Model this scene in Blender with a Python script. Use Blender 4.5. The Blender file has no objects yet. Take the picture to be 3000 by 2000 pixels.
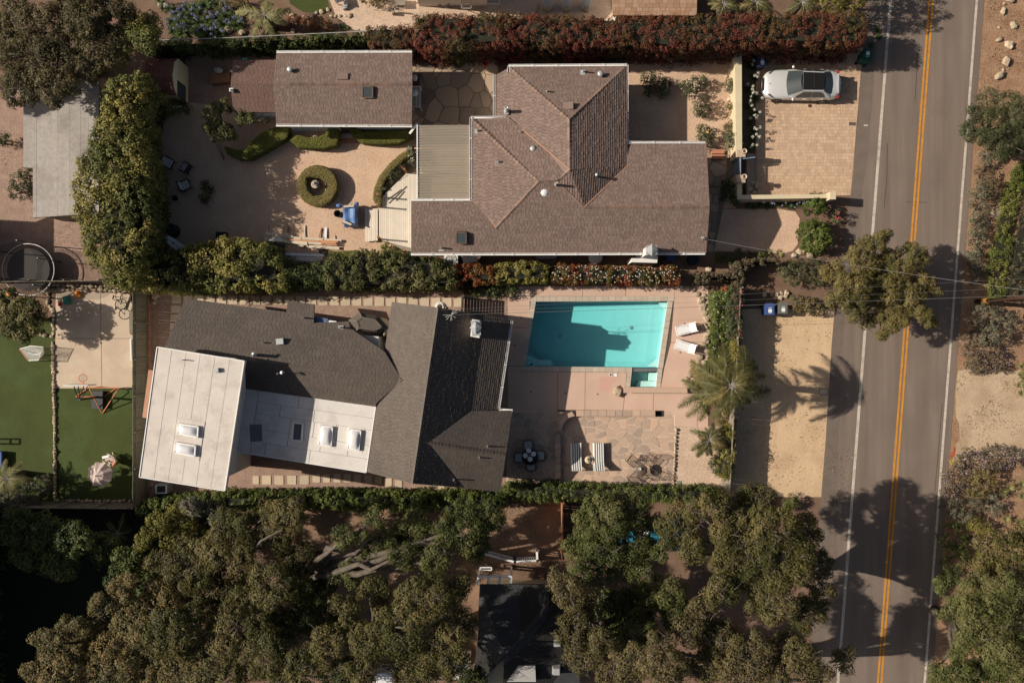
import bpy, math, random
import numpy as np
from mathutils import Vector, Matrix
from mathutils.geometry import tessellate_polygon

S = bpy.context.scene
C = S.collection
RD = random.Random(11)
NR = np.random.default_rng(11)

# ------------------------------------------------------------------ camera, sky, sun, exposure
H = 50.0                      # drone height in metres
F = 3000 * 28 / 36            # focal length in photograph pixels
cam = bpy.data.cameras.new('drone_camera')
cam.lens = 28; cam.sensor_width = 36; cam.sensor_fit = 'HORIZONTAL'
cam.clip_end = 1000
cam_o = bpy.data.objects.new('drone_camera', cam)
cam_o.location = (0, 0, H)
C.objects.link(cam_o)
S.camera = cam_o

SUN_EL = math.atan(1 / 1.5)
SUN_AZ = math.atan(0.09)      # light travels to +X and a little to -Y
w = bpy.data.worlds.new('World'); S.world = w; w.use_nodes = True
nt = w.node_tree; nt.nodes.clear()
sky = nt.nodes.new('ShaderNodeTexSky'); sky.sky_type = 'NISHITA'; sky.sun_disc = False
sky.sun_elevation = SUN_EL; sky.dust_density = 3.5; sky.air_density = 1.0; sky.ozone_density = .6
sky.sun_rotation = math.radians(-90) + SUN_AZ
bg = nt.nodes.new('ShaderNodeBackground'); bg.inputs['Strength'].default_value = 0.052
out = nt.nodes.new('ShaderNodeOutputWorld')
nt.links.new(sky.outputs[0], bg.inputs['Color']); nt.links.new(bg.outputs[0], out.inputs['Surface'])
sun = bpy.data.lights.new('sun', 'SUN'); sun.energy = 5.0; sun.angle = math.radians(0.53); sun.color = (1.0, .92, .80)
sun_o = bpy.data.objects.new('sun', sun); C.objects.link(sun_o)
L = Vector((math.cos(SUN_EL) * math.cos(SUN_AZ), -math.cos(SUN_EL) * math.sin(SUN_AZ), -math.sin(SUN_EL)))
sun_o.rotation_euler = L.to_track_quat('-Z', 'Y').to_euler()
sun_o.location = (-60, 5, 60)
vs = S.view_settings
S.display_settings.display_device = 'sRGB'
vs.view_transform = 'Standard'; vs.look = 'None'; vs.gamma = 1; vs.use_curve_mapping = False
vs.exposure = 0.17
S.cycles.max_bounces = 6; S.cycles.diffuse_bounces = 3; S.cycles.glossy_bounces = 3
S.cycles.transparent_max_bounces = 8; S.cycles.transmission_bounces = 4
S.cycles.caustics_reflective = False; S.cycles.caustics_refractive = False
S.cycles.use_denoising = True

# ------------------------------------------------------------------ helpers
def P(x, y, z=0.0):
    """world point at height z that stands under photograph pixel (x, y)"""
    k = (H - z) / F
    return Vector(((x - 1500) * k, (1000 - y) * k, z))

def U(r, z=0.0):
    return r * (H - z) / F

def tag(o, label=None, cat=None, group=None, kind=None):
    if label: o['label'] = label
    if cat: o['category'] = cat
    if group: o['group'] = group
    if kind: o['kind'] = kind
    return o

def world_of(o):
    m = o.matrix_basis.copy()
    if o.parent is not None:
        m = world_of(o.parent) @ o.matrix_parent_inverse @ m
    return m

def par(o, p):
    if p is not None:
        o.parent = p
        o.matrix_parent_inverse = world_of(p).inverted()
    return o

def thing(name, label, cat, loc=(0, 0, 0), group=None):
    o = bpy.data.objects.new(name, None)
    o.empty_display_size = .3
    C.objects.link(o)
    o.location = loc
    return tag(o, label, cat, group)

def link(name, me, parent=None, mw=None):
    o = bpy.data.objects.new(name, me)
    C.objects.link(o)
    if mw is not None:
        o.matrix_local = mw
    return par(o, parent)

def dup(root, loc, rz=0.0, label=None, group=None, scale=None):
    r = root.copy(); C.objects.link(r)
    r.location = loc; r.rotation_euler = (0, 0, rz)
    if scale: r.scale = (scale,) * 3
    if label: r['label'] = label
    if group: r['group'] = group
    for ch in root.children:
        c = ch.copy(); C.objects.link(c); c.parent = r
        for g in ch.children:
            d = g.copy(); C.objects.link(d); d.parent = c
    return r

class MB:
    def __init__(s):
        s.v = []; s.f = []; s.m = []; s.cur = 0
    def add(s, vs, fs):
        b = len(s.v)
        s.v += [tuple(v) for v in vs]
        s.f += [tuple(i + b for i in f) for f in fs]
        s.m += [s.cur] * len(fs)
        return s
    def mat(s, i):
        s.cur = i; return s
    def prism(s, top, z0, z1=None, zs=None):
        """vertical prism under the polygon top (Vectors); z1 flattens the top"""
        n = len(top)
        a = sum(top[i].x * top[(i + 1) % n].y - top[(i + 1) % n].x * top[i].y for i in range(n))
        t = list(top) if a > 0 else list(reversed(top))
        up = [(p.x, p.y, p.z if z1 is None else z1) for p in t]
        lo = [(p.x, p.y, z0) for p in t]
        tri = tessellate_polygon([[Vector(p) for p in up]])
        fs = []
        for a_, b_, c_ in tri:
            A, B, D = up[a_], up[b_], up[c_]
            cr = (B[0] - A[0]) * (D[1] - A[1]) - (B[1] - A[1]) * (D[0] - A[0])
            fs.append((a_, b_, c_) if cr > 0 else (a_, c_, b_))
        for i in range(n):
            j = (i + 1) % n
            fs.append((n + i, n + j, j, i))
        return s.add(up + lo, fs)
    def box(s, c, sz, rz=0.0, rx=0.0, ry=0.0, taper=1.0):
        m = Matrix.Translation(Vector(c)) @ Matrix.Rotation(rz, 4, 'Z') @ Matrix.Rotation(ry, 4, 'Y') @ Matrix.Rotation(rx, 4, 'X')
        hx, hy, hz = sz[0] / 2, sz[1] / 2, sz[2] / 2
        vs = []
        for z in (-1, 1):
            k = taper if z > 0 else 1
            for x, y in ((-1, -1), (1, -1), (1, 1), (-1, 1)):
                vs.append(m @ Vector((x * hx * k, y * hy * k, z * hz)))
        return s.add(vs, [(3, 2, 1, 0), (4, 5, 6, 7), (0, 1, 5, 4), (1, 2, 6, 5), (2, 3, 7, 6), (3, 0, 4, 7)])
    def bar(s, a, b, wd, ht, up=Vector((0, 0, 1))):
        a = Vector(a); b = Vector(b); d = (b - a)
        ln = d.length
        if ln < 1e-6: return s
        d /= ln
        sd = d.cross(up)
        if sd.length < 1e-4: sd = d.cross(Vector((0, 1, 0)))
        sd.normalize(); u = sd.cross(d)
        vs = []
        for p in (a, b):
            for i, j in ((-1, -1), (1, -1), (1, 1), (-1, 1)):
                vs.append(p + sd * (i * wd / 2) + u * (j * ht / 2))
        return s.add(vs, [(0, 1, 2, 3), (7, 6, 5, 4), (4, 5, 1, 0), (5, 6, 2, 1), (6, 7, 3, 2), (7, 4, 0, 3)])
    def tube(s, pts, r, n=6, close=False):
        pts = [Vector(p) for p in pts]
        m = len(pts)
        rs = r if isinstance(r, (list, tuple)) else [r] * m
        rings = []
        for i, p in enumerate(pts):
            if close: d = pts[(i + 1) % m] - pts[i - 1]
            else: d = pts[min(i + 1, m - 1)] - pts[max(i - 1, 0)]
            d.normalize()
            u = d.cross(Vector((0, 0, 1)))
            if u.length < 1e-3: u = d.cross(Vector((1, 0, 0)))
            u.normalize(); v = d.cross(u)
            rings.append([p + (u * math.cos(t) + v * math.sin(t)) * rs[i] for t in [2 * math.pi * k / n for k in range(n)]])
        vs = [q for rg in rings for q in rg]
        fs = []
        for i in range(m if close else m - 1):
            j = (i + 1) % m
            for k in range(n):
                l = (k + 1) % n
                fs.append((i * n + k, i * n + l, j * n + l, j * n + k))
        if not close:
            fs.append(tuple(range(n - 1, -1, -1))); fs.append(tuple((m - 1) * n + k for k in range(n)))
        return s.add(vs, fs)
    def lathe(s, c, prof, n=16):
        c = Vector(c); m = len(prof)
        vs = [(c.x + r * math.cos(2 * math.pi * k / n), c.y + r * math.sin(2 * math.pi * k / n), c.z + z) for r, z in prof for k in range(n)]
        fs = []
        for i in range(m - 1):
            for k in range(n):
                l = (k + 1) % n
                fs.append((i * n + k, i * n + l, (i + 1) * n + l, (i + 1) * n + k))
        if prof[0][0] > 1e-4: fs.append(tuple(range(n - 1, -1, -1)))
        if prof[-1][0] > 1e-4: fs.append(tuple((m - 1) * n + k for k in range(n)))
        return s.add(vs, fs)
    def ball(s, c, r, n=8, m=5, jit=0.0, rnd=None):
        rnd = rnd or RD
        c = Vector(c); rx, ry, rz = r if isinstance(r, (list, tuple)) else (r, r, r)
        vs = [c + Vector((0, 0, -rz))]; fs = []
        for i in range(1, m):
            a = math.pi * i / m
            for k in range(n):
                b = 2 * math.pi * k / n + (i % 2) * math.pi / n
                j = 1 + rnd.uniform(-jit, jit)
                vs.append(c + Vector((rx * math.sin(a) * math.cos(b) * j, ry * math.sin(a) * math.sin(b) * j, -rz * math.cos(a) * j)))
        vs.append(c + Vector((0, 0, rz)))
        for k in range(n):
            fs.append((0, 1 + (k + 1) % n, 1 + k))
            t = 1 + (m - 2) * n
            fs.append((t + k, t + (k + 1) % n, len(vs) - 1))
        for i in range(m - 2):
            for k in range(n):
                l = (k + 1) % n
                fs.append((1 + i * n + k, 1 + i * n + l, 1 + (i + 1) * n + l, 1 + (i + 1) * n + k))
        return s.add(vs, fs)
    def mesh(s, name, mats, smooth=False):
        me = bpy.data.meshes.new(name)
        me.from_pydata(s.v, [], s.f)
        mats = mats if isinstance(mats, (list, tuple)) else [mats]
        for m in mats: me.materials.append(m)
        if len(mats) > 1: me.polygons.foreach_set('material_index', s.m)
        if smooth: me.polygons.foreach_set('use_smooth', [True] * len(me.polygons))
        me.update()
        return me
    def build(s, name, mats, parent=None, smooth=False):
        return link(name, s.mesh(name, mats, smooth), parent)

def one(name, label, cat, mb, mats, group=None, smooth=False):
    return tag(mb.build(name, mats, None, smooth), label, cat, group)

def sheet(name, pts, z, m, holes=(), parent=None, kind='structure'):
    """flat ground sheet from photograph pixels"""
    loops = [[P(x, y, z) for x, y in pts]] + [[P(x, y, z) for x, y in h] for h in holes]
    tri = tessellate_polygon(loops)
    vs = [v for l in loops for v in l]
    fs = []
    for a, b, c in tri:
        A, B, D = vs[a], vs[b], vs[c]
        cr = (B.x - A.x) * (D.y - A.y) - (B.y - A.y) * (D.x - A.x)
        fs.append((a, b, c) if cr > 0 else (a, c, b))
    mb = MB().add(vs, fs)
    o = mb.build(name, m, parent)
    if parent is None: o['kind'] = kind
    return o

# ------------------------------------------------------------------ materials
def _mix(nt, fac, a, b, mode='MIX'):
    n = nt.nodes.new('ShaderNodeMix'); n.data_type = 'RGBA'; n.blend_type = mode
    for sock, v in ((n.inputs[0], fac), (n.inputs[6], a), (n.inputs[7], b)):
        if isinstance(v, (int, float)): sock.default_value = v
        elif isinstance(v, (tuple, list)): sock.default_value = (v[0], v[1], v[2], 1)
        else: nt.links.new(v, sock)
    return n.outputs[2]

def _math(nt, op, a, b=0.0, c=None):
    n = nt.nodes.new('ShaderNodeMath'); n.operation = op
    for i, v in enumerate((a, b) if c is None else (a, b, c)):
        if isinstance(v, (int, float)): n.inputs[i].default_value = v
        else: nt.links.new(v, n.inputs[i])
    return n.outputs[0]

def _noise(nt, scale, detail=4, stretch=None, rough=.6):
    g = nt.nodes.new('ShaderNodeNewGeometry')
    v = g.outputs['Position']
    if stretch:
        mp = nt.nodes.new('ShaderNodeMapping'); mp.inputs['Scale'].default_value = stretch[0]
        mp.inputs['Rotation'].default_value = (0, 0, stretch[1])
        nt.links.new(v, mp.inputs['Vector']); v = mp.outputs[0]
    n = nt.nodes.new('ShaderNodeTexNoise'); n.inputs['Scale'].default_value = scale
    n.inputs['Detail'].default_value = detail; n.inputs['Roughness'].default_value = rough
    nt.links.new(v, n.inputs['Vector'])
    return n.outputs[0]

def _rand(nt):
    g = nt.nodes.new('ShaderNodeNewGeometry'); oi = nt.nodes.new('ShaderNodeObjectInfo')
    s = _math(nt, 'ADD', g.outputs['Random Per Island'], oi.outputs['Random'])
    return _math(nt, 'FRACT', s)

def _ramp(nt, fac, lo, hi):
    n = nt.nodes.new('ShaderNodeMapRange')
    n.inputs[1].default_value = lo; n.inputs[2].default_value = hi
    nt.links.new(fac, n.inputs[0])
    return n.outputs[0]

def M(name, c1, c2=None, scale=1.5, rough=.85, spec=.25, speck=0.0, sscale=25, rnd=0.0, bump=0.0, bscale=30, metal=0.0,
      stretch=None, c3=None, s3=.3, hue=None, alpha=1.0):
    m = bpy.data.materials.new(name); m.use_nodes = True
    nt = m.node_tree; b = nt.nodes['Principled BSDF']
    b.inputs['Roughness'].default_value = rough
    b.inputs['Specular IOR Level'].default_value = spec
    b.inputs['Metallic'].default_value = metal
    col = tuple(c1)
    if c2 is not None:
        col = _mix(nt, _ramp(nt, _noise(nt, scale, 5, stretch), .35, .65), c1, c2)
    if c3 is not None:
        col = _mix(nt, _ramp(nt, _noise(nt, s3, 4), .5, .68), col, c3)
    if hue is not None:
        col = _mix(nt, _rand(nt), col, hue)
    if rnd:
        r = _math(nt, 'MULTIPLY_ADD', _rand(nt), 2 * rnd, 1 - rnd)
        cm = nt.nodes.new('ShaderNodeCombineColor')
        for i in range(3): nt.links.new(r, cm.inputs[i])
        col = _mix(nt, 1.0, col, cm.outputs[0], 'MULTIPLY')
    if speck:
        r = _math(nt, 'MULTIPLY_ADD', _ramp(nt, _noise(nt, sscale, 3, None, .7), .3, .7), 2 * speck, 1 - speck)
        cm = nt.nodes.new('ShaderNodeCombineColor')
        for i in range(3): nt.links.new(r, cm.inputs[i])
        col = _mix(nt, 1.0, col, cm.outputs[0], 'MULTIPLY')
    if isinstance(col, tuple): b.inputs['Base Color'].default_value = (*col, 1)
    else: nt.links.new(col, b.inputs['Base Color'])
    if bump:
        bn = nt.nodes.new('ShaderNodeBump'); bn.inputs['Strength'].default_value = bump; bn.inputs['Distance'].default_value = .03
        nt.links.new(_noise(nt, bscale, 3), bn.inputs['Height']); nt.links.new(bn.outputs[0], b.inputs['Normal'])
    if alpha < 1:
        b.inputs['Alpha'].default_value = alpha
    return m

def LM(name, cols, rnd=.35, trans=.18, rough=.6, spec=.22, hue=None, hueamt=.12):
    """leaf material: 'tint' attribute picks the hue of a clump, each leaf varies a little"""
    m = bpy.data.materials.new(name); m.use_nodes = True
    nt = m.node_tree; b = nt.nodes['Principled BSDF']; o = nt.nodes['Material Output']
    at = nt.nodes.new('ShaderNodeAttribute'); at.attribute_name = 'tint'
    cr = nt.nodes.new('ShaderNodeValToRGB')
    el = cr.color_ramp.elements
    k = len(cols)
    el[0].position = 0; el[0].color = (*cols[0], 1)
    el[1].position = 1; el[1].color = (*cols[-1], 1)
    for i in range(1, k - 1):
        e = el.new(i / (k - 1)); e.color = (*cols[i], 1)
    nt.links.new(at.outputs['Fac'], cr.inputs[0])
    g = nt.nodes.new('ShaderNodeNewGeometry')
    ri = g.outputs['Random Per Island']
    col = cr.outputs[0]
    if hue is not None:
        f = _math(nt, 'GREATER_THAN', ri, 1 - hueamt)
        col = _mix(nt, f, col, hue)
    r = _math(nt, 'MULTIPLY_ADD', _math(nt, 'FRACT', _math(nt, 'MULTIPLY', ri, 17.3)), 2 * rnd, 1 - rnd)
    cm = nt.nodes.new('ShaderNodeCombineColor')
    for i in range(3): nt.links.new(r, cm.inputs[i])
    col = _mix(nt, 1.0, col, cm.outputs[0], 'MULTIPLY')
    nt.links.new(col, b.inputs['Base Color'])
    b.inputs['Roughness'].default_value = rough; b.inputs['Specular IOR Level'].default_value = spec
    if trans:
        tr = nt.nodes.new('ShaderNodeBsdfTranslucent'); nt.links.new(col, tr.inputs['Color'])
        mx = nt.nodes.new('ShaderNodeMixShader'); mx.inputs[0].default_value = trans
        nt.links.new(b.outputs[0], mx.inputs[1]); nt.links.new(tr.outputs[0], mx.inputs[2])
        nt.links.new(mx.outputs[0], o.inputs['Surface'])
    return m

def GL(name, col, alpha):
    """see-through sheet: diffuse colour with part of the light passing straight through"""
    m = bpy.data.materials.new(name); m.use_nodes = True
    nt = m.node_tree; b = nt.nodes['Principled BSDF']; o = nt.nodes['Material Output']
    b.inputs['Base Color'].default_value = (*col, 1); b.inputs['Roughness'].default_value = .6
    b.inputs['Specular IOR Level'].default_value = .2
    t = nt.nodes.new('ShaderNodeBsdfTransparent')
    mx = nt.nodes.new('ShaderNodeMixShader'); mx.inputs[0].default_value = alpha
    nt.links.new(t.outputs[0], mx.inputs[1]); nt.links.new(b.outputs[0], mx.inputs[2]); nt.links.new(mx.outputs[0], o.inputs['Surface'])
    return m

m_soil = M('soil', (.20, .125, .085), (.15, .09, .06), 1.2, speck=.35, sscale=18, bump=.5)
m_mulch = M('mulch', (.27, .15, .085), (.34, .21, .13), 1.4, speck=.45, sscale=14, bump=.6, bscale=18)
m_asph = M('asphalt', (.212, .162, .130), (.174, .132, .106), 2.6, speck=.12, sscale=45, stretch=((1, .04, 1), .077), c3=(.172, .130, .104), s3=.22)
_nt = m_asph.node_tree; _b = _nt.nodes['Principled BSDF']                    # darker wheel tracks along the lanes
_g = _nt.nodes.new('ShaderNodeNewGeometry'); _s = _nt.nodes.new('ShaderNodeSeparateXYZ'); _nt.links.new(_g.outputs['Position'], _s.inputs[0])
_u = _math(_nt, 'MULTIPLY_ADD', _s.outputs[1], -.0765, _s.outputs[0])
_w = _math(_nt, 'SINE', _math(_nt, 'MULTIPLY_ADD', _u, 3.75, 1.2))
_k = _math(_nt, 'MULTIPLY_ADD', _math(_nt, 'MULTIPLY', _w, _ramp(_nt, _noise(_nt, .35, 3), .3, .75)), .11, .96)
_c = _nt.nodes.new('ShaderNodeCombineColor')
for _i in range(3): _nt.links.new(_k, _c.inputs[_i])
_nt.links.new(_mix(_nt, 1.0, _b.inputs['Base Color'].links[0].from_socket, _c.outputs[0], 'MULTIPLY'), _b.inputs['Base Color'])
m_gutter = M('old_asphalt', (.145, .112, .09), (.17, .133, .108), 1.6, speck=.12, sscale=50)
m_white_paint = M('road_white', (.56, .49, .41), (.44, .38, .31), 5, speck=.16, c3=(.36, .30, .245), s3=2.2)
m_yellow_paint = M('road_yellow', (.60, .26, .035), (.47, .20, .03), 6, speck=.15, c3=(.40, .185, .045), s3=2.5)
m_gravel = M('pink_gravel', (.60, .41, .285), (.52, .35, .24), .9, speck=.20, sscale=11, bump=.7, bscale=9, c3=(.50, .335, .23), s3=.25)
m_beige_gravel = M('beige_gravel', (.58, .43, .32), (.50, .36, .26), 1.1, speck=.36, sscale=16, bump=.8, bscale=14)
m_red_gravel = M('red_gravel', (.36, .24, .18), (.29, .19, .145), 2.0, speck=.42, sscale=20, bump=.8, bscale=20)
m_sand = M('sandy_gravel', (.61, .43, .265), (.54, .37, .225), .9, speck=.12, sscale=9, bump=.4, bscale=8, c3=(.49, .335, .205), s3=.5, stretch=((1.6, .5, 1), 0))
m_sand2 = M('pale_sand', (.50, .37, .245), (.43, .315, .205), .8, speck=.13, sscale=10, bump=.4, bscale=9, c3=(.38, .27, .17), s3=.4)
m_dirt = M('yard_dirt', (.29, .18, .115), (.21, .13, .085), 1.0, speck=.2, sscale=10, bump=.4)
m_lawn = M('turf', (.046, .060, .012), (.060, .074, .016), .6, speck=.30, sscale=17, bump=.7, bscale=30, c3=(.062, .088, .024), s3=.35)
m_conc = M('concrete_pad', (.54, .42, .31), (.49, .375, .275), .7, speck=.05, sscale=30, c3=(.60, .48, .36), s3=.5)
m_deckc = M('pink_concrete', (.58, .40, .305), (.53, .36, .275), .6, speck=.05, sscale=22, rnd=.05)
m_joint = M('joint_mortar', (.72, .60, .47), (.66, .54, .42), 3)
m_darkjoint = M('joint_soil', (.11, .08, .06))
m_flag = M('flagstone', (.43, .32, .25), (.39, .295, .235), 2.5, rnd=.14, speck=.08, hue=(.49, .335, .24))
m_flagd = M('brown_flagstone', (.34, .26, .195), (.29, .225, .175), 2.0, rnd=.2, speck=.12, hue=(.42, .30, .20))
m_paver = M('paver', (.52, .355, .235), (.47, .32, .21), 3, rnd=.07, speck=.06, hue=(.54, .375, .25), c3=(.44, .30, .20), s3=.45)
m_stone = M('stone', (.46, .36, .25), (.36, .28, .20), 4, rnd=.2, speck=.12, bump=.4, bscale=14)
m_rock = M('boulder', (.50, .40, .29), (.40, .31, .22), 3, rnd=.12, speck=.15, bump=.5, bscale=10)
m_slab = M('stepping_slab', (.55, .44, .31), (.49, .39, .28), 2, rnd=.08, speck=.05)
m_shin1 = M('brown_shingle', (.19, .133, .108), (.175, .122, .099), 1.2, rnd=.10, speck=.07, sscale=40, hue=(.20, .14, .116), c3=(.165, .118, .098), s3=.5)
m_shin2 = M('charcoal_shingle', (.120, .097, .081), (.105, .085, .071), 1.2, rnd=.10, speck=.08, sscale=40, c3=(.098, .080, .068), s3=.45)
m_shin3 = M('red_brown_shingle', (.165, .10, .078), (.145, .088, .07), 1.2, rnd=.08, speck=.08)
m_shin4 = M('orange_shingle', (.40, .225, .13), (.35, .20, .12), 1.2, rnd=.12, speck=.06, hue=(.36, .23, .16))
m_shin5 = M('dark_shaded_shingle', (.03, .027, .025), (.024, .022, .02), 1.2, rnd=.12, speck=.1)  # dark roof colour, lowered further to stand in for oak shade
m_deckw = M('underlay', (.06, .05, .045))
m_capm = M('ridge_cap_brown', (.185, .128, .104), rnd=.15, hue=(.225, .145, .11))
m_capd = M('ridge_cap_dark', (.12, .098, .083), rnd=.15)
m_wall_w = M('white_stucco', (.74, .71, .66), (.68, .65, .6), 1.5, speck=.04)
m_wall_c = M('cream_stucco', (.60, .505, .335), (.55, .46, .305), 1.3, speck=.05)
m_wall_g = M('green_grey_paint', (.55, .55, .45))
m_gut = M('white_metal', (.78, .76, .73), rough=.5, spec=.4)
m_valley = M('copper_flashing', (.42, .235, .165), (.36, .20, .14), 3, rough=.5)
m_memb = M('white_membrane', (.645, .575, .51), (.59, .525, .465), .9, speck=.05, sscale=7, c3=(.52, .45, .39), s3=1.1)
m_membg = M('grey_membrane', (.40, .355, .315), (.35, .31, .275), 1.0, speck=.14, sscale=5, stretch=((2.5, .12, 1), 0), rnd=.05, c3=(.30, .262, .232), s3=.6)
m_memb2 = M('bright_membrane', (.70, .645, .595), (.65, .60, .55), .9, speck=.05, sscale=7, c3=(.58, .52, .47), s3=1.1)
m_seam = M('membrane_seam', (.30, .26, .23))
m_terra = M('terracotta_metal', (.46, .25, .165), (.41, .22, .145), 1.5)
m_metal = M('galvanised', (.50, .50, .48), rough=.4, spec=.5, metal=.4)
m_pipe = M('pipe_grey', (.36, .34, .32), rough=.6)
m_blackm = M('black_metal', (.025, .025, .027), rough=.5, spec=.4)
m_brownm = M('brown_metal', (.12, .08, .06), rough=.6, spec=.4)
m_dglass = M('skylight_glass', (.06, .07, .075), rough=.15, spec=.6)
m_dome = M('acrylic_dome', (.72, .70, .70), rough=.25, spec=.6)
m_wood = M('weathered_board', (.155, .145, .105), (.125, .117, .085), 2.5, rnd=.10, speck=.08)
m_woodg = M('grey_board', (.25, .21, .165), (.20, .17, .13), 2.5, rnd=.15, speck=.1)
m_woodr = M('redwood', (.38, .17, .09), (.31, .13, .07), 3, rnd=.12)
m_deck = M('pale_decking', (.70, .61, .50), (.64, .56, .455), 2, rnd=.06, speck=.04)
m_lumber = M('cut_lumber', (.62, .52, .40), (.56, .47, .36), 2, rnd=.12, speck=.05)
m_lumberr = M('red_lumber', (.52, .26, .14), rnd=.1)
m_tile = M('tile_red', (.42, .18, .11), rnd=.1)
m_bark = M('oak_bark', (.135, .11, .085), (.09, .072, .056), 3, speck=.3, sscale=9, bump=.6, bscale=9)
m_twig = M('pale_twig', (.30, .26, .215), (.23, .2, .165), 4)
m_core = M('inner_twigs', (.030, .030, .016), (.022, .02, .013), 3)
m_steel = M('silver_paint', (.66, .65, .63), rough=.28, spec=.6, metal=.35)
m_carglass = M('car_glass', (.045, .055, .058), rough=.08, spec=.7)
m_sunroof = M('sunroof_glass', (.016, .014, .014), rough=.18, spec=.35)
m_tyre = M('tyre', (.02, .02, .02), rough=.8)
m_rim = M('alloy', (.30, .29, .28), rough=.35, metal=.6)
m_redl = M('tail_lamp', (.35, .03, .02), rough=.25, spec=.6)
m_white = M('white_plastic', (.76, .75, .73), rough=.5)
m_blue = M('blue_tarp', (.115, .215, .43), (.09, .175, .37), 2.5, rough=.5, spec=.4)
m_binblue = M('bin_blue', (.05, .09, .24), rough=.55)
m_bingrey = M('bin_grey', (.13, .125, .115), rough=.55)
m_bingreen = M('bin_green', (.012, .075, .05), rough=.55)
m_black = M('black_plastic', (.02, .02, .02), rough=.6)
m_orange = M('orange_paint', (.62, .22, .11), rough=.5)
m_orangeb = M('bright_orange', (.75, .25, .03), rough=.5)
m_red = M('red_plastic', (.55, .06, .03), rough=.5)
m_teal = M('teal_cloth', (.05, .25, .20), rough=.7)
m_pinkc = M('pink_canvas', (.62, .48, .42), (.57, .44, .385), 2, rough=.8)
m_cush = M('grey_cushion', (.42, .43, .43), rough=.9)
m_stripew = M('white_stripe', (.76, .73, .68), rough=.9)
m_striped = M('charcoal_stripe', (.115, .125, .105), rough=.9)
m_pot = M('clay_pot', (.55, .42, .33), rough=.8)
m_utility = M('creosote_pole', (.085, .045, .03), (.06, .032, .022), 3, rough=.8)
m_wire = M('cable', (.16, .15, .14), rough=.5)
m_wirel = M('pale_cable', (.55, .53, .5), rough=.5)
m_netm = GL('net_mesh', (.015, .014, .013), .30)
m_matm = M('trampoline_mat', (.085, .075, .068), rough=.9)
m_poly = GL('polycarbonate', (.42, .36, .28), .62)
m_netw = GL('white_net', (.6, .58, .52), .35)
m_tarpd = M('dark_tarp', (.018, .018, .02), rough=.7)
m_pooltile = M('pool_plaster', (.60, .78, .76), (.56, .74, .73), 2.0, speck=.03)
m_skin1 = M('spa_plaster', (.66, .80, .74), speck=.03)
m_pebble = M('dark_pebble', (.08, .09, .10), (.2, .2, .2), 30)
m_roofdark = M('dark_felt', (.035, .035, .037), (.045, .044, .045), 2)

lm_oak = LM('oak_leaves', [(.052, .052, .014), (.080, .075, .021), (.115, .10, .032), (.155, .122, .048)], .35, hue=(.26, .13, .06), hueamt=.012)
lm_oak3 = LM('green_oak_leaves', [(.048, .058, .015), (.075, .083, .022), (.108, .112, .034), (.14, .13, .048)], .35)
lm_oak2 = LM('brown_oak_leaves', [(.066, .058, .02), (.105, .087, .034), (.155, .12, .055)], .4, hue=(.26, .14, .068), hueamt=.015)
lm_olive = LM('tawny_leaves', [(.095, .088, .035), (.15, .125, .05), (.20, .15, .06)], .4, hue=(.33, .16, .06), hueamt=.06)
lm_pitt = LM('hedge_leaves', [(.078, .088, .023), (.128, .13, .032), (.195, .178, .046), (.31, .25, .07)], .38)
lm_citrus = LM('citrus_leaves', [(.06, .068, .02), (.105, .102, .032), (.18, .155, .06)], .4)
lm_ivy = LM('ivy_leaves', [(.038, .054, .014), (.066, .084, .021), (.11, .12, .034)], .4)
lm_box = LM('boxwood', [(.14, .145, .028), (.175, .172, .034), (.21, .195, .046)], .3, trans=.1)
lm_boxt = LM('dry_boxwood', [(.25, .195, .065), (.30, .23, .08), (.20, .17, .055)], .25, trans=.1)
lm_red = LM('red_photinia', [(.09, .075, .024), (.125, .062, .028), (.14, .046, .025), (.155, .038, .026)], .38)
lm_redor = LM('orange_photinia', [(.10, .085, .022), (.18, .095, .026), (.21, .06, .02), (.25, .055, .022)], .45)
lm_yel = LM('yellow_green', [(.13, .12, .026), (.19, .165, .035), (.25, .215, .06)], .4)
lm_glossy = LM('glossy_green', [(.06, .085, .017), (.09, .115, .024), (.13, .15, .036)], .4)
lm_sage = LM('sage', [(.105, .10, .062), (.14, .13, .085), (.17, .16, .105)], .4)
lm_brownsh = LM('brown_shrub', [(.11, .085, .05), (.15, .11, .065), (.10, .095, .045)], .45)
lm_jun = LM('juniper', [(.050, .058, .022), (.072, .078, .030), (.10, .10, .045)], .4, hue=(.2, .17, .11), hueamt=.04)
lm_cyp = LM('cypress', [(.09, .084, .026), (.14, .118, .037), (.19, .148, .054)], .35, hue=(.24, .15, .06), hueamt=.08)
lm_rose = LM('rose_leaves', [(.055, .068, .03), (.085, .095, .045), (.12, .12, .06)], .4)
lm_grass = LM('ground_cover', [(.095, .115, .022), (.145, .16, .032), (.21, .20, .05)], .35)
lm_palm = LM('palm_fronds', [(.08, .082, .028), (.12, .112, .038), (.22, .155, .055)], .35)
lm_fern = LM('fern_fronds', [(.15, .14, .05), (.20, .18, .07), (.24, .21, .085)], .25)
lm_strap = LM('strap_leaves', [(.035, .06, .014), (.06, .09, .02), (.09, .115, .03)], .4)
lm_yucca = LM('yucca_leaves', [(.13, .14, .05), (.25, .22, .08), (.33, .28, .11)], .3)
lm_flax = LM('bronze_flax', [(.25, .11, .05), (.33, .16, .08), (.20, .07, .04)], .3)
lm_fw = LM('white_flowers', [(.62, .58, .47), (.70, .67, .57)], .15)
lm_fb = LM('blue_flowers', [(.22, .23, .40), (.33, .33, .50)], .2)
lm_fp = LM('purple_flowers', [(.36, .25, .34), (.5, .38, .46)], .2)
lm_fr = LM('red_flowers', [(.5, .05, .06), (.6, .1, .1)], .2)
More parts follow.
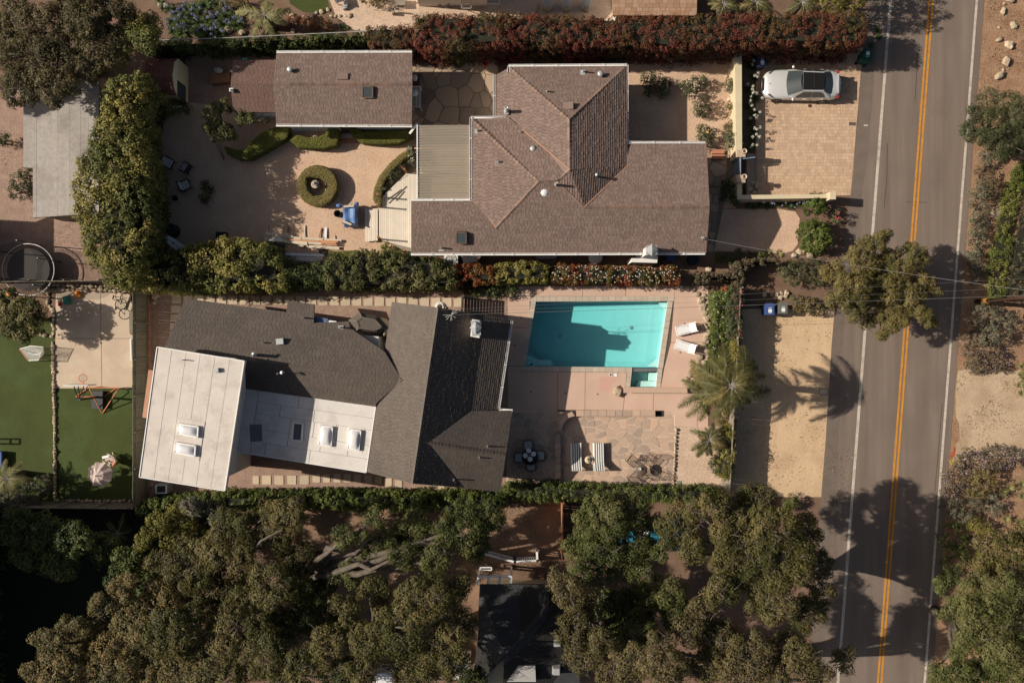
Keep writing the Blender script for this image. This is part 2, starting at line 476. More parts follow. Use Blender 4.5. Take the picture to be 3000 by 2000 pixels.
lm_fpk = LM('pink_flowers', [(.62, .33, .29), (.68, .45, .4)], .2)
lm_fy = LM('yellow_flowers', [(.68, .38, .05), (.7, .5, .15)], .2)
# ------------------------------------------------------------------ foliage
def leaf_mesh(name, pos, nrm, L_, W_, tint, m, var=.35):
    n = len(pos)
    nrm = nrm / (np.linalg.norm(nrm, axis=1, keepdims=True) + 1e-9)
    u = NR.normal(size=(n, 3))
    d = u - (u * nrm).sum(1, keepdims=True) * nrm
    d /= np.linalg.norm(d, axis=1, keepdims=True) + 1e-9
    s = np.cross(nrm, d)
    k = (1 + NR.uniform(-var, var, (n, 1)))
    a = d * L_ * .5 * k; b = s * W_ * .5 * k
    v = np.empty((n, 4, 3), np.float32)
    v[:, 0] = pos - a; v[:, 1] = pos + b; v[:, 2] = pos + a; v[:, 3] = pos - b
    return quads_mesh(name, v.reshape(-1, 3), np.repeat(np.asarray(tint, np.float32), 4), m)

def quads_mesh(name, v, tint, m):
    me = bpy.data.meshes.new(name)
    nv = len(v); nf = nv // 4
    me.vertices.add(nv); me.vertices.foreach_set('co', np.ascontiguousarray(v, np.float32).ravel())
    me.loops.add(nv); me.loops.foreach_set('vertex_index', np.arange(nv, dtype=np.int32))
    me.polygons.add(nf); me.polygons.foreach_set('loop_start', np.arange(0, nv, 4, dtype=np.int32))
    at = me.attributes.new('tint', 'FLOAT', 'POINT'); at.data.foreach_set('value', np.ascontiguousarray(tint, np.float32))
    me.materials.append(m)
    me.update(calc_edges=True)
    return me

def lowfreq(p, f=.8, seed=0.0):
    x, y = p[:, 0] * f + seed, p[:, 1] * f + seed * 1.7
    return .5 + .22 * np.sin(1.3 * x + 1.9 * np.sin(.7 * y)) + .22 * np.sin(1.7 * y + 1.3 * np.sin(1.1 * x)) + .1 * np.sin(3.1 * x - 2.7 * y)

def clumps_to_leaves(cc, cr, n_each, up=.5, tvar=.22, f=.8, bias=0.0, seed=0.0):
    m = len(cc)
    idx = np.repeat(np.arange(m), n_each)
    n = len(idx)
    d = NR.normal(size=(n, 3)); d[:, 2] = np.abs(d[:, 2]) * .9 - .25
    d /= np.linalg.norm(d, axis=1, keepdims=True)
    rr = NR.uniform(.35, 1.0, (n, 1)) ** .6
    pos = cc[idx] + d * rr * cr[idx][:, None]
    nrm = d * .75 + NR.normal(size=(n, 3)) * .35
    nrm[:, 2] += up
    t = np.clip(lowfreq(cc, f, seed) + NR.normal(size=m) * tvar + bias, 0, 1)
    return pos, nrm, np.clip(t[idx] + NR.normal(size=n) * .06, 0, 1)

def blob_surface(blobs, per_m2, zmin=-.3, deep=.72, norm=False):
    cs, sd = [], []
    for c, r in blobs:
        c = np.array(c); r = np.array(r)
        area = 2 * math.pi * (r[0] * r[1] + (r[0] + r[1]) * .5 * r[2]) * .62
        n = max(4, int(area * per_m2))
        d = NR.normal(size=(n * 3, 3)); d /= np.linalg.norm(d, axis=1, keepdims=True)
        d = d[d[:, 2] > zmin][:n]
        cs.append(c + d * r * NR.uniform(.72, 1.05, (len(d), 1))); sd.append(d)
    p = np.concatenate(cs); dn = np.concatenate(sd)
    keep = np.ones(len(p), bool)
    for c, r in blobs:
        q = (p - np.array(c)) / np.array(r)
        keep &= (q * q).sum(1) > deep * deep
    return (p[keep], dn[keep]) if norm else p[keep]

def wblobs(px, zc, flat=.75):
    """pixel blobs (x, y, r[, z]) -> world ellipsoids"""
    o = []
    for b in px:
        z = b[3] if len(b) > 3 else zc
        c = P(b[0], b[1], z); r = U(b[2], z)
        o.append(((c.x, c.y, c.z), (r, r, max(.25, min(r * flat, z * .95)))))
    return o

def lumpy(blobs, k, rnd):
    """break every big ellipsoid into a core and k smaller boughs"""
    o = []
    for c, r in blobs:
        o.append((c, (r[0] * .74, r[1] * .74, r[2] * .70)))
        q = k if r[0] > 1.0 else max(3, k // 2)
        a0 = rnd.uniform(0, 6.28)
        for i in range(q):
            a = a0 + 2 * math.pi * i / q + rnd.uniform(-.4, .4); h = rnd.uniform(-.15, .85); g = math.sqrt(max(0, 1 - h * h)) * rnd.uniform(.55, .75)
            s = rnd.uniform(.30, .46)
            o.append(((c[0] + r[0] * g * math.cos(a), c[1] + r[1] * g * math.sin(a), c[2] + r[2] * h * .62), (r[0] * s, r[1] * s, max(.25, r[2] * s * 1.05))))
    return o

def crown(name, parent, m, blobs, dens=6.0, cr=.30, n=34, leaf=(.14, .075), f=.8, up=.5, tvar=.22, seed=0.0, bias=0.0, fill=True):
    cc, cn = blob_surface(blobs, dens, norm=True)
    rad = cr * NR.uniform(.6, 1.3, len(cc))
    pos, nrm, t = clumps_to_leaves(cc, rad, n, up * .6, tvar, f, bias, seed)
    nrm = nrm + np.repeat(cn, n, axis=0) * .75
    if fill:
        c2 = blob_surface([(c, (r[0] * .68, r[1] * .68, r[2] * .68)) for c, r in blobs], dens * .55, -.6, .6)
        p2, n2, t2 = clumps_to_leaves(c2, np.full(len(c2), cr * 1.25), max(8, n // 2), up, tvar, f, bias - .1, seed)
        pos = np.concatenate([pos, p2]); nrm = np.concatenate([nrm, n2]); t = np.concatenate([t, t2])
    pos[:, 2] = np.maximum(pos[:, 2], .02)
    return link(name, leaf_mesh(name, pos, nrm, leaf[0], leaf[1], t, m), parent)

def curve_pts(a, b, sag, k=5, wob=0.0):
    o = []
    for i in range(k + 1):
        t = i / k
        p = a.lerp(b, t); p.z += sag * math.sin(math.pi * t)
        if wob and 0 < i < k: p += Vector((RD.uniform(-wob, wob), RD.uniform(-wob, wob), RD.uniform(-wob, wob) * .5))
        o.append(p)
    return o

def tree(name, label, cat, px, z, m, base=None, group=None, trunk_r=.28, flat=.6, twigs=0, bark=None, lumps=7, **kw):
    zr = random.Random(len(label))
    bl = wblobs([(b[0], b[1], b[2], b[3] if len(b) > 3 else z * zr.uniform(.78, 1.12)) for b in px], z, flat)
    if base is None:
        base = (sum(b[0][0] for b in bl) / len(bl), sum(b[0][1] for b in bl) / len(bl))
    else:
        q = P(*base); base = (q.x, q.y)
    t = thing(name, label, cat, (base[0], base[1], 0), group)
    lb = lumpy(bl, lumps, random.Random(len(label) * 7 + 1)) if lumps else bl
    crown('crown', t, m, lb, **kw)
    mb = MB()
    zf = max(.3, z * .42)
    fork = Vector((base[0] + RD.uniform(-.3, .3), base[1] + RD.uniform(-.3, .3), zf))
    mb.tube([Vector((base[0], base[1], -.1)), Vector((base[0], base[1], zf * .5)), fork], [trunk_r * 1.25, trunk_r, trunk_r * .85], 8)
    for c, r in bl:
        e = Vector(c) + Vector((0, 0, r[2] * .1))
        dl = (e - fork).length
        k = max(3, min(7, int(dl / .9)))
        pts = curve_pts(fork, e, .12 * dl, k, .10 * min(dl, 3))
        r0 = trunk_r * .55
        mb.tube(pts, [r0 * (1 - .85 * i / k) + .012 for i in range(k + 1)], 6)
    for i in range(twigs):
        c, r = bl[RD.randrange(len(bl))]
        a = RD.uniform(0, 2 * math.pi)
        rr = RD.uniform(.1, .75)
        h = math.sqrt(1 - rr * rr)
        p = Vector((c[0] + r[0] * rr * math.cos(a), c[1] + r[1] * rr * math.sin(a), c[2] + r[2] * h * 1.12))
        q = p + Vector((RD.uniform(-.7, .7), RD.uniform(-.7, .7), RD.uniform(-.25, .2)))
        md = p.lerp(q, .5) + Vector((RD.uniform(-.15, .15), RD.uniform(-.15, .15), .05))
        mb.tube([p, md, q], [.022, .016, .006], 4)
        for s in range(2):
            g = md + Vector((RD.uniform(-.35, .35), RD.uniform(-.35, .35), RD.uniform(-.1, .15)))
            mb.tube([md, g], [.012, .004], 4)
    mb.build('trunk', bark or m_bark, t, True)
    return t

def bush(name, label, px, z, m, group=None, cat='shrub', extra=None, **kw):
    """low shrub: leaf crown down to the ground and a few woody stems"""
    bl = []
    for b in px:
        zt = b[3] if len(b) > 3 else z
        c = P(b[0], b[1], zt * .5); r = U(b[2], zt * .5)
        bl.append(((c.x, c.y, zt * .48), (r, r, zt * .52)))
    bx = sum(b[0][0] for b in bl) / len(bl); by = sum(b[0][1] for b in bl) / len(bl)
    t = thing(name, label, cat, (bx, by, 0), group)
    kw.setdefault('dens', 11); kw.setdefault('cr', .17); kw.setdefault('n', 30); kw.setdefault('leaf', (.085, .05))
    crown('foliage', t, m, bl, **kw)
    mb = MB()
    for c, r in bl:
        for i in range(4):
            a = RD.uniform(0, 6.28)
            mb.tube([Vector((c[0], c[1], 0)), Vector((c[0] + r[0] * .3 * math.cos(a), c[1] + r[1] * .3 * math.sin(a), c[2])),
                     Vector((c[0] + r[0] * .6 * math.cos(a), c[1] + r[1] * .6 * math.sin(a), c[2] + r[2] * .5))], [.03, .02, .008], 5)
    mb.build('stem', m_bark, t)
    if extra:
        for nm, fm, cnt, sz in extra:
            p = blob_surface(bl, 40, .15, .85)
            NR.shuffle(p)
            flowers(nm, t, p[:cnt], sz, fm)
    return t

def flowers(nm, parent, p, sz, fm, petals=7):
    k = len(p)
    idx = np.repeat(np.arange(k), petals)
    d = NR.normal(size=(len(idx), 3)); d[:, 2] = np.abs(d[:, 2])
    d /= np.linalg.norm(d, axis=1, keepdims=True)
    pos = p[idx] + d * sz * .35 + np.array([0, 0, sz * .4])
    return link(nm, leaf_mesh(nm, pos, d + np.array([0, 0, .4]), sz * .8, sz * .6, NR.uniform(0, 1, k)[idx], fm), parent)

def inpoly(x, y, poly):
    r = np.zeros(len(x), bool)
    n = len(poly)
    for i in range(n):
        x0, y0 = poly[i]; x1, y1 = poly[(i + 1) % n]
        c = ((y0 > y) != (y1 > y)) & (x < (x1 - x0) * (y - y0) / (y1 - y0 + 1e-12) + x0)
        r ^= c
    return r

def edgedist(x, y, poly):
    d = np.full(len(x), 1e9)
    n = len(poly)
    for i in range(n):
        x0, y0 = poly[i]; x1, y1 = poly[(i + 1) % n]
        dx, dy = x1 - x0, y1 - y0
        t = np.clip(((x - x0) * dx + (y - y0) * dy) / (dx * dx + dy * dy + 1e-12), 0, 1)
        d = np.minimum(d, np.hypot(x - x0 - t * dx, y - y0 - t * dy))
    return d

def inset(poly, d):
    """pull every corner of a world polygon inwards by d"""
    n = len(poly)
    a = sum(poly[i][0] * poly[(i + 1) % n][1] - poly[(i + 1) % n][0] * poly[i][1] for i in range(n))
    sg = 1 if a > 0 else -1
    o = []
    for i in range(n):
        p0 = Vector(poly[i - 1]); p1 = Vector(poly[i]); p2 = Vector(poly[(i + 1) % n])
        e1 = (p1 - p0).normalized(); e2 = (p2 - p1).normalized()
        n1 = Vector((-e1.y, e1.x)) * sg; n2 = Vector((-e2.y, e2.x)) * sg
        b = n1 + n2
        if b.length < 1e-3: b = n1
        b.normalize()
        k = d / max(.4, b.dot(n1))
        o.append((p1.x + b.x * k, p1.y + b.y * k))
    return o

def hedge(name, label, px, z, m, group=None, cat='hedge', dens=9.0, cr=.24, n=34, leaf=(.10, .06), rough=.12, rnd_edge=.35, hole=None,
          trimmed=0, f=.8, tvar=.22, up=.5, z0=0.0, seed=0.0, extra=None, bias=0.0, corez=.22, slump=0.0, taper=0.0):
    """clipped or loose hedge over the pixel outline px (seen at its top height z)"""
    poly = [(p.x, p.y) for p in (P(x, y, z) for x, y in px)]
    hp = [(p.x, p.y) for p in (P(x, y, z) for x, y in hole)] if hole else None
    cx = sum(p[0] for p in poly) / len(poly); cy = sum(p[1] for p in poly) / len(poly)
    t = thing(name, label, cat, (cx, cy, 0), group)
    xs = [p[0] for p in poly]; ys = [p[1] for p in poly]
    def top(den):
        k = int((max(xs) - min(xs)) * (max(ys) - min(ys)) * den) + 8
        x = NR.uniform(min(xs), max(xs), k); y = NR.uniform(min(ys), max(ys), k)
        ok = inpoly(x, y, poly)
        if hp: ok &= ~inpoly(x, y, hp)
        x, y = x[ok], y[ok]
        e = edgedist(x, y, poly)
        if hp: e = np.minimum(e, edgedist(x, y, hp))
        dz = np.clip(1 - e / rnd_edge, 0, 1)
        q = np.stack([x, y, np.zeros(len(x))], 1)
        zz = z - rnd_edge * (1 - np.sqrt(np.clip(1 - dz * dz, 0, 1))) + (lowfreq(q, 1.9, seed) - .5) * rough * 2 - slump * lowfreq(q, .35, seed + 3)
        nr = np.stack([np.zeros(len(x)), np.zeros(len(x)), np.ones(len(x))], 1)
        return np.stack([x, y, zz], 1), nr
    def sides(den, loop, sg):
        ps, ns = [], []
        k = len(loop)
        a = sum(loop[i][0] * loop[(i + 1) % k][1] - loop[(i + 1) % k][0] * loop[i][1] for i in range(k))
        s_ = (1 if a > 0 else -1) * sg
        for i in range(k):
            A = np.array(loop[i]); B = np.array(loop[(i + 1) % k]); ln = np.linalg.norm(B - A)
            q = int(ln * (z - z0) * den) + 2
            tt = NR.uniform(0, 1, (q, 1)); xy = A + (B - A) * tt
            nn = np.array([(B - A)[1], -(B - A)[0]]) / (ln + 1e-9) * s_
            zz = NR.uniform(z0 + .05, z - rnd_edge * .5, (q, 1))
            ps.append(np.hstack([xy - nn * (NR.uniform(0, .12, (q, 1)) + taper * (1 - (zz - z0) / (z - z0)) * sg), zz])); ns.append(np.hstack([np.tile(nn, (q, 1)), np.full((q, 1), .25)]))
        return np.concatenate(ps), np.concatenate(ns)
    if trimmed:
        p1, n1 = top(trimmed); p2, n2 = sides(trimmed * .6, poly, 1)
        L_ = [(p1, n1), (p2, n2)]
        if hp: L_.append(sides(trimmed * .6, hp, -1))
        pos = np.concatenate([a for a, b in L_]); nrm = np.concatenate([b for a, b in L_])
        tn = np.clip(lowfreq(pos, f, seed) + NR.normal(size=len(pos)) * tvar + bias, 0, 1)
        pos = pos + NR.normal(size=pos.shape) * .012
        nrm = nrm + NR.normal(size=nrm.shape) * .38
    else:
        p1, n1 = top(dens); p2, n2 = sides(dens * .7, poly, 1)
        L_ = [p1, p2]
        if hp: L_.append(sides(dens * .7, hp, -1)[0])
        cc = np.concatenate(L_)
        pos, nrm, tn = clumps_to_leaves(cc, cr * NR.uniform(.6, 1.3, len(cc)), n, up, tvar, f, bias, seed)
        pos[:, 2] = np.maximum(pos[:, 2], z0 + .02)
    link('foliage', leaf_mesh('foliage', pos, nrm, leaf[0], leaf[1], tn, m), t)
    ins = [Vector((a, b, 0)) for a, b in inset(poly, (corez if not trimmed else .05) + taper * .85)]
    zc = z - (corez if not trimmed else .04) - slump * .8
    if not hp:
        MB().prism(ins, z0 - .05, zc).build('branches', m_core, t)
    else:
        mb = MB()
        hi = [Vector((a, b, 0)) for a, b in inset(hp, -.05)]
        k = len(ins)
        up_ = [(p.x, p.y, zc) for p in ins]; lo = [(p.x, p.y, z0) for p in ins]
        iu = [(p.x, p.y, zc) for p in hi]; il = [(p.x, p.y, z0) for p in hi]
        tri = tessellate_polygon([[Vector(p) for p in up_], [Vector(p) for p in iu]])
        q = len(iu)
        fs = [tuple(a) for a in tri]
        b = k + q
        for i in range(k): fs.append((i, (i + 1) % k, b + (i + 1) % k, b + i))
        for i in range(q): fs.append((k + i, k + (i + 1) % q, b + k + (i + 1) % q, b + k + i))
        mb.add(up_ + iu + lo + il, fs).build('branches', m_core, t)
    if extra:
        for nm, fm, cnt, sz in extra:
            p, _ = top(cnt / max(1e-3, (max(xs) - min(xs)) * (max(ys) - min(ys))))
            p[:, 2] += .12
            flowers(nm, t, p, sz, fm)
    return t

def blade_strips(bases, dirs, lens, width, droop, tint, segs=3):
    """narrow arching blades as quads: bases (n,3), horizontal dirs (n,2), lens (n)"""
    n = len(bases)
    V = np.zeros((n, segs, 4, 3), np.float32)
    sd = np.stack([-dirs[:, 1], dirs[:, 0], np.zeros(n)], 1)
    def pt(t):
        hx = lens * (t * .9)
        z = lens * (droop[0] * t - droop[1] * t * t)
        return bases + np.stack([dirs[:, 0] * hx, dirs[:, 1] * hx, z], 1)
    def wd(t): return width * (1 - t) ** .6 * .5 + .002
    for i in range(segs):
        t0, t1 = i / segs, (i + 1) / segs
        a, b = pt(t0), pt(t1)
        V[:, i, 0] = a - sd * wd(t0); V[:, i, 1] = a + sd * wd(t0); V[:, i, 2] = b + sd * wd(t1); V[:, i, 3] = b - sd * wd(t1)
    return V.reshape(-1, 3), np.repeat(tint, segs * 4)

def rosette(name, label, x, y, r_px, m, cat='plant', group=None, blades=40, width=.05, z=.0, droop=(.9, .75), flower=None, extra_stem=None):
    c = P(x, y, z); r = U(r_px)
    t = thing(name, label, cat, (c.x, c.y, 0), group)
    a = NR.uniform(0, 2 * math.pi, blades); ln = r * NR.uniform(.55, 1.1, blades)
    b = np.tile(np.array([[c.x, c.y, z + .05]]), (blades, 1)) + np.stack([np.cos(a), np.sin(a), a * 0], 1) * r * .06
    v, tn = blade_strips(b, np.stack([np.cos(a), np.sin(a)], 1), ln, width, droop, NR.uniform(0, 1, blades))
    link('leaf_blades', quads_mesh('leaf_blades', v, tn, m), t)
    mb = MB()
    mb.tube([Vector((c.x, c.y, -.03)), Vector((c.x, c.y, z + .08))], [max(.03, r * .09), max(.02, r * .07)], 6)
    if flower:
        fm, cnt, hz, fr = flower
        ps = []
        for i in range(cnt):
            ang = RD.uniform(0, 6.28); q = RD.uniform(.1, .8) * r
            p = Vector((c.x + q * math.cos(ang), c.y + q * math.sin(ang), z + hz * RD.uniform(.85, 1.1)))
            mb.tube([Vector((c.x, c.y, z + .05)), p], [.012, .008], 4); ps.append(p)
        mb.build('stem', lm_strap, t)
        for p in ps:
            k = 46
            d = NR.normal(size=(k, 3)); d /= np.linalg.norm(d, axis=1, keepdims=True)
            pos = np.array(p) + d * fr * NR.uniform(.6, 1, (k, 1))
            link('flower_head', leaf_mesh('flower_head', pos, d, fr * .55, fr * .35, NR.uniform(0, 1, k), fm), t)
    else:
        mb.build('stem', m_bark, t)
    return t

def palm(name, label, x, y, z, r_px, fronds, base=None, droop=(.35, .85), m=None, leaflets=46, group=None, lw=.26, wl=.02):
    c = P(x, y, z); r = U(r_px, z)
    b = P(*base) if base else Vector((c.x, c.y, 0))
    t = thing(name, label, 'palm', (b.x, b.y, 0), group)
    if z > .5:
        MB().tube(curve_pts(Vector((b.x, b.y, -.1)), c, 0, 4), [.26, .22, .2, .2, .24], 10).build('trunk', m_bark, t, True)
    else:
        MB().tube([Vector((c.x, c.y, -.1)), c], [.2, .16], 8).build('trunk', m_bark, t, True)
    for i in range(fronds):
        a = 2 * math.pi * i / fronds + RD.uniform(-.3, .3)
        lay = RD.random()
        ln = r * RD.uniform(.5, 1.15)
        bend = RD.uniform(-.45, .45)
        dr = (droop[0] * (.5 + 1.3 * lay), droop[1] * (.75 + .5 * lay))
        def pt(u):
            b_ = a + bend * u
            return Vector((c.x + math.cos(b_) * ln * u * .95, c.y + math.sin(b_) * ln * u * .95, max(.05, c.z + ln * (dr[0] * u - dr[1] * u * u))))
        V = np.zeros((leaflets * 2, 4, 3), np.float32)
        for j in range(leaflets):
            uu = .12 + .88 * (j + RD.random() * .6) / leaflets
            p = pt(uu); tg = (pt(min(1, uu + .03)) - pt(uu - .03)).normalized()
            sd = Vector((-tg.y, tg.x, 0)).normalized()
            ll = ln * lw * (math.sin(math.pi * (uu * .80 + .14)) ** .7) * RD.uniform(.7, 1.15)
            for k, sg in enumerate((-1, 1)):
                dd = (sd * sg + tg * RD.uniform(.6, 1.1) + Vector((0, 0, RD.uniform(-.7, .15)))).normalized()
                wv = tg * wl
                e = p + dd * ll
                V[j * 2 + k] = [p - wv, p + wv, e + wv * .15, e - wv * .15]
        f_ = link('frond', quads_mesh('frond', V.reshape(-1, 3), np.full(leaflets * 8, min(1, max(0, .3 + .5 * (lay - .5) + RD.uniform(-.25, .45))), np.float32), m or lm_palm), t)
        MB().tube([pt(u_) for u_ in (.02, .25, .5, .75, .98)], [.03, .022, .016, .01, .004], 4).build('midrib', m_twig, f_)
    return t

ROCKS = []
def rock_meshes():
    for i in range(5):
        rr = random.Random(100 + i)
        mb = MB().ball((0, 0, 0), (.5, .42, .36), 7, 5, .24, rr)
        ROCKS.append(mb.mesh('rock_shape', m_stone, False))
rock_meshes()

def rock(name, x, y, r_px, parent=None, h=.7, label=None, cat='rock', group=None, z=0.0, asp=1.0, rz=None, m=None):
    c = P(x, y, z); r = U(r_px)
    o = bpy.data.objects.new(name, ROCKS[RD.randrange(len(ROCKS))])
    C.objects.link(o)
    rz = RD.uniform(0, 6.28) if rz is None else rz
    o.matrix_local = Matrix.Translation((c.x, c.y, z + r * h * .45)) @ Matrix.Rotation(rz, 4, 'Z') @ Matrix.Diagonal((2 * r, 2 * r * asp, 2 * r * h, 1))
    par(o, parent)
    if label: tag(o, label, cat, group)
    return o

def stone_row(name, label, pts, r_px, step, cat='stone wall', h=.7, rows=1, z=0.0, wob=2.0):
    """dry-laid line of stones along pixel points: each stone a part"""
    tot = 0; P0 = P(*pts[0])
    t = thing(name, label, cat, (P0.x, P0.y, 0))
    for (x0, y0), (x1, y1) in zip(pts, pts[1:]):
        ln = math.hypot(x1 - x0, y1 - y0); k = max(1, int(ln / step))
        for i in range(k):
            u = (i + .5) / k
            for rw in range(rows):
                rock('stone', x0 + (x1 - x0) * u + RD.uniform(-wob, wob), y0 + (y1 - y0) * u + RD.uniform(-wob, wob) + (rw - (rows - 1) / 2) * r_px * 1.5,
                     r_px * RD.uniform(.75, 1.25), t, h * RD.uniform(.8, 1.15), z=z, asp=RD.uniform(.7, 1.0),
                     rz=math.atan2(-(y1 - y0), x1 - x0) + RD.uniform(-.5, .5))
    return t
# ------------------------------------------------------------------ polygons, paving, shingles
def clip_half(poly, a, b, c):
    """keep a*x + b*y <= c"""
    o = []
    n = len(poly)
    for i in range(n):
        p, q = poly[i], poly[(i + 1) % n]
        dp = a * p[0] + b * p[1] - c; dq = a * q[0] + b * q[1] - c
        if dp <= 0: o.append(p)
        if (dp < 0 < dq) or (dq < 0 < dp):
            t = dp / (dp - dq)
            o.append((p[0] + (q[0] - p[0]) * t, p[1] + (q[1] - p[1]) * t))
    return o

def ccw(poly):
    a = sum(poly[i][0] * poly[(i + 1) % len(poly)][1] - poly[(i + 1) % len(poly)][0] * poly[i][1] for i in range(len(poly)))
    return poly if a > 0 else list(reversed(poly))

def area2(poly):
    return abs(sum(poly[i][0] * poly[(i + 1) % len(poly)][1] - poly[(i + 1) % len(poly)][0] * poly[i][1] for i in range(len(poly)))) / 2

def clip_convex(poly, cl):
    cl = ccw(cl)
    for i in range(len(cl)):
        p, q = cl[i], cl[(i + 1) % len(cl)]
        a, b = q[1] - p[1], -(q[0] - p[0])
        poly = clip_half(poly, a, b, a * p[0] + b * p[1])
        if len(poly) < 3: return []
    return poly

def voronoi(poly, size, rnd):
    """irregular paving cells over a convex world polygon"""
    xs = [p[0] for p in poly]; ys = [p[1] for p in poly]
    sd = []
    y = min(ys) - size
    while y < max(ys) + size:
        x = min(xs) - size
        while x < max(xs) + size:
            sd.append((x + rnd.uniform(-.46, .46) * size, y + rnd.uniform(-.46, .46) * size)); x += size * rnd.uniform(.75, 1.3)
        y += size
    out_ = []
    for i, (x, y) in enumerate(sd):
        c = [(x - 2.2 * size, y - 2.2 * size), (x + 2.2 * size, y - 2.2 * size), (x + 2.2 * size, y + 2.2 * size), (x - 2.2 * size, y + 2.2 * size)]
        for j, (u, v) in enumerate(sd):
            if j == i or abs(u - x) > 3.2 * size or abs(v - y) > 3.2 * size: continue
            a, b = u - x, v - y
            c = clip_half(c, a, b, (u * u + v * v - x * x - y * y) / 2)
            if len(c) < 3: break
        if len(c) >= 3:
            c = clip_convex(c, poly)
            if len(c) >= 3 and area2(c) > size * size * .04: out_.append(c)
    return out_

def shrink(c, j):
    c = ccw(c)
    n = len(c)
    out_ = c
    for i in range(n):
        p, q = c[i], c[(i + 1) % n]
        l = math.hypot(q[0] - p[0], q[1] - p[1])
        if l < 1e-5: continue
        a, b = (q[1] - p[1]) / l, -(q[0] - p[0]) / l
        out_ = clip_half(out_, a, b, a * p[0] + b * p[1] - j)
        if len(out_) < 3: return []
    return out_

def paving(parent, px, size, joint, z0, z1, m, seed, name='flagstone', zj=.008):
    rnd = random.Random(seed)
    poly = ccw([(p.x, p.y) for p in (P(x, y, z1) for x, y in px)])
    k = 0
    for c in voronoi(poly, size, rnd):
        c = shrink(c, joint)
        if len(c) < 3: continue
        MB().prism([Vector((x, y, 0)) for x, y in c], z0, z1 + rnd.uniform(-zj, zj)).build(name, m, parent); k += 1
    return k

def newell(pts):
    n = Vector((0, 0, 0))
    for i in range(len(pts)):
        a, b = pts[i], pts[(i + 1) % len(pts)]
        n += Vector(((a.y - b.y) * (a.z + b.z), (a.z - b.z) * (a.x + b.x), (a.x - b.x) * (a.y + b.y)))
    if n.z < 0: n = -n
    return n.normalized()

class Shingles:
    """collects roof faces; the first 300 whole shingles become parts, the rest one mesh"""
    def __init__(s, roof, m, w=.23, ex=.15, th=.016, most=300):
        s.roof = roof; s.m = m; s.w = w; s.ex = ex; s.th = th; s.most = most; s.objs = []; s.mb = MB()
        s.unit = MB().add([(-.5, 0, th), (.5, 0, th), (.5, 1, th * .2), (-.5, 1, th * .2), (-.5, 0, -.01), (.5, 0, -.01), (.5, 1, -.01), (-.5, 1, -.01)],
                          [(0, 1, 2, 3), (4, 5, 1, 0), (5, 6, 2, 1), (6, 7, 3, 2), (7, 4, 0, 3)]).mesh('shingle_shape', m)
    def face(s, pts, eave, single=True, th=None):
        th = s.th if th is None else th
        n = newell(pts); c = sum(pts, Vector()) / len(pts)
        e = (eave - n * eave.dot(n)).normalized()
        u = n.cross(e)
        if u.z < 0: u = -u; 
        e = u.cross(n)
        p2 = ccw([((p - c).dot(e), (p - c).dot(u)) for p in pts])
        k_ = len(p2)
        if k_ > 3 and any((p2[i][0] - p2[i - 1][0]) * (p2[(i + 1) % k_][1] - p2[i][1]) - (p2[i][1] - p2[i - 1][1]) * (p2[(i + 1) % k_][0] - p2[i][0]) < -1e-3 for i in range(k_)):
            for tri in tessellate_polygon([pts]): s.face([pts[i] for i in tri], eave, single, th)
            return
        v0 = min(p[1] for p in p2); v1 = max(p[1] for p in p2)
        x0 = min(p[0] for p in p2); x1 = max(p[0] for p in p2)
        v = v0
        while v < v1:
            x = x0 - RD.random() * s.w
            while x < x1:
                wd = s.w * RD.uniform(.72, 1.28)
                g = .008
                rect = [(x + g, v), (x + wd - g, v), (x + wd - g, v + s.ex), (x + g, v + s.ex)]
                q = clip_convex(rect, p2)
                if len(q) >= 3 and area2(q) > .0012:
                    full = area2(q) > .985 * area2(rect)
                    if full and single and len(s.objs) < s.most:
                        o0 = c + e * (x + wd / 2) + u * v
                        mt = Matrix((e * (wd - 2 * g), u * s.ex, n)).transposed().to_4x4()
                        mt.translation = o0
                        s.objs.append(mt)
                    else:
                        t = th * RD.uniform(.8, 1.25)
                        top = [c + e * a + u * b + n * (t * (1 - .8 * (b - v) / s.ex)) for a, b in q]
                        bot = [c + e * a + u * b - n * .01 for a, b in q]
                        k = len(q)
                        s.mb.add(top + bot, [tuple(range(k))] + [(k + i, k + (i + 1) % k, (i + 1) % k, i) for i in range(k)])
                x += wd
            v += s.ex
    def done(s):
        for mt in s.objs: link('shingle', s.unit, s.roof, mt)
        if s.mb.v: tag(s.mb.build('shingle_field', s.m, s.roof), kind='stuff')

def roof_base(parent, faces, m, thick=.12, drop=.03):
    """roof deck under the shingles: closed slabs"""
    mb = MB()
    for pts in faces:
        n = newell(pts)
        t = [p - Vector((0, 0, drop)) for p in pts]
        b = [p - Vector((0, 0, thick + drop)) for p in pts]
        k = len(t)
        sg = sum(t[i].x * t[(i + 1) % k].y - t[(i + 1) % k].x * t[i].y for i in range(k))
        if sg < 0: t.reverse(); b.reverse()
        mb.add(t + b, [tuple(range(k)), tuple(range(2 * k - 1, k - 1, -1))] + [(k + i, k + (i + 1) % k, (i + 1) % k, i) for i in range(k)])
    return mb.build('roof', m, parent)

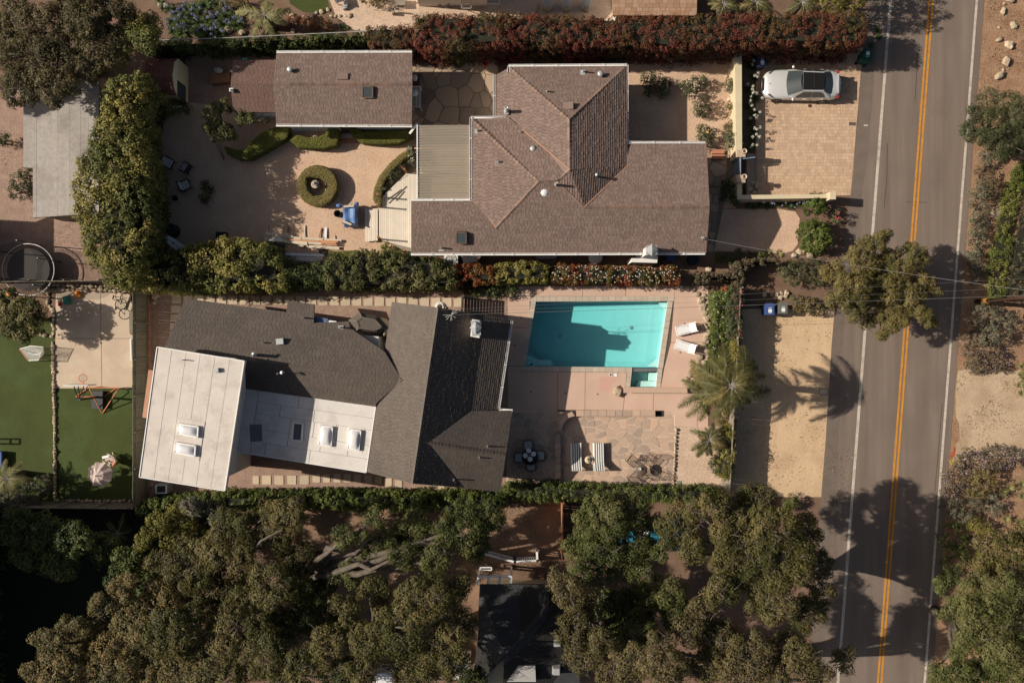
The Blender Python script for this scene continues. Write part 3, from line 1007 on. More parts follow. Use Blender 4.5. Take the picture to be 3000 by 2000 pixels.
CAPM = {}
def caps(roof, a, b, m, w=.26, ln=.24):
    """row of overlapping ridge caps from a to b"""
    if m.name not in CAPM:
        CAPM[m.name] = MB().add([(-.5, -.5, -.05), (0, -.5, .035), (.5, -.5, -.05), (-.5, .5, -.075), (0, .5, .005), (.5, .5, -.075),
                                 (-.5, -.5, -.09), (.5, -.5, -.09)],
                                [(0, 1, 4, 3), (1, 2, 5, 4), (6, 7, 2, 1, 0)]).mesh('cap_shape', m)
    d = b - a; k = max(1, int(d.length / ln)); d.normalize()
    sd = d.cross(Vector((0, 0, 1))).normalized(); up = sd.cross(d)
    for i in range(k):
        p = a.lerp(b, (i + .5) / k) + up * .03
        mt = Matrix((sd * w * RD.uniform(.9, 1.1), d * ((b - a).length / k) * 1.0, up)).transposed().to_4x4(); mt.translation = p
        link('ridge_cap', CAPM[m.name], roof, mt)

def strip(parent, name, pts, wd, ht, m):
    mb = MB()
    for a, b in zip(pts, pts[1:]): mb.bar(a, b, wd, ht)
    return mb.build(name, m, parent)

def gutter(parent, a, b):
    mb = MB()
    d = (b - a).normalized(); sd = Vector((-d.y, d.x, 0))
    mb.bar(a + sd * .06, b + sd * .06, .018, .11); mb.bar(a - sd * .06, b - sd * .06, .018, .11)
    mb.bar(a - Vector((0, 0, .05)), b - Vector((0, 0, .05)), .12, .012)
    k = max(1, int((b - a).length / 1.2))
    for i in range(1, k): 
        p = a.lerp(b, i / k); mb.bar(p - sd * .08 + Vector((0, 0, .05)), p + sd * .08 + Vector((0, 0, .05)), .03, .012)
    return mb.build('gutter', m_gut, parent)

def walls(parent, px, z_ref, z1, m, name='wall', ins=.35, z0=0.0):
    poly = [(p.x, p.y) for p in (P(x, y, z_ref) for x, y in px)]
    q = [Vector((a, b, 0)) for a, b in inset(poly, ins)]
    return MB().prism(q, z0 - .05, z1).build(name, m, parent)

def vent(parent, x, y, z, h=.45, r=.05, m=None, name='vent_pipe', flash=True):
    c = P(x, y, z)
    mb = MB()
    mb.lathe(c, [(r * 1.5, -.1), (r * 1.5, .03), (r, .05), (r, h), (r * .75, h), (r * .75, h - .05)], 10)
    o = mb.build(name, m or m_pipe, parent, True)
    if flash:
        MB().box(c + Vector((-.02, -.04, .03)), (.3, .3, .012)).build('flashing', m_metal, o)
    return o

def cap_vent(parent, x, y, z, r=.12, h=.3, m=None):
    c = P(x, y, z)
    return MB().lathe(c, [(r * .7, -.1), (r * .7, h * .7), (r * 1.05, h * .72), (r * 1.05, h * .85), (r * .6, h), (0.0, h * 1.02)], 14).build('roof_vent', m or m_metal, parent, True)

def skylight(parent, px, z, slope, dome=False, h=.14, m_fr=None):
    """kerb frame and pane over a pixel quad lying at height function slope(x, y)"""
    pts = [P(x, y, slope(x, y)) for x, y in px]
    n = newell(pts); c = sum(pts, Vector()) / 4
    fr = MB()
    for i in range(4):
        a, b = pts[i], pts[(i + 1) % 4]
        fr.bar(a + n * (h / 2 - .03), b + n * (h / 2 - .03), .07, h + .06, n)
    o = fr.build('skylight', m_fr or m_brownm, parent)
    ins = [p + (c - p) * .06 + n * (h - .02) for p in pts]
    if dome:
        K = 6; vs = []; fs = []
        for i in range(K + 1):
            for j in range(K + 1):
                s_, t_ = i / K, j / K
                p = (ins[0] * (1 - s_) + ins[1] * s_) * (1 - t_) + (ins[3] * (1 - s_) + ins[2] * s_) * t_
                b = (1 - (2 * s_ - 1) ** 4) * (1 - (2 * t_ - 1) ** 4)
                vs.append(p + n * (.16 * b))
        for i in range(K):
            for j in range(K):
                fs.append((i * (K + 1) + j, (i + 1) * (K + 1) + j, (i + 1) * (K + 1) + j + 1, i * (K + 1) + j + 1))
        MB().add(vs, fs).build('dome', m_dome, o, True)
    else:
        MB().add(ins, [(0, 1, 2, 3)]).build('pane', m_dglass, o)
    return o

def fence(name, label, a, b, h, m, bw=.15, gap=.012, th=.03, posts=True, group=None, horiz=False, skip=0.0, wob=.01):
    """board fence from world point a to b: every board a part"""
    a = Vector(a); b = Vector(b)
    t = thing(name, label, 'fence', (a.x, a.y, 0), group)
    d = (b - a); ln = d.length; d.normalize(); ang = math.atan2(d.y, d.x)
    if horiz:
        me = MB().box((0, 0, 0), (1, th, bw)).mesh('board_shape', m)
        k = int(h / (bw + gap)); sp = max(1, round(ln / 2.4))
        for i in range(sp):
            for j in range(k):
                p = a.lerp(b, (i + .5) / sp) + Vector((0, 0, .06 + (bw + gap) * (j + .5)))
                link('board', me, t, Matrix.Translation(p) @ Matrix.Rotation(ang, 4, 'Z') @ Matrix.Diagonal((ln / sp - .01, 1, 1, 1)))
    else:
        me = MB().box((0, 0, .5), (bw, th, 1)).mesh('board_shape', m)
        k = int(ln / (bw + gap))
        for i in range(k):
            if RD.random() < skip: continue
            p = a.lerp(b, (i + .5) / k) + Vector((RD.uniform(-wob, wob), RD.uniform(-wob, wob), 0))
            link('board', me, t, Matrix.Translation(p) @ Matrix.Rotation(ang, 4, 'Z') @ Matrix.Diagonal((1, 1, h * RD.uniform(.985, 1.01), 1)))
        sd = Vector((-d.y, d.x, 0))
        for zz in (.35, h - .3):
            MB().bar(a + sd * .04 + Vector((0, 0, zz)), b + sd * .04 + Vector((0, 0, zz)), .04, .09).build('rail', m, t)
    if posts:
        k = max(1, round(ln / 2.4)); sd = Vector((-d.y, d.x, 0)) * .09
        for i in range(k + 1):
            p = a.lerp(b, i / k) + sd
            MB().box((p.x, p.y, h * .5 - .05), (.09, .09, h), ang).build('post', m, t)
    return t
# ------------------------------------------------------------------ ground, road, paving
def lx(x0, k): return lambda y: x0 - k * y
def band(f0, f1, y0=-900, y1=2900, n=40):
    ys = [y0 + (y1 - y0) * i / n for i in range(n + 1)]
    return [(f0(y), y) for y in ys] + [(f1(y), y) for y in reversed(ys)]

HOLE = (1533, 876, 1962, 1139)           # opening in the ground for pool and spa
g0 = P(HOLE[0], HOLE[3]); g1 = P(HOLE[2], HOLE[1])
B_ = 260
gm = MB().add([(-B_, -B_, 0), (B_, -B_, 0), (B_, g0.y, 0), (-B_, g0.y, 0), (-B_, g1.y, 0), (B_, g1.y, 0), (B_, B_, 0), (-B_, B_, 0),
               (g0.x, g0.y, 0), (g0.x, g1.y, 0), (g1.x, g0.y, 0), (g1.x, g1.y, 0)],
              [(0, 1, 2, 3), (4, 5, 6, 7), (3, 8, 9, 4), (10, 2, 5, 11)])
go = gm.build('ground', m_soil); go['kind'] = 'structure'

LE = [(-900, 2620), (150, 2528), (450, 2505), (570, 2493), (934, 2441), (1300, 2418), (1450, 2406), (2900, 2300)]
left_e = lambda y: float(np.interp(y, [a for a, b in LE], [b for a, b in LE])); right_e = lx(2884, .0765)
sheet('road', band(left_e, right_e), .020, m_asph)
sheet('gutter_strip', band(lambda y: left_e(y) + 1, lambda y: left_e(y) + 34 + 4 * math.sin(y / 170)), .024, m_gutter)
wl = lx(2609, .077); yl = lx(2728, .0755); wr = lx(2862, .0765)
for nm, f, hw, m in (('white_edge_line', wl, 4.2, m_white_paint), ('yellow_center_line', lambda y: yl(y) - 5.2, 3.1, m_yellow_paint),
                     ('yellow_center_line', lambda y: yl(y) + 5.2, 3.1, m_yellow_paint), ('white_edge_line', wr, 3.6, m_white_paint)):
    sheet(nm, band(lambda y: f(y) - hw, lambda y: f(y) + hw), .0285, m)
sheet('east_verge', [(right_e(-600), -600), (3500, -600), (3500, 2700), (right_e(2700), 2700)], .006, m_mulch)
sheet('sandy_layby', [(2806, 1085), (2860, 1078), (2950, 1088), (3200, 1060), (3200, 1380), (2960, 1340), (2790, 1352), (2800, 1300), (2812, 1290), (2810, 1240), (2800, 1220), (2800, 1150)], .012, m_sand2)
sheet('courtyard', [(455, 345), (560, 300), (800, 330), (1240, 340), (1240, 770), (455, 770)], .010, m_gravel)
sheet('back_service_yard', [(545, 160), (820, 150), (820, 380), (700, 420), (545, 320)], .007, m_red_gravel)
sheet('side_yard', [(430, 836), (1490, 845), (1490, 1480), (430, 1480)], .011, m_red_gravel)
sheet('trampoline_yard', [(-300, 230), (330, 230), (330, 832), (-300, 832)], .009, m_red_gravel)
sheet('lawn', [(-400, 930), (392, 930), (392, 1466), (-400, 1466)], .009, m_lawn)
sheet('neighbour_gravel', [(1040, -200), (1800, -200), (1800, 125), (1075, 125), (1040, 90), (985, 50), (965, 0), (960, -200)], .009, m_beige_gravel)
sheet('neighbour_lawn', [(835, -60), (850, 12), (885, 34), (930, 42), (968, 36), (955, -10), (940, -60)], .013, m_lawn)
sheet('front_garden', [(1830, 165), (2156, 165), (2156, 610), (2040, 610), (1830, 440)], .010, m_gravel)
sheet('gravel_parking', [(2118, 612), (2280, 612), (2330, 620), (2343, 640), (2337, 715), (2322, 735), (2298, 742), (2092, 735)], .012, m_gravel)
sheet('front_drive', [(2130, 905), (2450, 905), (2443, 934), (2420, 1300), (2408, 1455), (2100, 1455)], .010, m_sand)
sheet('side_gravel', [(1978, 1248), (2135, 1248), (2120, 1450), (1972, 1440)], .012, m_beige_gravel)
sheet('neighbour_dirt', [(880, 1470), (1420, 1478), (1400, 1800), (900, 1780)], .008, m_dirt)
sheet('neighbour_patio', [(1395, 1483), (1648, 1483), (1646, 1645), (1390, 1650)], .013, m_dirt)
sheet('dark_yard', [(-400, 1490), (520, 1490), (520, 1700), (480, 2200), (-400, 2200)], .008, M('shade_painted_turf', (.014, .018, .008), (.018, .022, .009), .7, speck=.2))  # turf colour darkened to stand in for deep tree shade

# concrete pad with scored joints
pad = bpy.data.objects.new('concrete_pad', MB().prism([P(x, y, .02) for x, y in ((162, 850), (391, 848), (391, 1138), (160, 1138))], -.05, .018).mesh('concrete_pad', m_darkjoint))
C.objects.link(pad); pad['kind'] = 'structure'
for q in (((163, 851), (293.5, 850), (294.5, 990.8), (163, 990.8)), ((294.8, 850), (390, 849), (390, 990.8), (295.8, 990.8)),
          ((162, 992), (296, 992), (297.5, 1137), (161, 1137)), ((297.3, 992), (390, 992), (390, 1137), (298.8, 1137))):
    MB().prism([P(x, y, .03) for x, y in q], .0, .034).build('slab', m_conc, pad)

# driveway of pavers
drv = [(2214, 140), (2529, 140), (2515, 300), (2504, 450), (2494, 573), (2214, 573)]
dw = sheet('driveway', drv, .014, M('sand_joint', (.38, .26, .165)))
pv = MB().box((0, 0, .5), (1, 1, 1)).mesh('paver_shape', m_paver)
poly = ccw([(p.x, p.y) for p in (P(x, y) for x, y in drv)])
px0 = min(p[0] for p in poly); px1 = max(p[0] for p in poly); py0 = min(p[1] for p in poly); py1 = max(p[1] for p in poly)
fld = MB(); cnt = 0; rown = 0
yy = py0
while yy < py1:
    hh = .205
    xx = px0 - RD.random() * .2
    while xx < px1:
        ww = RD.choice((.14, .205, .205, .27))
        g = .007
        rect = [(xx + g, yy + g), (xx + ww - g, yy + g), (xx + ww - g, yy + hh - g), (xx + g, yy + hh - g)]
        q = clip_convex(rect, poly)
        if len(q) >= 3 and area2(q) > .004:
            if area2(q) > .99 * area2(rect) and cnt < 300 and ww > .2 and xx > px0 + .6 and 1.0 < yy - py0 < 6.6:
                link('paver', pv, dw, Matrix.Translation((xx + ww / 2, yy + hh / 2, .0)) @ Matrix.Diagonal((ww - 2 * g, hh - 2 * g, .026 + RD.uniform(-.002, .002), 1))); cnt += 1
            else:
                fld.prism([Vector((a, b, 0)) for a, b in q], .0, .026 + RD.uniform(-.003, .003))
        xx += ww
    yy += hh
tag(fld.build('paver_field', m_paver, dw), kind='stuff')
hb = thing('meter_box', 'small brown meter lid in a pale frame set in the paver driveway', 'utility box', P(2497, 364))
MB().prism([P(x, y) for x, y in ((2484, 356), (2509, 357), (2508, 371), (2483, 370))], .0, .034).build('frame', m_conc, hb)
MB().prism([P(x, y) for x, y in ((2486.5, 358), (2507, 359), (2506, 369), (2486, 368.5))], .0, .042).build('lid', m_brownm, hb)
one('water_meter_lid', 'pale concrete meter lid at the edge of the sandy drive', 'utility box',
    MB().prism([P(x, y) for x, y in ((2399, 1136), (2425, 1136), (2425, 1157), (2399, 1157))], .0, .04).mat(1).prism([P(x, y) for x, y in ((2402, 1139), (2422, 1139), (2422, 1154), (2402, 1154))], .0, .048), [m_woodg, m_conc])
sheet('white_road_dash', [(2531, 365), (2543, 366), (2542.5, 370), (2530.5, 369.5)], .031, m_white_paint)
sheet('white_road_dash', [(2759, 1385), (2767, 1385), (2767, 1389), (2759, 1389)], .031, m_white_paint)

# sprayed survey marks on the shoulder
def scribble(name, strokes, m, z=.033):
    mb = MB()
    for st in strokes:
        for a, b in zip(st, st[1:]):
            A = P(*a, z); Bq = P(*b, z); d = (Bq - A)
            if d.length < 1e-4: continue
            d.normalize(); n = Vector((-d.y, d.x, 0)) * .018
            mb.add([A - n, Bq - n, Bq + n, A + n], [(0, 1, 2, 3)])
    o = mb.build(name, m); o['kind'] = 'structure'
scribble('red_spray_marking', [[(2796, 1308), (2797, 1322), (2790, 1324)], [(2798, 1309), (2796, 1334), (2790, 1336)], [(2786, 1329), (2789, 1325), (2794, 1327), (2790, 1331)],
                               [(2782, 1332), (2789, 1338)], [(2784, 1339), (2790, 1334)], [(2796, 1336), (2797, 1341)], [(2793, 1318), (2797, 1315)]], m_red)
scribble('yellow_spray_marking', [[(2795, 1343), (2793, 1361)], [(2789, 1346), (2793, 1350)], [(2779, 1347), (2786, 1352)], [(2784, 1352), (2787, 1363), (2790, 1355)]], M('yellow_spray', (.6, .5, .05)))

# ---------------------------------------------------------------- pool, spa, deck
pool_px = [(1570, 883), (1957, 882), (1928, 1077), (1539, 1072)]
spa_px = [(1853, 1090), (1927, 1089), (1921, 1133), (1846, 1133)]
POOL = [P(x, y, -.05) for x, y in pool_px]
SPA = [P(x, y, -.05) for x, y in spa_px]
def basin(name, top, depth, m, parent):
    """open plaster basin below the water"""
    t = [Vector((p.x, p.y, .0)) for p in top]; b = [Vector((p.x, p.y, -d)) for p, d in zip(top, depth)]
    return MB().add(t + b, [(7, 6, 5, 4)] + [(i, 4 + i, 4 + (i + 1) % 4, (i + 1) % 4) for i in range(4)]).build(name, m, parent)
m_water = bpy.data.materials.new('pool_water'); m_water.use_nodes = True
nt = m_water.node_tree; nt.nodes.remove(nt.nodes['Principled BSDF'])
tr = nt.nodes.new('ShaderNodeBsdfTransparent'); tr.inputs[0].default_value = (1, 1, 1, 1)
gl = nt.nodes.new('ShaderNodeBsdfGlossy'); gl.inputs['Roughness'].default_value = .03
bp = nt.nodes.new('ShaderNodeBump'); bp.inputs['Strength'].default_value = .25; bp.inputs['Distance'].default_value = .02
wv = nt.nodes.new('ShaderNodeTexWave'); wv.wave_type = 'RINGS'; wv.rings_direction = 'Z'; wv.inputs['Scale'].default_value = 1.3
wv.inputs['Distortion'].default_value = 1.5; wv.inputs['Detail'].default_value = 2
mp = nt.nodes.new('ShaderNodeMapping'); gg = nt.nodes.new('ShaderNodeNewGeometry')
rc = P(1830, 1040); mp.inputs['Location'].default_value = (-rc.x, -rc.y, 0)
nt.links.new(gg.outputs['Position'], mp.inputs[0]); nt.links.new(mp.outputs[0], wv.inputs[0]); nt.links.new(wv.outputs['Fac'], bp.inputs['Height'])
nt.links.new(bp.outputs[0], gl.inputs['Normal'])
mx = nt.nodes.new('ShaderNodeMixShader'); mx.inputs[0].default_value = .05; nt.links.new(tr.outputs[0], mx.inputs[1]); nt.links.new(gl.outputs[0], mx.inputs[2])
nt.links.new(mx.outputs[0], nt.nodes['Material Output'].inputs['Surface'])
va = nt.nodes.new('ShaderNodeVolumeAbsorption'); va.inputs['Color'].default_value = (.0, .775, .80, 1); va.inputs['Density'].default_value = .34
nt.links.new(va.outputs[0], nt.nodes['Material Output'].inputs['Volume'])
def water(top, depth, parent):
    w_ = inner(top, .008)
    MB().add([Vector((p.x, p.y, -.06)) for p in w_] + [Vector((p.x, p.y, .012 - d_)) for p, d_ in zip(w_, depth)],
             [(3, 2, 1, 0), (4, 5, 6, 7)] + [(i, (i + 1) % 4, 4 + (i + 1) % 4, 4 + i) for i in range(4)]).build('water', m_water, parent)
pool = thing('swimming_pool', 'rectangular turquoise swimming pool with pale stone coping', 'swimming pool', P(1750, 980))
PD = (1.9, 1.0, 1.15, 1.9)
basin('basin', POOL, PD, m_pooltile, pool)
def inner(pts, e): 
    c = sum(pts, Vector()) / len(pts)
    return [p + (c - p).normalized() * e for p in pts]
water(POOL, PD, pool)
# corner steps and shelves, under water
def corner(nm, x, y, pts, z):
    MB().prism([P(a, b, z) for a, b in pts], -.9, z).build(nm, m_pooltile, pool)
corner('corner_step', 0, 0, [(1543, 1040), (1552, 1042), (1580, 1054), (1612, 1054), (1622, 1070), (1541, 1069)], -.75)
corner('corner_step', 0, 0, [(1547, 1020), (1556, 1028), (1585, 1053), (1545, 1053)], -1.1)
corner('corner_seat', 0, 0, [(1930, 886), (1952, 886), (1949, 908)], -.45)
corner('corner_seat', 0, 0, [(1934, 1044), (1927, 1074), (1900, 1073)], -.45)
for x, y in ((1640, 985), (1850, 960)): MB().lathe(P(x, y, -1.62 if x < 1700 else -1.22), [(.12, 0), (.12, .02), (.1, .025), (0, .025)], 14).build('drain', m_metal, pool)
MB().ball(P(1557, 1066, -.02), (.09, .09, .05), 8, 5).build('floating_dispenser', m_binblue, pool, True)
# coping stones
def coping(parent, a, b, wd, n, m, z=.05, sgn=1):
    A = P(*a, z); Bq = P(*b, z); d = (Bq - A); ln = d.length; d.normalize(); sd = Vector((-d.y, d.x, 0)) * sgn
    for i in range(n):
        p = A + d * (ln * i / n + .006); q = A + d * (ln * (i + 1) / n - .006)
        MB().prism([p, q, q + sd * wd, p + sd * wd], -.06, z + RD.uniform(-.002, .002)).build('coping_stone', m, parent)
m_cope = M('coping_stone', (.50, .415, .325), (.45, .375, .295), 2, rnd=.08)
coping(pool, (1553, 883), (1975, 882), .31, 22, m_cope)
coping(pool, (1539, 1072), (1570, 883), .31, 10, m_cope)
coping(pool, (1928, 1077), (1957, 882), .31, 10, m_cope, .05, -1)
coping(pool, (1522, 1072.2), (1852, 1076), .31, 17, m_cope, .05, -1)
spa = thing('spa', 'small pale green spa basin joined to the pool corner', 'spa', P(1887, 1112))
basin('basin', SPA, (.9, .9, .9, .9), m_skin1, spa)
MB().prism([P(x, y, -.4) for x, y in ((1870, 1116), (1922, 1116), (1920, 1132), (1866, 1132))], -.88, -.42).build('bench', m_skin1, spa)
MB().prism([P(x, y, -.4) for x, y in ((1903, 1092), (1925, 1092), (1923, 1115), (1901, 1115))], -.88, -.42).build('bench', m_skin1, spa)
water(SPA, (.9,) * 4, spa)
MB().prism([P(x, y, -.02) for x, y in ((1852, 1077.5), (1928, 1078.5), (1927.5, 1088), (1852, 1088.5))], -.3, -.012).build('spillway_tile', m_pebble, spa)
coping(spa, (1846, 1134), (1852.5, 1077), .28, 4, m_cope)
coping(spa, (1922, 1134), (1928, 1078), .28, 4, m_cope, .05, -1)

deckp = sheet('pool_deck', [(1488, 838), (2075, 838), (2075, 1250), (1976, 1250), (1976, 1208), (1488, 1204)], .016, m_darkjoint,
              holes=[[(1569, 884), (1958, 883), (1929, 1078), (1923, 1134), (1845, 1134), (1852, 1078), (1539, 1073)]])
for q in ([(1488, 838), (1552, 838), (1553, 867), (1548, 960), (1488, 958)], [(1553.2, 838), (1706, 838), (1706, 867.5), (1554, 867.5)], [(1707.2, 838), (1833, 838), (1833, 867.5), (1707.2, 867.5)],
          [(1834.2, 838), (1976, 838), (1975, 867.5), (1834.2, 867.5)], [(1488, 959.2), (1546, 961.2), (1527, 1071), (1488, 1071)],
          [(1488, 1072.2), (1524, 1072.2), (1523, 1088), (1634, 1089), (1632, 1206), (1488, 1204)], [(1635.2, 1089), (1714, 1090), (1713, 1200), (1633.2, 1200)],
          [(1715.2, 1090), (1836, 1091), (1825, 1201), (1714.2, 1200)], [(1837.4, 1091), (1842, 1091), (1838, 1135), (1914, 1135.4), (1913, 1201), (1826.4, 1201)],
          [(1977.2, 838), (2075, 838), (2075, 1002), (1966, 1002), (1974, 900)], [(1965.6, 1003.4), (2075, 1003.4), (2075, 1125), (2043, 1136), (1936, 1135.4), (1946, 1080)],
          [(1915.2, 1136.6), (2042, 1137.2), (2042, 1250), (1976, 1249), (1976, 1214), (1914.2, 1202)], [(2043.4, 1137.2), (2075, 1128), (2075, 1250), (2043.4, 1250)]):
    MB().prism([P(x, y, .03) for x, y in q], .0, .032).build('slab', m_deckc, deckp)
for x, y in ((1648, 848), (1767, 850), (1892, 853), (1527, 930), (1508, 1010), (1555, 1147), (1656, 1151), (1751, 1154), (2006, 948), (2021, 980), (1993, 1032), (1488 + 14, 940)):
    MB().lathe(P(x, y, .03), [(.055, 0), (.055, .006), (.0, .007)], 10).build('drain_cap', m_darkjoint, deckp)
MB().prism([P(x, y, .04) for x, y in ((1757, 1104), (1803, 1103), (1803, 1121), (1788, 1121), (1788, 1144), (1756, 1144))], .0, .036).build('patched_slab', M('patch', (.56, .33, .255), speck=.05), deckp)
sk = thing('skimmer_lid', 'open white pool skimmer box with its round lid lying beside it', 'pool skimmer', P(1790, 1097))
MB().lathe(P(1789, 1097, .034), [(.10, 0), (.10, .02), (.07, .02), (.065, .008), (0, .008)], 14).build('rim', m_white, sk)
MB().lathe(P(1789, 1097, .044), [(.066, 0), (.0, .001)], 14).build('opening', m_black, sk)
MB().lathe(P(1804, 1098, .034), [(.11, 0), (.11, .025), (.0, .03)], 14).build('round_lid', m_white, sk)

# flagstone terrace
pat = sheet('terrace', [(1484, 1204), (1976, 1204), (1976, 1436), (1484, 1425)], .012, m_joint)
paving(pat, [(1484, 1206), (1974, 1206), (1972, 1434), (1484, 1423)], .52, .017, .0, .03, m_flag, 5)
npat = sheet('kitchen_terrace', [(1205, 150), (1460, 150), (1460, 372), (1205, 372)], .012, M('joint_sand', (.24, .17, .115)))
paving(npat, [(1205, 150), (1460, 150), (1460, 372), (1205, 372)], .95, .028, .0, .035, m_flagd, 9)
# stepping slabs beside the house
sp1 = sheet('slab_path', [(500, 858), (1350, 868), (1350, 900), (500, 892)], .014, m_red_gravel)
sx = [(518, 24), (548, 28), (576, 26), (594, 24), (621, 22), (644, 24)]
sx = [(505 + i * 33.0, 26) for i in range(26)]
for i, (x, wd) in enumerate(sx):
    y0 = 863 + .012 * (x - 505)
    MB().prism([P(a, b) for a, b in ((x, y0), (x + wd, y0 + .5), (x + wd, y0 + 26), (x, y0 + 26))], .0, .045).build('slab', m_slab, sp1)
for i, y in enumerate((895, 921, 947, 972)):
    MB().prism([P(a, b) for a, b in ((503 - i * 2, y), (529 - i * 2, y), (528 - i * 2, y + 20), (502 - i * 2, y + 20))], .0, .045).build('slab', m_slab, sp1)
sp2 = sheet('south_slab_path', [(735, 1390), (1340, 1395), (1340, 1425), (735, 1425)], .0145, m_red_gravel)
for x, wd, y in ((741, 18, 1393), (768, 26, 1392), (804, 27, 1392), (842, 26, 1392), (879, 26, 1392), (916, 22, 1388), (947, 20, 1388), (978, 20, 1388), (1008, 20, 1388), (1038, 20, 1389),
                 (1069, 20, 1391), (1099, 20, 1394), (1128, 20, 1400), (1158, 20, 1405), (1282, 20, 1420)):
    hh = wd if wd > 24 else 24
    MB().prism([P(a, b) for a, b in ((x, y), (x + wd, y), (x + wd, y + hh), (x, y + hh))], .0, .045).build('slab', m_slab, sp2)
# stones along the front path
fp = sheet('front_path', [(2062, 420), (2150, 440), (2150, 540), (2120, 600), (2090, 740), (2062, 740)], .014, bpy.data.materials['joint_sand'])
paving(fp, [(2064, 424), (2130, 440), (2130, 545), (2064, 545)], .75, .03, .0, .035, m_flagd, 21)
paving(fp, [(2066, 550), (2112, 550), (2090, 738), (2066, 738)], .55, .03, .0, .035, m_flagd, 22)

# litter and tar
mb = MB()
for pts in ([(2652, 591), (2668, 592.5), (2695, 592), (2716, 594)], [(2600, 420), (2598, 520), (2590, 610)], [(2760, 1180), (2752, 1290), (2746, 1360), (2738, 1440)], [(2690, 150), (2684, 240), (2680, 300)]):
    for a, b in zip(pts, pts[1:]):
        A = P(*a, .0262); Bq = P(*b, .0262); d = (Bq - A).normalized(); n = Vector((-d.y, d.x, 0)) * .016
        mb.add([A - n, Bq - n, Bq + n, A + n], [(0, 1, 2, 3)])
mb.build('tar_seam', M('tar', (.07, .055, .048)))['kind'] = 'structure'
def litter(name, label, px, n, m, z=.05, size=.07):
    pl = [(p.x, p.y) for p in (P(x, y) for x, y in px)]
    xs = [p[0] for p in pl]; ys = [p[1] for p in pl]
    x = NR.uniform(min(xs), max(xs), n); y = NR.uniform(min(ys), max(ys), n)
    k = inpoly(x, y, pl) & (lowfreq(np.stack([x, y], 1), 1.3) + NR.normal(size=n) * .18 > .55)
    p = np.stack([x[k], y[k], np.full(k.sum(), z)], 1)
    tag(link(name, leaf_mesh(name, p, NR.normal(size=p.shape) * .3 + np.array([0, 0, 1]), size, size * .55, NR.uniform(0, 1, len(p)), m)), label, 'leaf litter', None, 'stuff')
lm_lit = LM('dry_leaves', [(.16, .10, .055), (.26, .17, .09), (.36, .26, .16)], .3, 0)
litter('fallen_leaves', 'dry leaves scattered over the sandy street drive', [(2175, 930), (2435, 930), (2405, 1455), (2140, 1455)], 1500, lm_lit)
litter('fallen_leaves', 'dry leaves drifted along the road shoulder below the oaks', [(2420, 1300), (2500, 1300), (2450, 2000), (2380, 2000)], 2600, lm_lit)
litter('fallen_leaves', 'dry mulch flakes strewn over the east bank', [(2885, 0), (3000, 0), (3000, 480), (2850, 480)], 5000, lm_lit)
litter('fallen_leaves', 'dry leaves in the trampoline yard gravel', [(0, 340), (300, 640), (300, 830), (0, 830)], 2500, lm_lit)
litter('fallen_leaves', 'dry leaves dropped over the courtyard gravel', [(480, 340), (1100, 430), (1100, 740), (480, 740)], 1400, lm_lit, .03, .06)
litter('fallen_leaves', 'dry leaves under the big oaks', [(860, 1490), (1640, 1490), (1640, 1680), (860, 1800)], 6000, lm_lit, .05, .09)
litter('fallen_leaves', 'dry leaves along the verge below the sandy layby', [(2800, 1080), (3000, 1080), (3000, 1350), (2790, 1350)], 1600, lm_lit)
# ------------------------------------------------------------------ brown-roofed main house
EX = Vector((1, 0, 0)); EY = Vector((0, 1, 0))
def onp(x, y, a, b, c):
    """point under pixel (x, y) on the plane through a, b, c"""
    n = (b - a).cross(c - a); o = Vector((0, 0, H)); d = P(x, y, 0) - o
    return o + d * ((a - o).dot(n) / d.dot(n))
h1 = thing('ranch_house', 'sprawling brown shingled ranch house with hipped wings and white gutters', 'house', P(1660, 560))
ze = 2.7
Q = lambda x, y, z: P(x, y, z)
A1 = Q(1668, 350, 4.3); A2 = Q(1669, 498, 4.3)       # ridge of the north wing
B1 = Q(1579, 532, 4.1); B2 = Q(1634, 531, 4.1)       # short middle ridge
E1 = Q(1712, 607, 3.6); E2 = Q(2076, 606, 3.6)       # east ridge
W1 = Q(1205, 665, 3.22); W2 = Q(1453, 668, 3.22)       # west ridge
faces = [
    ([Q(1453, 743, ze), Q(2066, 742, ze), E2, E1, W2], EX),
    ([E1, B2, B1, W2], EX),
    ([E1, E2, Q(2066, 419, 2.65), onp(1837, 419, E1, E2, Q(2066, 419, 2.65)), onp(1837, 486, E1, E2, Q(2066, 419, 2.65))], EX),
    ([Q(1205, 588, ze), Q(1383, 587, ze), W2, W1], EX),
    ([Q(1381, 347, ze), Q(1381, 585, ze), W2, B1], EY),
    ([Q(1381, 347, ze), Q(1490, 346, 2.7), A2, B2, B1], EX),
    ([Q(1490, 346, 2.72), A2, A1, Q(1495, 197, 2.72)], EY),
    ([Q(1492, 195, ze), Q(1835, 194, ze), A1], EX),
    ([Q(1835, 194, ze), Q(1838, 484, 2.85), A2, A1], EY),
    ([Q(1205, 743, ze), Q(1453, 743, ze), W2, W1], EX),
    ([Q(1450, 222, 2.4), Q(1450, 344, 2.4), Q(1490, 346, 2.72), Q(1495, 197, 2.72)], EY),
    ([Q(1838, 484, 2.85), E1, A2], EY),
    ([E1, B2, A2], EY),
]
rf1 = roof_base(h1, [f for f, e in faces], m_shin1, .12, .07)
sh = Shingles(rf1, m_shin1)
order = [0, 1, 2, 3, 4, 5, 6, 7, 9, 10]
for i in order: sh.face(faces[i][0], faces[i][1], single=(i == 0))
for i in (8, 11, 12): sh.face(faces[i][0], EY, False, .034)
sh.done()
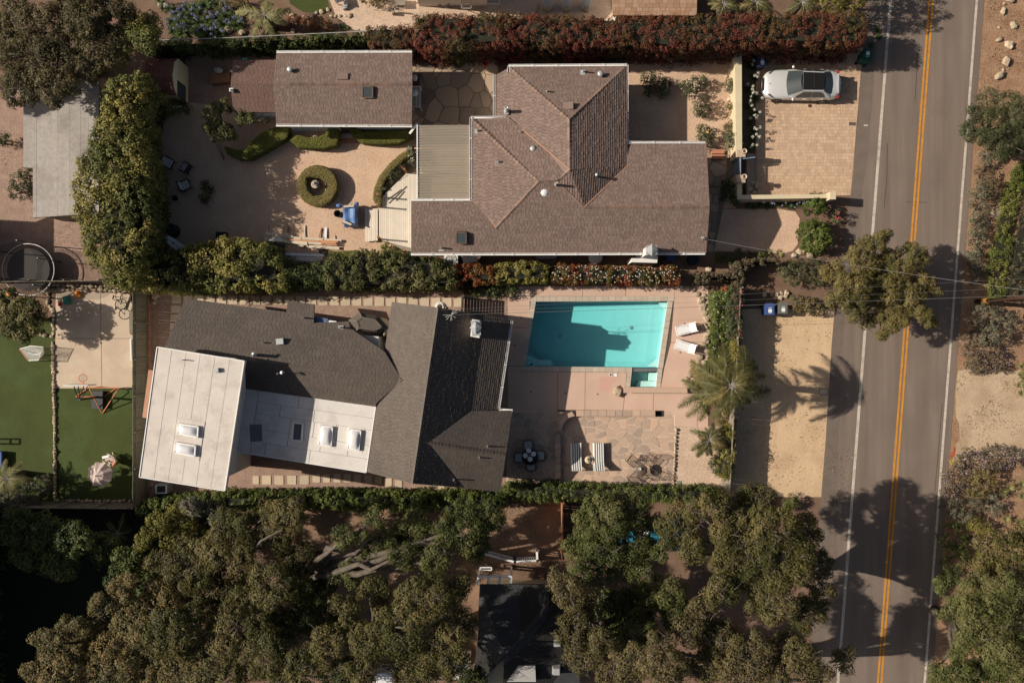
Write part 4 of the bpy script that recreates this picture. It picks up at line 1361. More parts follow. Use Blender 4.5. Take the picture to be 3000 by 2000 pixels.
for a, b in ((E1, E2), (B1, B2), (A1, A2), (W2, B1), (B2, E1), (A1, Q(1835, 194, ze)), (A1, Q(1493, 197, ze)), (B1, Q(1381, 347, ze)), (A2, B2)): caps(rf1, a, b, m_capm)
for a, b in ((Q(1490, 346, ze), A2), (Q(1395, 583, 2.62), W2), (Q(1842, 482, 2.93), E1)):
    strip(h1, 'valley_flashing', [a + Vector((0, 0, .05)), b + Vector((0, 0, .05))], .07, .02, m_valley)
for a, b in (((1490, 193), (1837, 191)), ((1837, 191), (1837, 425)), ((1837, 418), (2067, 418)), ((1204, 745), (1560, 744.5)), ((1560, 744.5), (2066, 743)),
             ((1205, 586), (1383, 585)), ((1379, 345), (1379, 586)), ((1379, 345), (1484, 344.5)), ((1490, 194), (1490, 214))):
    gutter(h1, Q(*a, ze), Q(*b, ze))
gutter(h1, Q(1448, 219, 2.42), Q(1448, 345, 2.42))
walls(h1, [(1205, 588), (1381, 588), (1381, 347), (1450, 347), (1450, 205), (1835, 205), (1835, 420), (2066, 420), (2066, 742), (1205, 742)], ze, 2.45, m_wall_w, ins=.45)
for y0, z0_, y1, z1_ in ((420, 2.63, 606, 3.57), (606, 3.57, 741, 2.68)):
    strip(h1, 'barge_board', [Q(2067, y0, z0_), Q(2067 + (10 if y1 == 606 else 0), y1, z1_)] if y1 == 606 else [Q(2077, y0, z0_), Q(2067, y1, z1_)], .05, .18, m_shin3)
s_h1 = lambda x, y: 2.6 + .85 * (743 - y) / 137 if y > 500 else 3.6
skylight(h1, [(1338, 680), (1366, 680), (1366, 711), (1338, 711)], 0, lambda x, y: 2.78 + .0066 * (743 - y), h=.2)
MB().box(P(1352, 715, 2.85), (.85, .05, .03)).build('flashing', m_valley, h1)
for x, y, z, k in ((1399, 384, 2.8, .35), (1460, 476, 3.2, .35), (1602, 270, 3.4, .4), (1708, 211, 2.95, .4), (1525, 390, 2.95, .35), (1294, 727, 2.75, .45), (1560, 330, 3.05, .3)):
    vent(h1, x, y, z, k)
vent(h1, 1484, 326, 2.85, .75, .1, m_metal, 'flue_pipe'); vent(h1, 1627, 545, 3.75, .95, .07, m_metal, 'flue_pipe')
cap_vent(h1, 1561, 438, 3.35, .16, .28); cap_vent(h1, 1758, 220, 3.0, .17, .3); cap_vent(h1, 1747, 515, 3.7, .1, .35)
sd = MB().lathe(P(1595, 562, 3.7), [(.34, -.1), (.34, .06), (.31, .1), (.24, .2), (.12, .26), (0, .28)], 18).build('skylight_dome', m_dome, h1, True)
MB().lathe(P(1595, 562, 3.7), [(.38, -.1), (.38, .03), (.34, .05)], 18).build('collar', m_metal, sd, True)
for x, y, z in ((1947, 643, 3.27), (1804, 643, 3.27), (1538, 533, 3.72), (1665, 310, 3.98)):
    MB().box(P(x, y, z + .04), (.6, .42, .09), rx=math.radians(17) if y > 600 else 0, ry=math.radians(-18) if y < 600 else 0).build('box_vent', m_shin1, h1)
# side chimney on the south wall
ch = MB()
ch.prism([Q(1890, 726, 3.5), Q(1925, 722, 3.5), Q(1930, 745, 3.5), Q(1890, 748, 3.5)], 0, 3.6)
cho = ch.build('chimney', m_wall_w, h1)
MB().prism([P(x, y, 1.9) for x, y in ((1850, 755), (1928, 750), (1925, 770), (1850, 768))], 0, 1.9).build('chimney_breast', m_wall_w, cho)
c0 = P(1908, 733, 3.6); MB().box((c0.x, c0.y, 3.66), (.62, .5, .12)).mat(0).lathe((c0.x, c0.y, 3.72), [(.36, 0), (.36, .05), (.05, .2), (0, .2)], 4).build('chimney_cap', m_metal, cho)
mast = MB().tube([P(2058, 700, 2.6), P(2058, 700, 3.3)], .03, 8).box(P(2058, 696, 3.25), (.18, .1, .12)).build('service_mast', m_metal, h1)

# patio cover of corrugated sheet
pc = thing('patio_cover', 'corrugated translucent tan patio cover on rafters beside the brown roof', 'patio cover', P(1300, 475))
zc = 2.55
a0 = P(1224, 367, zc); a1 = P(1377, 584, zc)
K = 27
vs = []; fs = []
for i in range(K * 2 + 1):
    y = a0.y + (a1.y - a0.y) * i / (K * 2)
    dzz = .028 * (1 if i % 2 else -1)
    vs += [(a0.x, y, zc + .02 + dzz), (a1.x, y, zc + .08 + dzz)]
for i in range(K * 2): fs.append((i * 2, i * 2 + 1, i * 2 + 3, i * 2 + 2))
MB().add(vs, fs).build('corrugated_sheet', m_poly, pc)
for i in range(8):
    y = a0.y + (a1.y - a0.y) * (i + .3) / 8
    MB().bar((a0.x, y, zc - .09), (a1.x, y, zc - .03), .045, .13).build('rafter', m_woodg, pc)
for i in range(18):
    x = a0.x + (a1.x - a0.x) * (i + .5) / 18
    MB().bar((x, a0.y, zc + .01), (x, a1.y, zc + .01), .022, .03).build('batten', m_woodg, pc)
MB().bar((a0.x - .03, a0.y, zc), (a0.x - .03, a1.y, zc), .06, .16).build('fascia', m_gut, pc)
for y in (a0.y - .1, (a0.y + a1.y) / 2, a1.y + .1): MB().box((a0.x + .1, y, zc / 2), (.1, .1, zc)).build('post', m_gut, pc)
one('pergola_arm', 'white slanted bracket beam at the corner of the patio cover', 'bracket', MB().bar(P(1200, 392, 2.4), P(1223, 362, 2.4), .12, .08).bar(P(1206, 390, 2.4), P(1204, 384, 2.4), .06, .06).tube([P(1223, 363, 2.4), Vector((P(1223, 363, 2.4).x, P(1223, 363, 2.4).y, 0))], .04), m_gut)

# ------------------------------------------------------------------ guest house and its lean-to
gh = thing('guest_house', 'brown shingled guest house with white eaves beside the boxwood hedges', 'house', P(1005, 260))
R1 = Q(801, 246, 3.3); R2 = Q(1208, 247, 3.3)
fa = [([Q(810, 366, ze), Q(1206, 368, ze), R2, R1], EX), ([R1, R2, Q(1207, 154, ze), Q(810, 155, ze)], EX)]
rg = roof_base(gh, [f for f, e in fa], m_shin1)
sh = Shingles(rg, m_shin1, w=.22)
sh.face(*fa[0]); sh.face(*fa[1], False); sh.done()
caps(rg, R1, R2, m_capm)
gutter(gh, Q(809, 368, ze), Q(1207, 370, ze)); gutter(gh, Q(810, 153, ze), Q(1207, 152, ze))
walls(gh, [(812, 156), (1204, 156), (1204, 366), (812, 366)], ze, 2.5, m_wall_w, ins=.3)
skylight(gh, [(1064, 254), (1093, 254), (1093, 286), (1064, 286)], 0, lambda x, y: 3.3 - .006 * (y - 246), h=.2)
MB().box(P(1079, 289, 3.1), (.9, .06, .03)).build('flashing', m_valley, gh)
cap_vent(gh, 852, 207, 3.05, .16, .3)
MB().box(P(1004, 224, 3.22), (.62, .42, .09), rx=math.radians(-14)).build('box_vent', m_shin1, gh)
dd = P(1009, 372, 2.0); MB().box((dd.x, P(1009, 366, ze).y + .28, 1.02), (1.0, .06, 2.04)).build('door', m_blackm, gh)
MB().box(P(1010, 394, .06), (1.5, 1.1, .12)).build('doorstep', m_tile, gh)
MB().box(P(1010, 399, .1), (1.5, .22, .2)).build('step_edge', m_conc, gh)

an = thing('lean_to', 'low red-brown shingled annex joined to the guest house gable', 'outbuilding', P(745, 250))
za = 2.15
S1 = Q(676, 247, 2.75); S2 = Q(803, 247, 2.75)
fa = [([Q(683, 328, za), Q(806, 329, za), S2, S1], EX), ([S1, S2, Q(808, 176, za), Q(683, 177, za)], EX)]
ra = roof_base(an, [f for f, e in fa], m_shin3)
sh = Shingles(ra, m_shin3, w=.26, ex=.13, th=.008); sh.face(*fa[0]); sh.face(*fa[1], False); sh.done()
walls(an, [(685, 178), (806, 178), (806, 327), (685, 327)], za, 2.1, m_wall_g, ins=.15)
for i in range(3):
    w0 = P(735 + i * 26, 328, za); MB().box((w0.x + .1, w0.y + .12, 1.35), (.42, .04, .9)).build('window', m_dome, an)
MB().box(P(678, 264, 2.75), (.22, .2, .12)).build('solar_lamp', m_white, an); MB().box(P(678, 264, 2.82), (.14, .12, .02)).build('solar_cell', m_dglass, an)
MB().box(P(719, 175, 1.9), (.3, .1, .25)).build('meter', m_teal, an)

# small barn shed with a gambrel front
sb = thing('barn_shed', 'small cream barn shed with dark red barrel roof under the hedge', 'shed', P(500, 240))
prof = [(172, 1.55), (186, 2.0), (222, 2.3), (262, 2.05), (280, 1.65)]
xf = P(512, 225, 2.0).x; xb = P(425, 225, 2.0).x
yp = [P(512, y, z).y for y, z in prof]; zp = [z for y, z in prof]
mb = MB(); k = len(prof)
mb.add([(xf - .02, y, z) for y, z in zip(yp, zp)] + [(xb, y, z) for y, z in zip(yp, zp)], [(i, i + 1, k + i + 1, k + i) for i in range(k - 1)])
mb.build('roof', M('red_shed_roof', (.27, .11, .075), (.2, .085, .06), 4, speck=.2), sb)
for i in range(9):
    x = xb + (xf - xb) * (i + .5) / 9
    MB().tube([Vector((x, y, z + .02)) for y, z in zip(yp, zp)], .014, 4).build('roof_seam', M('seam_red', (.2, .09, .06)) if i == 0 else bpy.data.materials['seam_red'], sb)
front = [(xf, yp[0], 0)] + [(xf, y, z) for y, z in zip(yp, zp)] + [(xf, yp[-1], 0)]
MB().add(front + [(xf - .08, y, z) for _, y, z in front], [tuple(range(len(front)))] + [(i, (i + 1) % 7, 7 + (i + 1) % 7, 7 + i) for i in range(7)]).build('front_wall', M('bounce_lit_cream', (.80, .68, .44)), sb)  # front wall cream lightened to stand in for bounced light
yw = (P(520, 224, 1.4).y + P(520, 276, 1.4).y) / 2
MB().box((xf + .01, yw - .25, 1.05), (.05, .95, 1.2)).build('window', m_dglass, sb)
MB().box(((xf + xb) / 2, yp[0] - .1, .75), (xf - xb - .1, .08, 1.5)).build('side_wall', m_wall_c, sb); MB().box(((xf + xb) / 2, yp[-1] + .1, .8), (xf - xb - .1, .08, 1.6)).build('side_wall', m_wall_c, sb)
cp = thing('corrugated_screen', 'short cream corrugated metal screen below the barn shed', 'screen', P(492, 322))
for i in range(14):
    p = P(452 + i * 6, 313, .9); MB().box((p.x, p.y, .5), (.10, .04 + .03 * (i % 2), .95)).build('rib_panel', m_wall_g, cp)

# ------------------------------------------------------------------ dark-roofed house by the pool
h2 = thing('poolside_house', 'charcoal shingled house with white flat roofed extension beside the pool', 'house', P(1150, 1150))
RN = Q(1284, 901, 5.2); RS = Q(1209, 1416, 5.2)
ew = 3.0
WN = Q(1148, 884, ew); WS = Q(1073, 1382, ew)
dr = (RS - RN).normalized()
TB1 = Q(1413, 920, 3.6)
onE = lambda x, y: onp(x, y, RN, RS, TB1)
onW = lambda x, y: onp(x, y, WN, RN, RS)
TB2 = onE(1374, 1204); G1 = onE(1250, 1296); V2 = onE(1356, 1428); G2 = Q(1482, 1331, 3.6)
WS = onW(1073, 1382); apex = onW(1178, 1113)
wdir = (Q(837, 914, 2.9) - Q(543, 874, 2.9)).normalized()
e0, e1_ = Q(543, 874, 2.75), Q(837, 914, 2.75)
onN = lambda x, y: onp(x, y, e0, e1_, apex)
VN = onN(1127, 1030); rw = onN(690, 1050); rw0 = onN(480, 1022); VS = onW(1103, 1180)
onS = lambda x, y: onp(x, y, rw, apex, Q(1101, 1191, 3.06))
f2 = [([WN, onW(1127, 1030), apex, RN], dr, .008), ([apex, RS, RN], dr, .008), ([apex, VS, WS, RS], dr, .008),
      ([e0, e1_, onN(918, 946), apex, rw0], wdir, .010), ([onN(918, 946), onN(1022, 958), VN, apex], wdir, .010),
      ([rw, apex, onS(1103, 1180), Q(1101, 1191, 3.06)], wdir, .010), ([rw, Q(1101, 1191, 3.06), Q(715, 1138, 3.06)], wdir, .010),
      ([Q(843, 881, 2.6), Q(921, 891, 2.6), onN(919, 950), onN(836, 938)], wdir, .010),
      ([Q(921, 946, 2.84), Q(1022, 941, 2.8), onN(1026, 965), onN(919, 952)], wdir, .010),
      ([RN, TB1, TB2, G1], dr, .034), ([RN, G1, RS], dr, .034), ([G1, V2, RS], dr, .034),
      ([TB1, Q(1499, 937, 2.72), Q(1459, 1199, 2.72), TB2], dr, .022),
      ([G1, G2, Q(1501, 1202, 2.7)], (G2 - G1).normalized(), .010), ([G1, Q(1501, 1202, 2.7), TB2], (G2 - G1).normalized(), .010),
      ([G1, G2, Q(1466, 1441, 2.7)], (G2 - G1).normalized(), .010), ([G1, Q(1466, 1441, 2.7), V2], (G2 - G1).normalized(), .010)]
rf2 = roof_base(h2, [f[0] for f in f2], m_shin2, .10, .05)
sh = Shingles(rf2, m_shin2, w=.24, ex=.14)
for i, (f, e, th_) in enumerate(f2): sh.face(f, e, i == 3, th_)
sh.done()
for a_, b_ in ((apex, onW(1127, 1030)), (apex, VS)): strip(h2, 'valley_flashing', [a_ + Vector((0, 0, .03)), b_ + Vector((0, 0, .03))], .34, .05, m_shin2)
caps(rf2, RN, RS, m_capd, .22, .22); caps(rf2, G1, G2, m_capd, .26, .2)
# bay roof
bay = [(1022, 938), (1052, 915), (1107, 925), (1133, 958), (1112, 974), (1042, 968)]
top = [(1045, 940), (1060, 930), (1098, 937), (1117, 958), (1100, 966), (1052, 960)]
mb = MB(); bb = [Q(x, y, 2.75) for x, y in bay]; tt = [Q(x, y, 3.25) for x, y in top]
mb.add(bb + tt + [b - Vector((0, 0, .15)) for b in bb], [(i, (i + 1) % 6, 6 + (i + 1) % 6, 6 + i) for i in range(6)] + [(6, 7, 8, 9, 10, 11)] + [(12 + i, 12 + (i + 1) % 6, (i + 1) % 6, i) for i in range(6)])
br_ = mb.build('bay_roof', m_shin2, h2)
for i in range(6): strip(br_, 'hip_cap', [bb[i] + Vector((0, 0, .02)), tt[i] + Vector((0, 0, .02))], .1, .03, m_capd); strip(br_, 'ridge_cap', [tt[i] + Vector((0, 0, .02)), tt[(i + 1) % 6] + Vector((0, 0, .02))], .1, .03, m_capd)
walls(h2, bay, 2.75, 2.6, m_wall_w, 'bay_wall', .2)
mb = MB(); mb.prism([Q(1113, 930, 2.6), Q(1137, 958, 2.6), Q(1122, 984, 2.6), Q(1126, 962, 2.6)], 0, 2.55); mb.build('bay_pier', m_wall_c, h2)
# walls
walls(h2, [(543, 876), (837, 914), (921, 946), (1127, 968), (1127, 1185), (700, 1140), (480, 1030)], 2.8, 2.62, m_wall_w, ins=.4)
walls(h2, [(1148, 886), (1284, 902), (1497, 938), (1459, 1199), (1500, 1203), (1466, 1440), (1209, 1415), (1075, 1381)], 2.75, 2.4, m_wall_w, ins=.4)
# white flat roof and tall white block
zl = 3.0; zt = 5.4
lowp = [(716, 1137), (1101, 1191), (1073, 1383), (690, 1322)]
mb = MB().prism([Q(x, y, zl) for x, y in lowp], zl - .22, zl - .012); lr = mb.build('flat_roof', m_memb2, h2)
walls(h2, lowp, zl, zl - .2, m_wall_w, 'extension_wall', .3)
def qmap(q, s, t):
    a = [q[0][i] + (q[1][i] - q[0][i]) * s for i in (0, 1)]; b = [q[3][i] + (q[2][i] - q[3][i]) * s for i in (0, 1)]
    return (a[0] + (b[0] - a[0]) * t, a[1] + (b[1] - a[1]) * t)
def panels(parent, q, z, rows, m, rnd, g=.0025):
    for (s0, s1, t0, t1) in rows:
        pts = [qmap(q, s, t) for s, t in ((s0 + g, t0 + g), (s1 - g, t0 + g), (s1 - g, t1 - g), (s0 + g, t1 - g))]
        MB().prism([Q(x, y, z) for x, y in pts], z - .02, z + rnd.uniform(.0, .004)).build('membrane_panel', m, parent)
rp = random.Random(3)
MB().prism([Q(*qmap(lowp, s, t), zl) for s, t in ((.004, .004), (.996, .004), (.996, .996), (.004, .996))], zl - .1, zl - .006).build('seam_bed', m_seam, lr)
rows = [(0, .11, 0, 1)]
for t0, t1, cuts in ((0, .18, (.11, .42, 1)), (.18, .36, (.11, .29, .55, 1)), (.36, .60, (.11, .38, .56, .74, 1)), (.60, .80, (.11, .38, .63, .84, 1)), (.80, 1, (.11, .22, .56, 1))):
    for s0, s1 in zip(cuts, cuts[1:]): rows.append((s0, s1, t0, t1))
panels(lr, lowp, zl, rows, m_memb2, rp)
tallp = [(462, 1016), (717, 1057), (660, 1436), (410, 1396)]
mb = MB().prism([Q(x, y, zt) for x, y in tallp], zt - .3, zt - .012); tr_ = mb.build('upper_roof', m_memb, h2)
MB().prism([Q(*qmap(tallp, s, t), zt) for s, t in ((.004, .003), (.996, .003), (.996, .997), (.004, .997))], zt - .1, zt - .006).build('seam_bed', m_seam, tr_)
panels(tr_, tallp, zt, [(0, .165, 0, 1), (.165, .33, 0, 1), (.33, .49, 0, 1), (.49, .66, 0, 1), (.66, .83, 0, 1), (.83, 1, 0, 1)], m_memb, rp, .0022)
for a, b in ((0, 1), (1, 2), (2, 3), (3, 0)):
    strip(h2, 'roof_edge', [Q(*tallp[a], zt - .06), Q(*tallp[b], zt - .06)], .05, .20, m_gut); strip(h2, 'roof_edge', [Q(*lowp[a], zl - .06), Q(*lowp[b], zl - .06)], .05, .16, m_gut)
tw = walls(h2, tallp, zt, zt - .28, m_wall_w, 'upper_wall', .45)
# slot windows in the upper wall
for x, y, z in ((702, 1190, 4.6), (698, 1240, 4.4)):
    pass
# kerbed domes
slab2 = [qmap(tallp, s, t) for s, t in ((.42, .42), (.86, .42), (.86, .82), (.42, .82))]
MB().prism([Q(x, y, zt) for x, y in ((520, 1223), (601, 1236), (584, 1349), (504, 1336))], zt - .05, zt + .03).build('skylight_kerb', m_memb, tr_)
dq = [[(524, 1240), (583, 1249), (581, 1280), (523, 1269)], [(517, 1295), (575, 1305), (573, 1335), (514, 1324)]]
for q in dq: skylight(h2, q, 0, lambda x, y: zt + .03, True, .16, m_gut)
for q in ([(941, 1246), (975, 1250), (971, 1306), (936, 1301)], [(1026, 1256), (1058, 1261), (1052, 1318), (1020, 1312)]):
    MB().prism([Q(x, y, zl) for x, y in (qmap(q, -.18, -.14), qmap(q, 1.3, -.14), qmap(q, 1.3, 1.14), qmap(q, -.18, 1.14))], zl - .05, zl + .012).build('skylight_kerb', m_memb2, lr)
    skylight(h2, q, 0, lambda x, y: zl + .02, True, .16, m_gut)
MB().prism([Q(x, y, zl) for x, y in ((855, 1228), (900, 1233), (896, 1300), (848, 1296))], zl - .05, zl + .012).build('skylight_kerb', m_memb2, lr)
skylight(h2, [(862, 1238), (888, 1240), (884, 1290), (858, 1288)], 0, lambda x, y: zl + .02, False, .14, m_gut)
MB().prism([Q(x, y, zl) for x, y in ((731, 1243), (767, 1243), (769, 1291), (734, 1293))], zl - .02, zl + .018).build('grey_patch', M('patch_grey', (.19, .18, .175), speck=.1), lr)
# awning roof on the west side
MB().prism([Q(x, y, 3.1) for x, y in ((435, 1083), (470, 1088), (450, 1228), (417, 1222))], 2.95, 3.1).build('west_awning', m_terra, h2)
# chimney
mb = MB().prism([Q(x, y, 4.85) for x, y in ((1383, 935), (1408, 938), (1404, 990), (1378, 985))], 2.6, 4.85); c2 = mb.build('chimney', m_wall_w, h2)
c0 = Q(1394, 960, 4.85); MB().box((c0.x, c0.y, 4.89), (.5, .85, .1), .1).lathe((c0.x, c0.y, 4.93), [(.34, 0), (.34, .12), (.30, .14), (.05, .26), (0, .26)], 4).build('chimney_cap', m_metal, c2)
# pipes
for x, y, z, hh, r in ((776, 1003, 3.35, .5, .04), (797, 1015, 3.4, .25, .07), (788, 1051, 3.55, .5, .04), (757, 1040, 3.55, 1.15, .07), (893, 931, 2.75, .5, .05), (1000, 959, 2.95, .45, .05), (1429, 1305, 3.6, .55, .045), (1405, 1338, 3.65, .5, .045), (1331, 1402, 3.6, .55, .045), (826, 1092, 3.4, 1.0, .05)):
    vent(h2, x, y, z, hh, r, flash=hh < 1)
for x, y, z in ((743, 1037, 4.6), (826, 1091, 4.5)):
    MB().lathe(P(x, y, z), [(.03, -1.2), (.03, 0), (.1, 0), (.1, .06), (0, .08)], 12).build('flue_cap', m_white, h2, True)
mb = MB().box(P(822, 1000, 3.5), (.42, .34, .42), .1); mb.build('hooded_vent', m_metal, h2)
MB().box(P(634, 1084, 5.5), (.26, .22, .2), .15).build('roof_box', m_metal, h2); vent(h2, 541, 1054, 5.4, .35, .03, m_metal, flash=False)
gutter(h2, Q(1500, 938, 2.7), Q(1461, 1199, 2.7)); gutter(h2, Q(1461, 1199, 2.7), Q(1502, 1202, 2.68))
strip(h2, 'awning_frame', [Q(922, 940, 2.5), Q(985, 948, 2.5)], .3, .06, m_white); MB().box(P(938, 938, 2.55), (.9, .3, .04), -.12).build('window_pane', M('blue_pane', (.10, .16, .26), rough=.2), h2)
# antenna on the ridge
an_ = thing('roof_antenna', 'tangled thin wire antenna mast on the charcoal roof ridge', 'antenna', P(1322, 922, 4.9))
mb = MB().tube([P(1322, 922, 4.6), P(1322, 922, 5.9)], .025, 6); mb.build('mast', m_metal, an_)
mb = MB()
for i in range(5):
    a = P(1322, 922, 5.5 + .08 * i); mb.tube([a + Vector((RD.uniform(-.5, .5), RD.uniform(-.4, .4), RD.uniform(-.2, .1))), a, a + Vector((RD.uniform(-.4, .5), RD.uniform(-.5, .4), RD.uniform(-.2, .1)))], .012, 5)
mb.build('wires', m_wirel, an_)
hs = MB()
for j in range(3): hs.tube([P(1289 + (14 - j * 2.2) * math.cos(t), 900 + (15 - j * 2.5) * math.sin(t), .1 + .04 * j) for t in [2 * math.pi * i / 20 for i in range(20)]], .028, 6, True)
one('coiled_hose', 'white garden hose coiled on the stepping slabs by the charcoal roof', 'hose', hs, m_white)

# ------------------------------------------------------------------ other roofs at the edges
ob = thing('flat_outbuilding', 'outbuilding under a streaked grey flat membrane roof beside the trampoline', 'outbuilding', P(180, 450))
zo = 2.7
op = [(68, 240), (290, 240), (290, 624), (96, 638), (96, 492), (68, 491)]
ro = MB().prism([Q(x, y, zo) for x, y in op], zo - .2, zo - .01).build('roof', m_membg, ob)
for x0, x1, ys in ((68.5, 107, (240, 491)), (107.5, 169, (240, 490, 634)), (169.5, 204, (240, 390, 630)), (204.5, 236, (240, 455, 627)), (236.5, 260, (240, 560, 626)), (260.5, 289.5, (240, 625))):
    for y0, y1 in zip(ys, ys[1:]):
        MB().prism([Q(x, y, zo) for x, y in ((x0, y0 + .5), (x1, y0 + .5), (x1, y1 - .5), (x0, y1 - .5))], zo - .05, zo + RD.uniform(.0, .006)).build('membrane_strip', m_membg, ro)
MB().prism([Q(x, y, zo) for x, y in ((96.5, 492), (107, 492), (107, 637), (96.5, 637))], zo - .05, zo + .003).build('membrane_strip', m_membg, ro)
walls(ob, op, zo, zo - .2, m_woodg, ins=.2)
nb = thing('orange_roof_house', 'neighbour house corner with orange-brown shingles behind the red hedge', 'house', P(1920, -60))
f = [Q(1795, -220, 4.2), Q(1795, 46, 2.7), Q(2041, 46, 2.7), Q(2046, -220, 4.2)]
rn = roof_base(nb, [f], m_shin4); sh = Shingles(rn, m_shin4, w=.34, ex=.22, th=.014); sh.face(f, EX); sh.done()
walls(nb, [(1797, -210), (1797, 44), (2040, 44), (2042, -210)], 2.7, 2.6, m_wall_w, ins=.3)
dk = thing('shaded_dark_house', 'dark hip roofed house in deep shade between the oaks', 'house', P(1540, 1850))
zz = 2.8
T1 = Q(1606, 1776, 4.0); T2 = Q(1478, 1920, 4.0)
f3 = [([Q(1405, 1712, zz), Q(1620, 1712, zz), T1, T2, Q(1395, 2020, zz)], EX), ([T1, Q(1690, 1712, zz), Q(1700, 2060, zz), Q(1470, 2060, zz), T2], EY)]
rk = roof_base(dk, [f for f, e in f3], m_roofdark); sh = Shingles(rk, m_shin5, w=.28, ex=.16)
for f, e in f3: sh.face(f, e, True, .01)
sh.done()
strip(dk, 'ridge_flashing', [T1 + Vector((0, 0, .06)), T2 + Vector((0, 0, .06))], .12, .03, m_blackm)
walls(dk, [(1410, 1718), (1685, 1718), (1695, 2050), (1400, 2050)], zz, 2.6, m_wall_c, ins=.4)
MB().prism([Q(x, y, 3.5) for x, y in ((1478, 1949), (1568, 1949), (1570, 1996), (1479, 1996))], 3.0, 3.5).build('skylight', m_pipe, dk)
for x, y in ((1630, 1963), (1632, 1880)): MB().box(P(x, y, 3.1), (.5, .55, .4), 0, 0, 0, .7).build('box_vent', m_metal, dk)
for x, y, w_, h_, lb in ((1353, 1944, 1.0, .75, 'pale blue flat skylight panel half hidden under oak leaves'), (1126, 1985, 1.0, .7, 'white cooler unit on the shaded roof edge under the oaks')):
    t = thing('roof_unit', lb, 'roof unit', P(x, y))
    MB().box(P(x, y, 1.3), (w_, h_, 2.6)).build('base', m_wall_w, t); MB().box(P(x, y, 2.65), (w_ * .9, h_ * .85, .1)).build('panel', m_dome, t)

wn = thing('west_neighbour_house', 'gabled neighbour house just beyond the trampoline yard', 'house', P(-330, 690))
fw = [([Q(-150, 590, 3.0), Q(-150, 790, 3.0), Q(-330, 790, 4.2), Q(-330, 590, 4.2)], EY), ([Q(-330, 590, 4.2), Q(-330, 790, 4.2), Q(-520, 790, 3.0), Q(-520, 590, 3.0)], EY)]
rfw = roof_base(wn, [f for f, e in fw], m_shin2); sh = Shingles(rfw, m_shin2, w=.4, ex=.3, most=0)
for f, e in fw: sh.face(f, e)
sh.done(); walls(wn, [(-155, 595), (-155, 785), (-515, 785), (-515, 595)], 3.0, 2.95, m_wall_w, ins=.4)
nn = thing('north_neighbour_house', 'tall neighbour house beyond the pale gravel yard', 'house', P(1330, -150))
fw = [([Q(1180, -60, 4.6), Q(1440, -60, 4.6), Q(1440, -180, 5.6), Q(1180, -180, 5.6)], EX), ([Q(1180, -180, 5.6), Q(1440, -180, 5.6), Q(1440, -300, 4.6), Q(1180, -300, 4.6)], EX)]
rfw = roof_base(nn, [f for f, e in fw], m_shin4); sh = Shingles(rfw, m_shin4, w=.4, ex=.3, most=0)
for f, e in fw: sh.face(f, e)
sh.done(); walls(nn, [(1185, -65), (1435, -65), (1435, -295), (1185, -295)], 4.6, 4.5, m_wall_w, ins=.3)
# ------------------------------------------------------------------ hedges and clipped shrubs
hedge('evergreen_hedge', 'towering olive evergreen hedge shading the courtyard beside the grey flat roof',
      [(335, 215), (405, 195), (412, 260), (400, 300), (405, 380), (415, 430), (424, 500), (428, 560), (432, 640), (425, 700), (405, 760), (385, 832), (300, 838), (285, 800), (255, 770), (232, 715), (222, 650),
       (200, 600), (205, 540), (215, 470), (255, 420), (262, 370), (290, 300), (300, 250)], 5.2, lm_pitt, dens=8, cr=.34, n=50, leaf=(.16, .07), rough=.3, rnd_edge=.8, f=.9, corez=.45, slump=.25, taper=1.0)
hedge('pittosporum_hedge', 'bushy yellow-tipped hedge row between courtyard and slab path', [(330, 815), (395, 770), (440, 745), (500, 735), (560, 712), (640, 700), (720, 705), (790, 725), (815, 760), (825, 838), (700, 845), (560, 845), (350, 842)],
      3.3, lm_pitt, dens=8, cr=.32, n=46, leaf=(.16, .07), rough=.3, rnd_edge=.8, seed=4, corez=.5, bias=.08, slump=.4)
hedge('vine_hedge', 'dark vine covered hedge section behind the sawhorses', [(825, 772), (955, 772), (960, 838), (825, 840)], 2.3, lm_ivy, dens=8, cr=.28, n=36, leaf=(.15, .06), seed=6, rough=.25, bias=-.1)
hedge('glossy_hedge', 'glossy green hedge section in front of the wooden deck', [(955, 755), (1080, 735), (1195, 748), (1290, 765), (1330, 790), (1330, 838), (1100, 842), (955, 840)], 2.6, lm_citrus, dens=8, cr=.28, n=40, leaf=(.15, .075), seed=8, rough=.25, bias=-.05)
hedge('orange_hedge', 'orange and red leaved clipped hedge section below the brown roof', [(1330, 778), (1390, 775), (1448, 780), (1450, 826), (1400, 830), (1330, 832)], 2.2, lm_redor, dens=12, cr=.18, n=32, leaf=(.09, .055), seed=9)
hedge('lime_hedge', 'lime green clipped hedge section between orange and red hedges', [(1452, 776), (1520, 768), (1590, 770), (1606, 785), (1604, 822), (1540, 826), (1452, 826)], 2.2, lm_yel, dens=12, cr=.18, n=32, leaf=(.10, .06), seed=10)
hedge('flowering_hedge', 'red leaved hedge dotted with small white flowers beside the pool', [(1618, 782), (1640, 775), (1800, 778), (1900, 782), (1985, 780), (1996, 800), (1990, 830), (1800, 828), (1618, 826)], 2.1, lm_redor, dens=10, cr=.18, n=30, leaf=(.09, .055), seed=11, f=1.6,
      extra=[('white_blossom', lm_fw, 160, .07)], bias=-.12)
hedge('red_hedge', 'long clipped dark red photinia hedge along the north boundary',
      [(1212, 38), (1500, 36), (1800, 44), (2000, 44), (2200, 34), (2540, 34), (2546, 80), (2536, 122), (2440, 128), (2300, 122), (2100, 130), (1960, 136), (1850, 124), (1700, 130), (1560, 124), (1430, 126), (1300, 142), (1260, 136), (1212, 118)],
      3.5, lm_red, dens=13, cr=.21, n=56, leaf=(.075, .048), rough=.2, rnd_edge=.5, seed=2, f=1.1, slump=.15, tvar=.15)
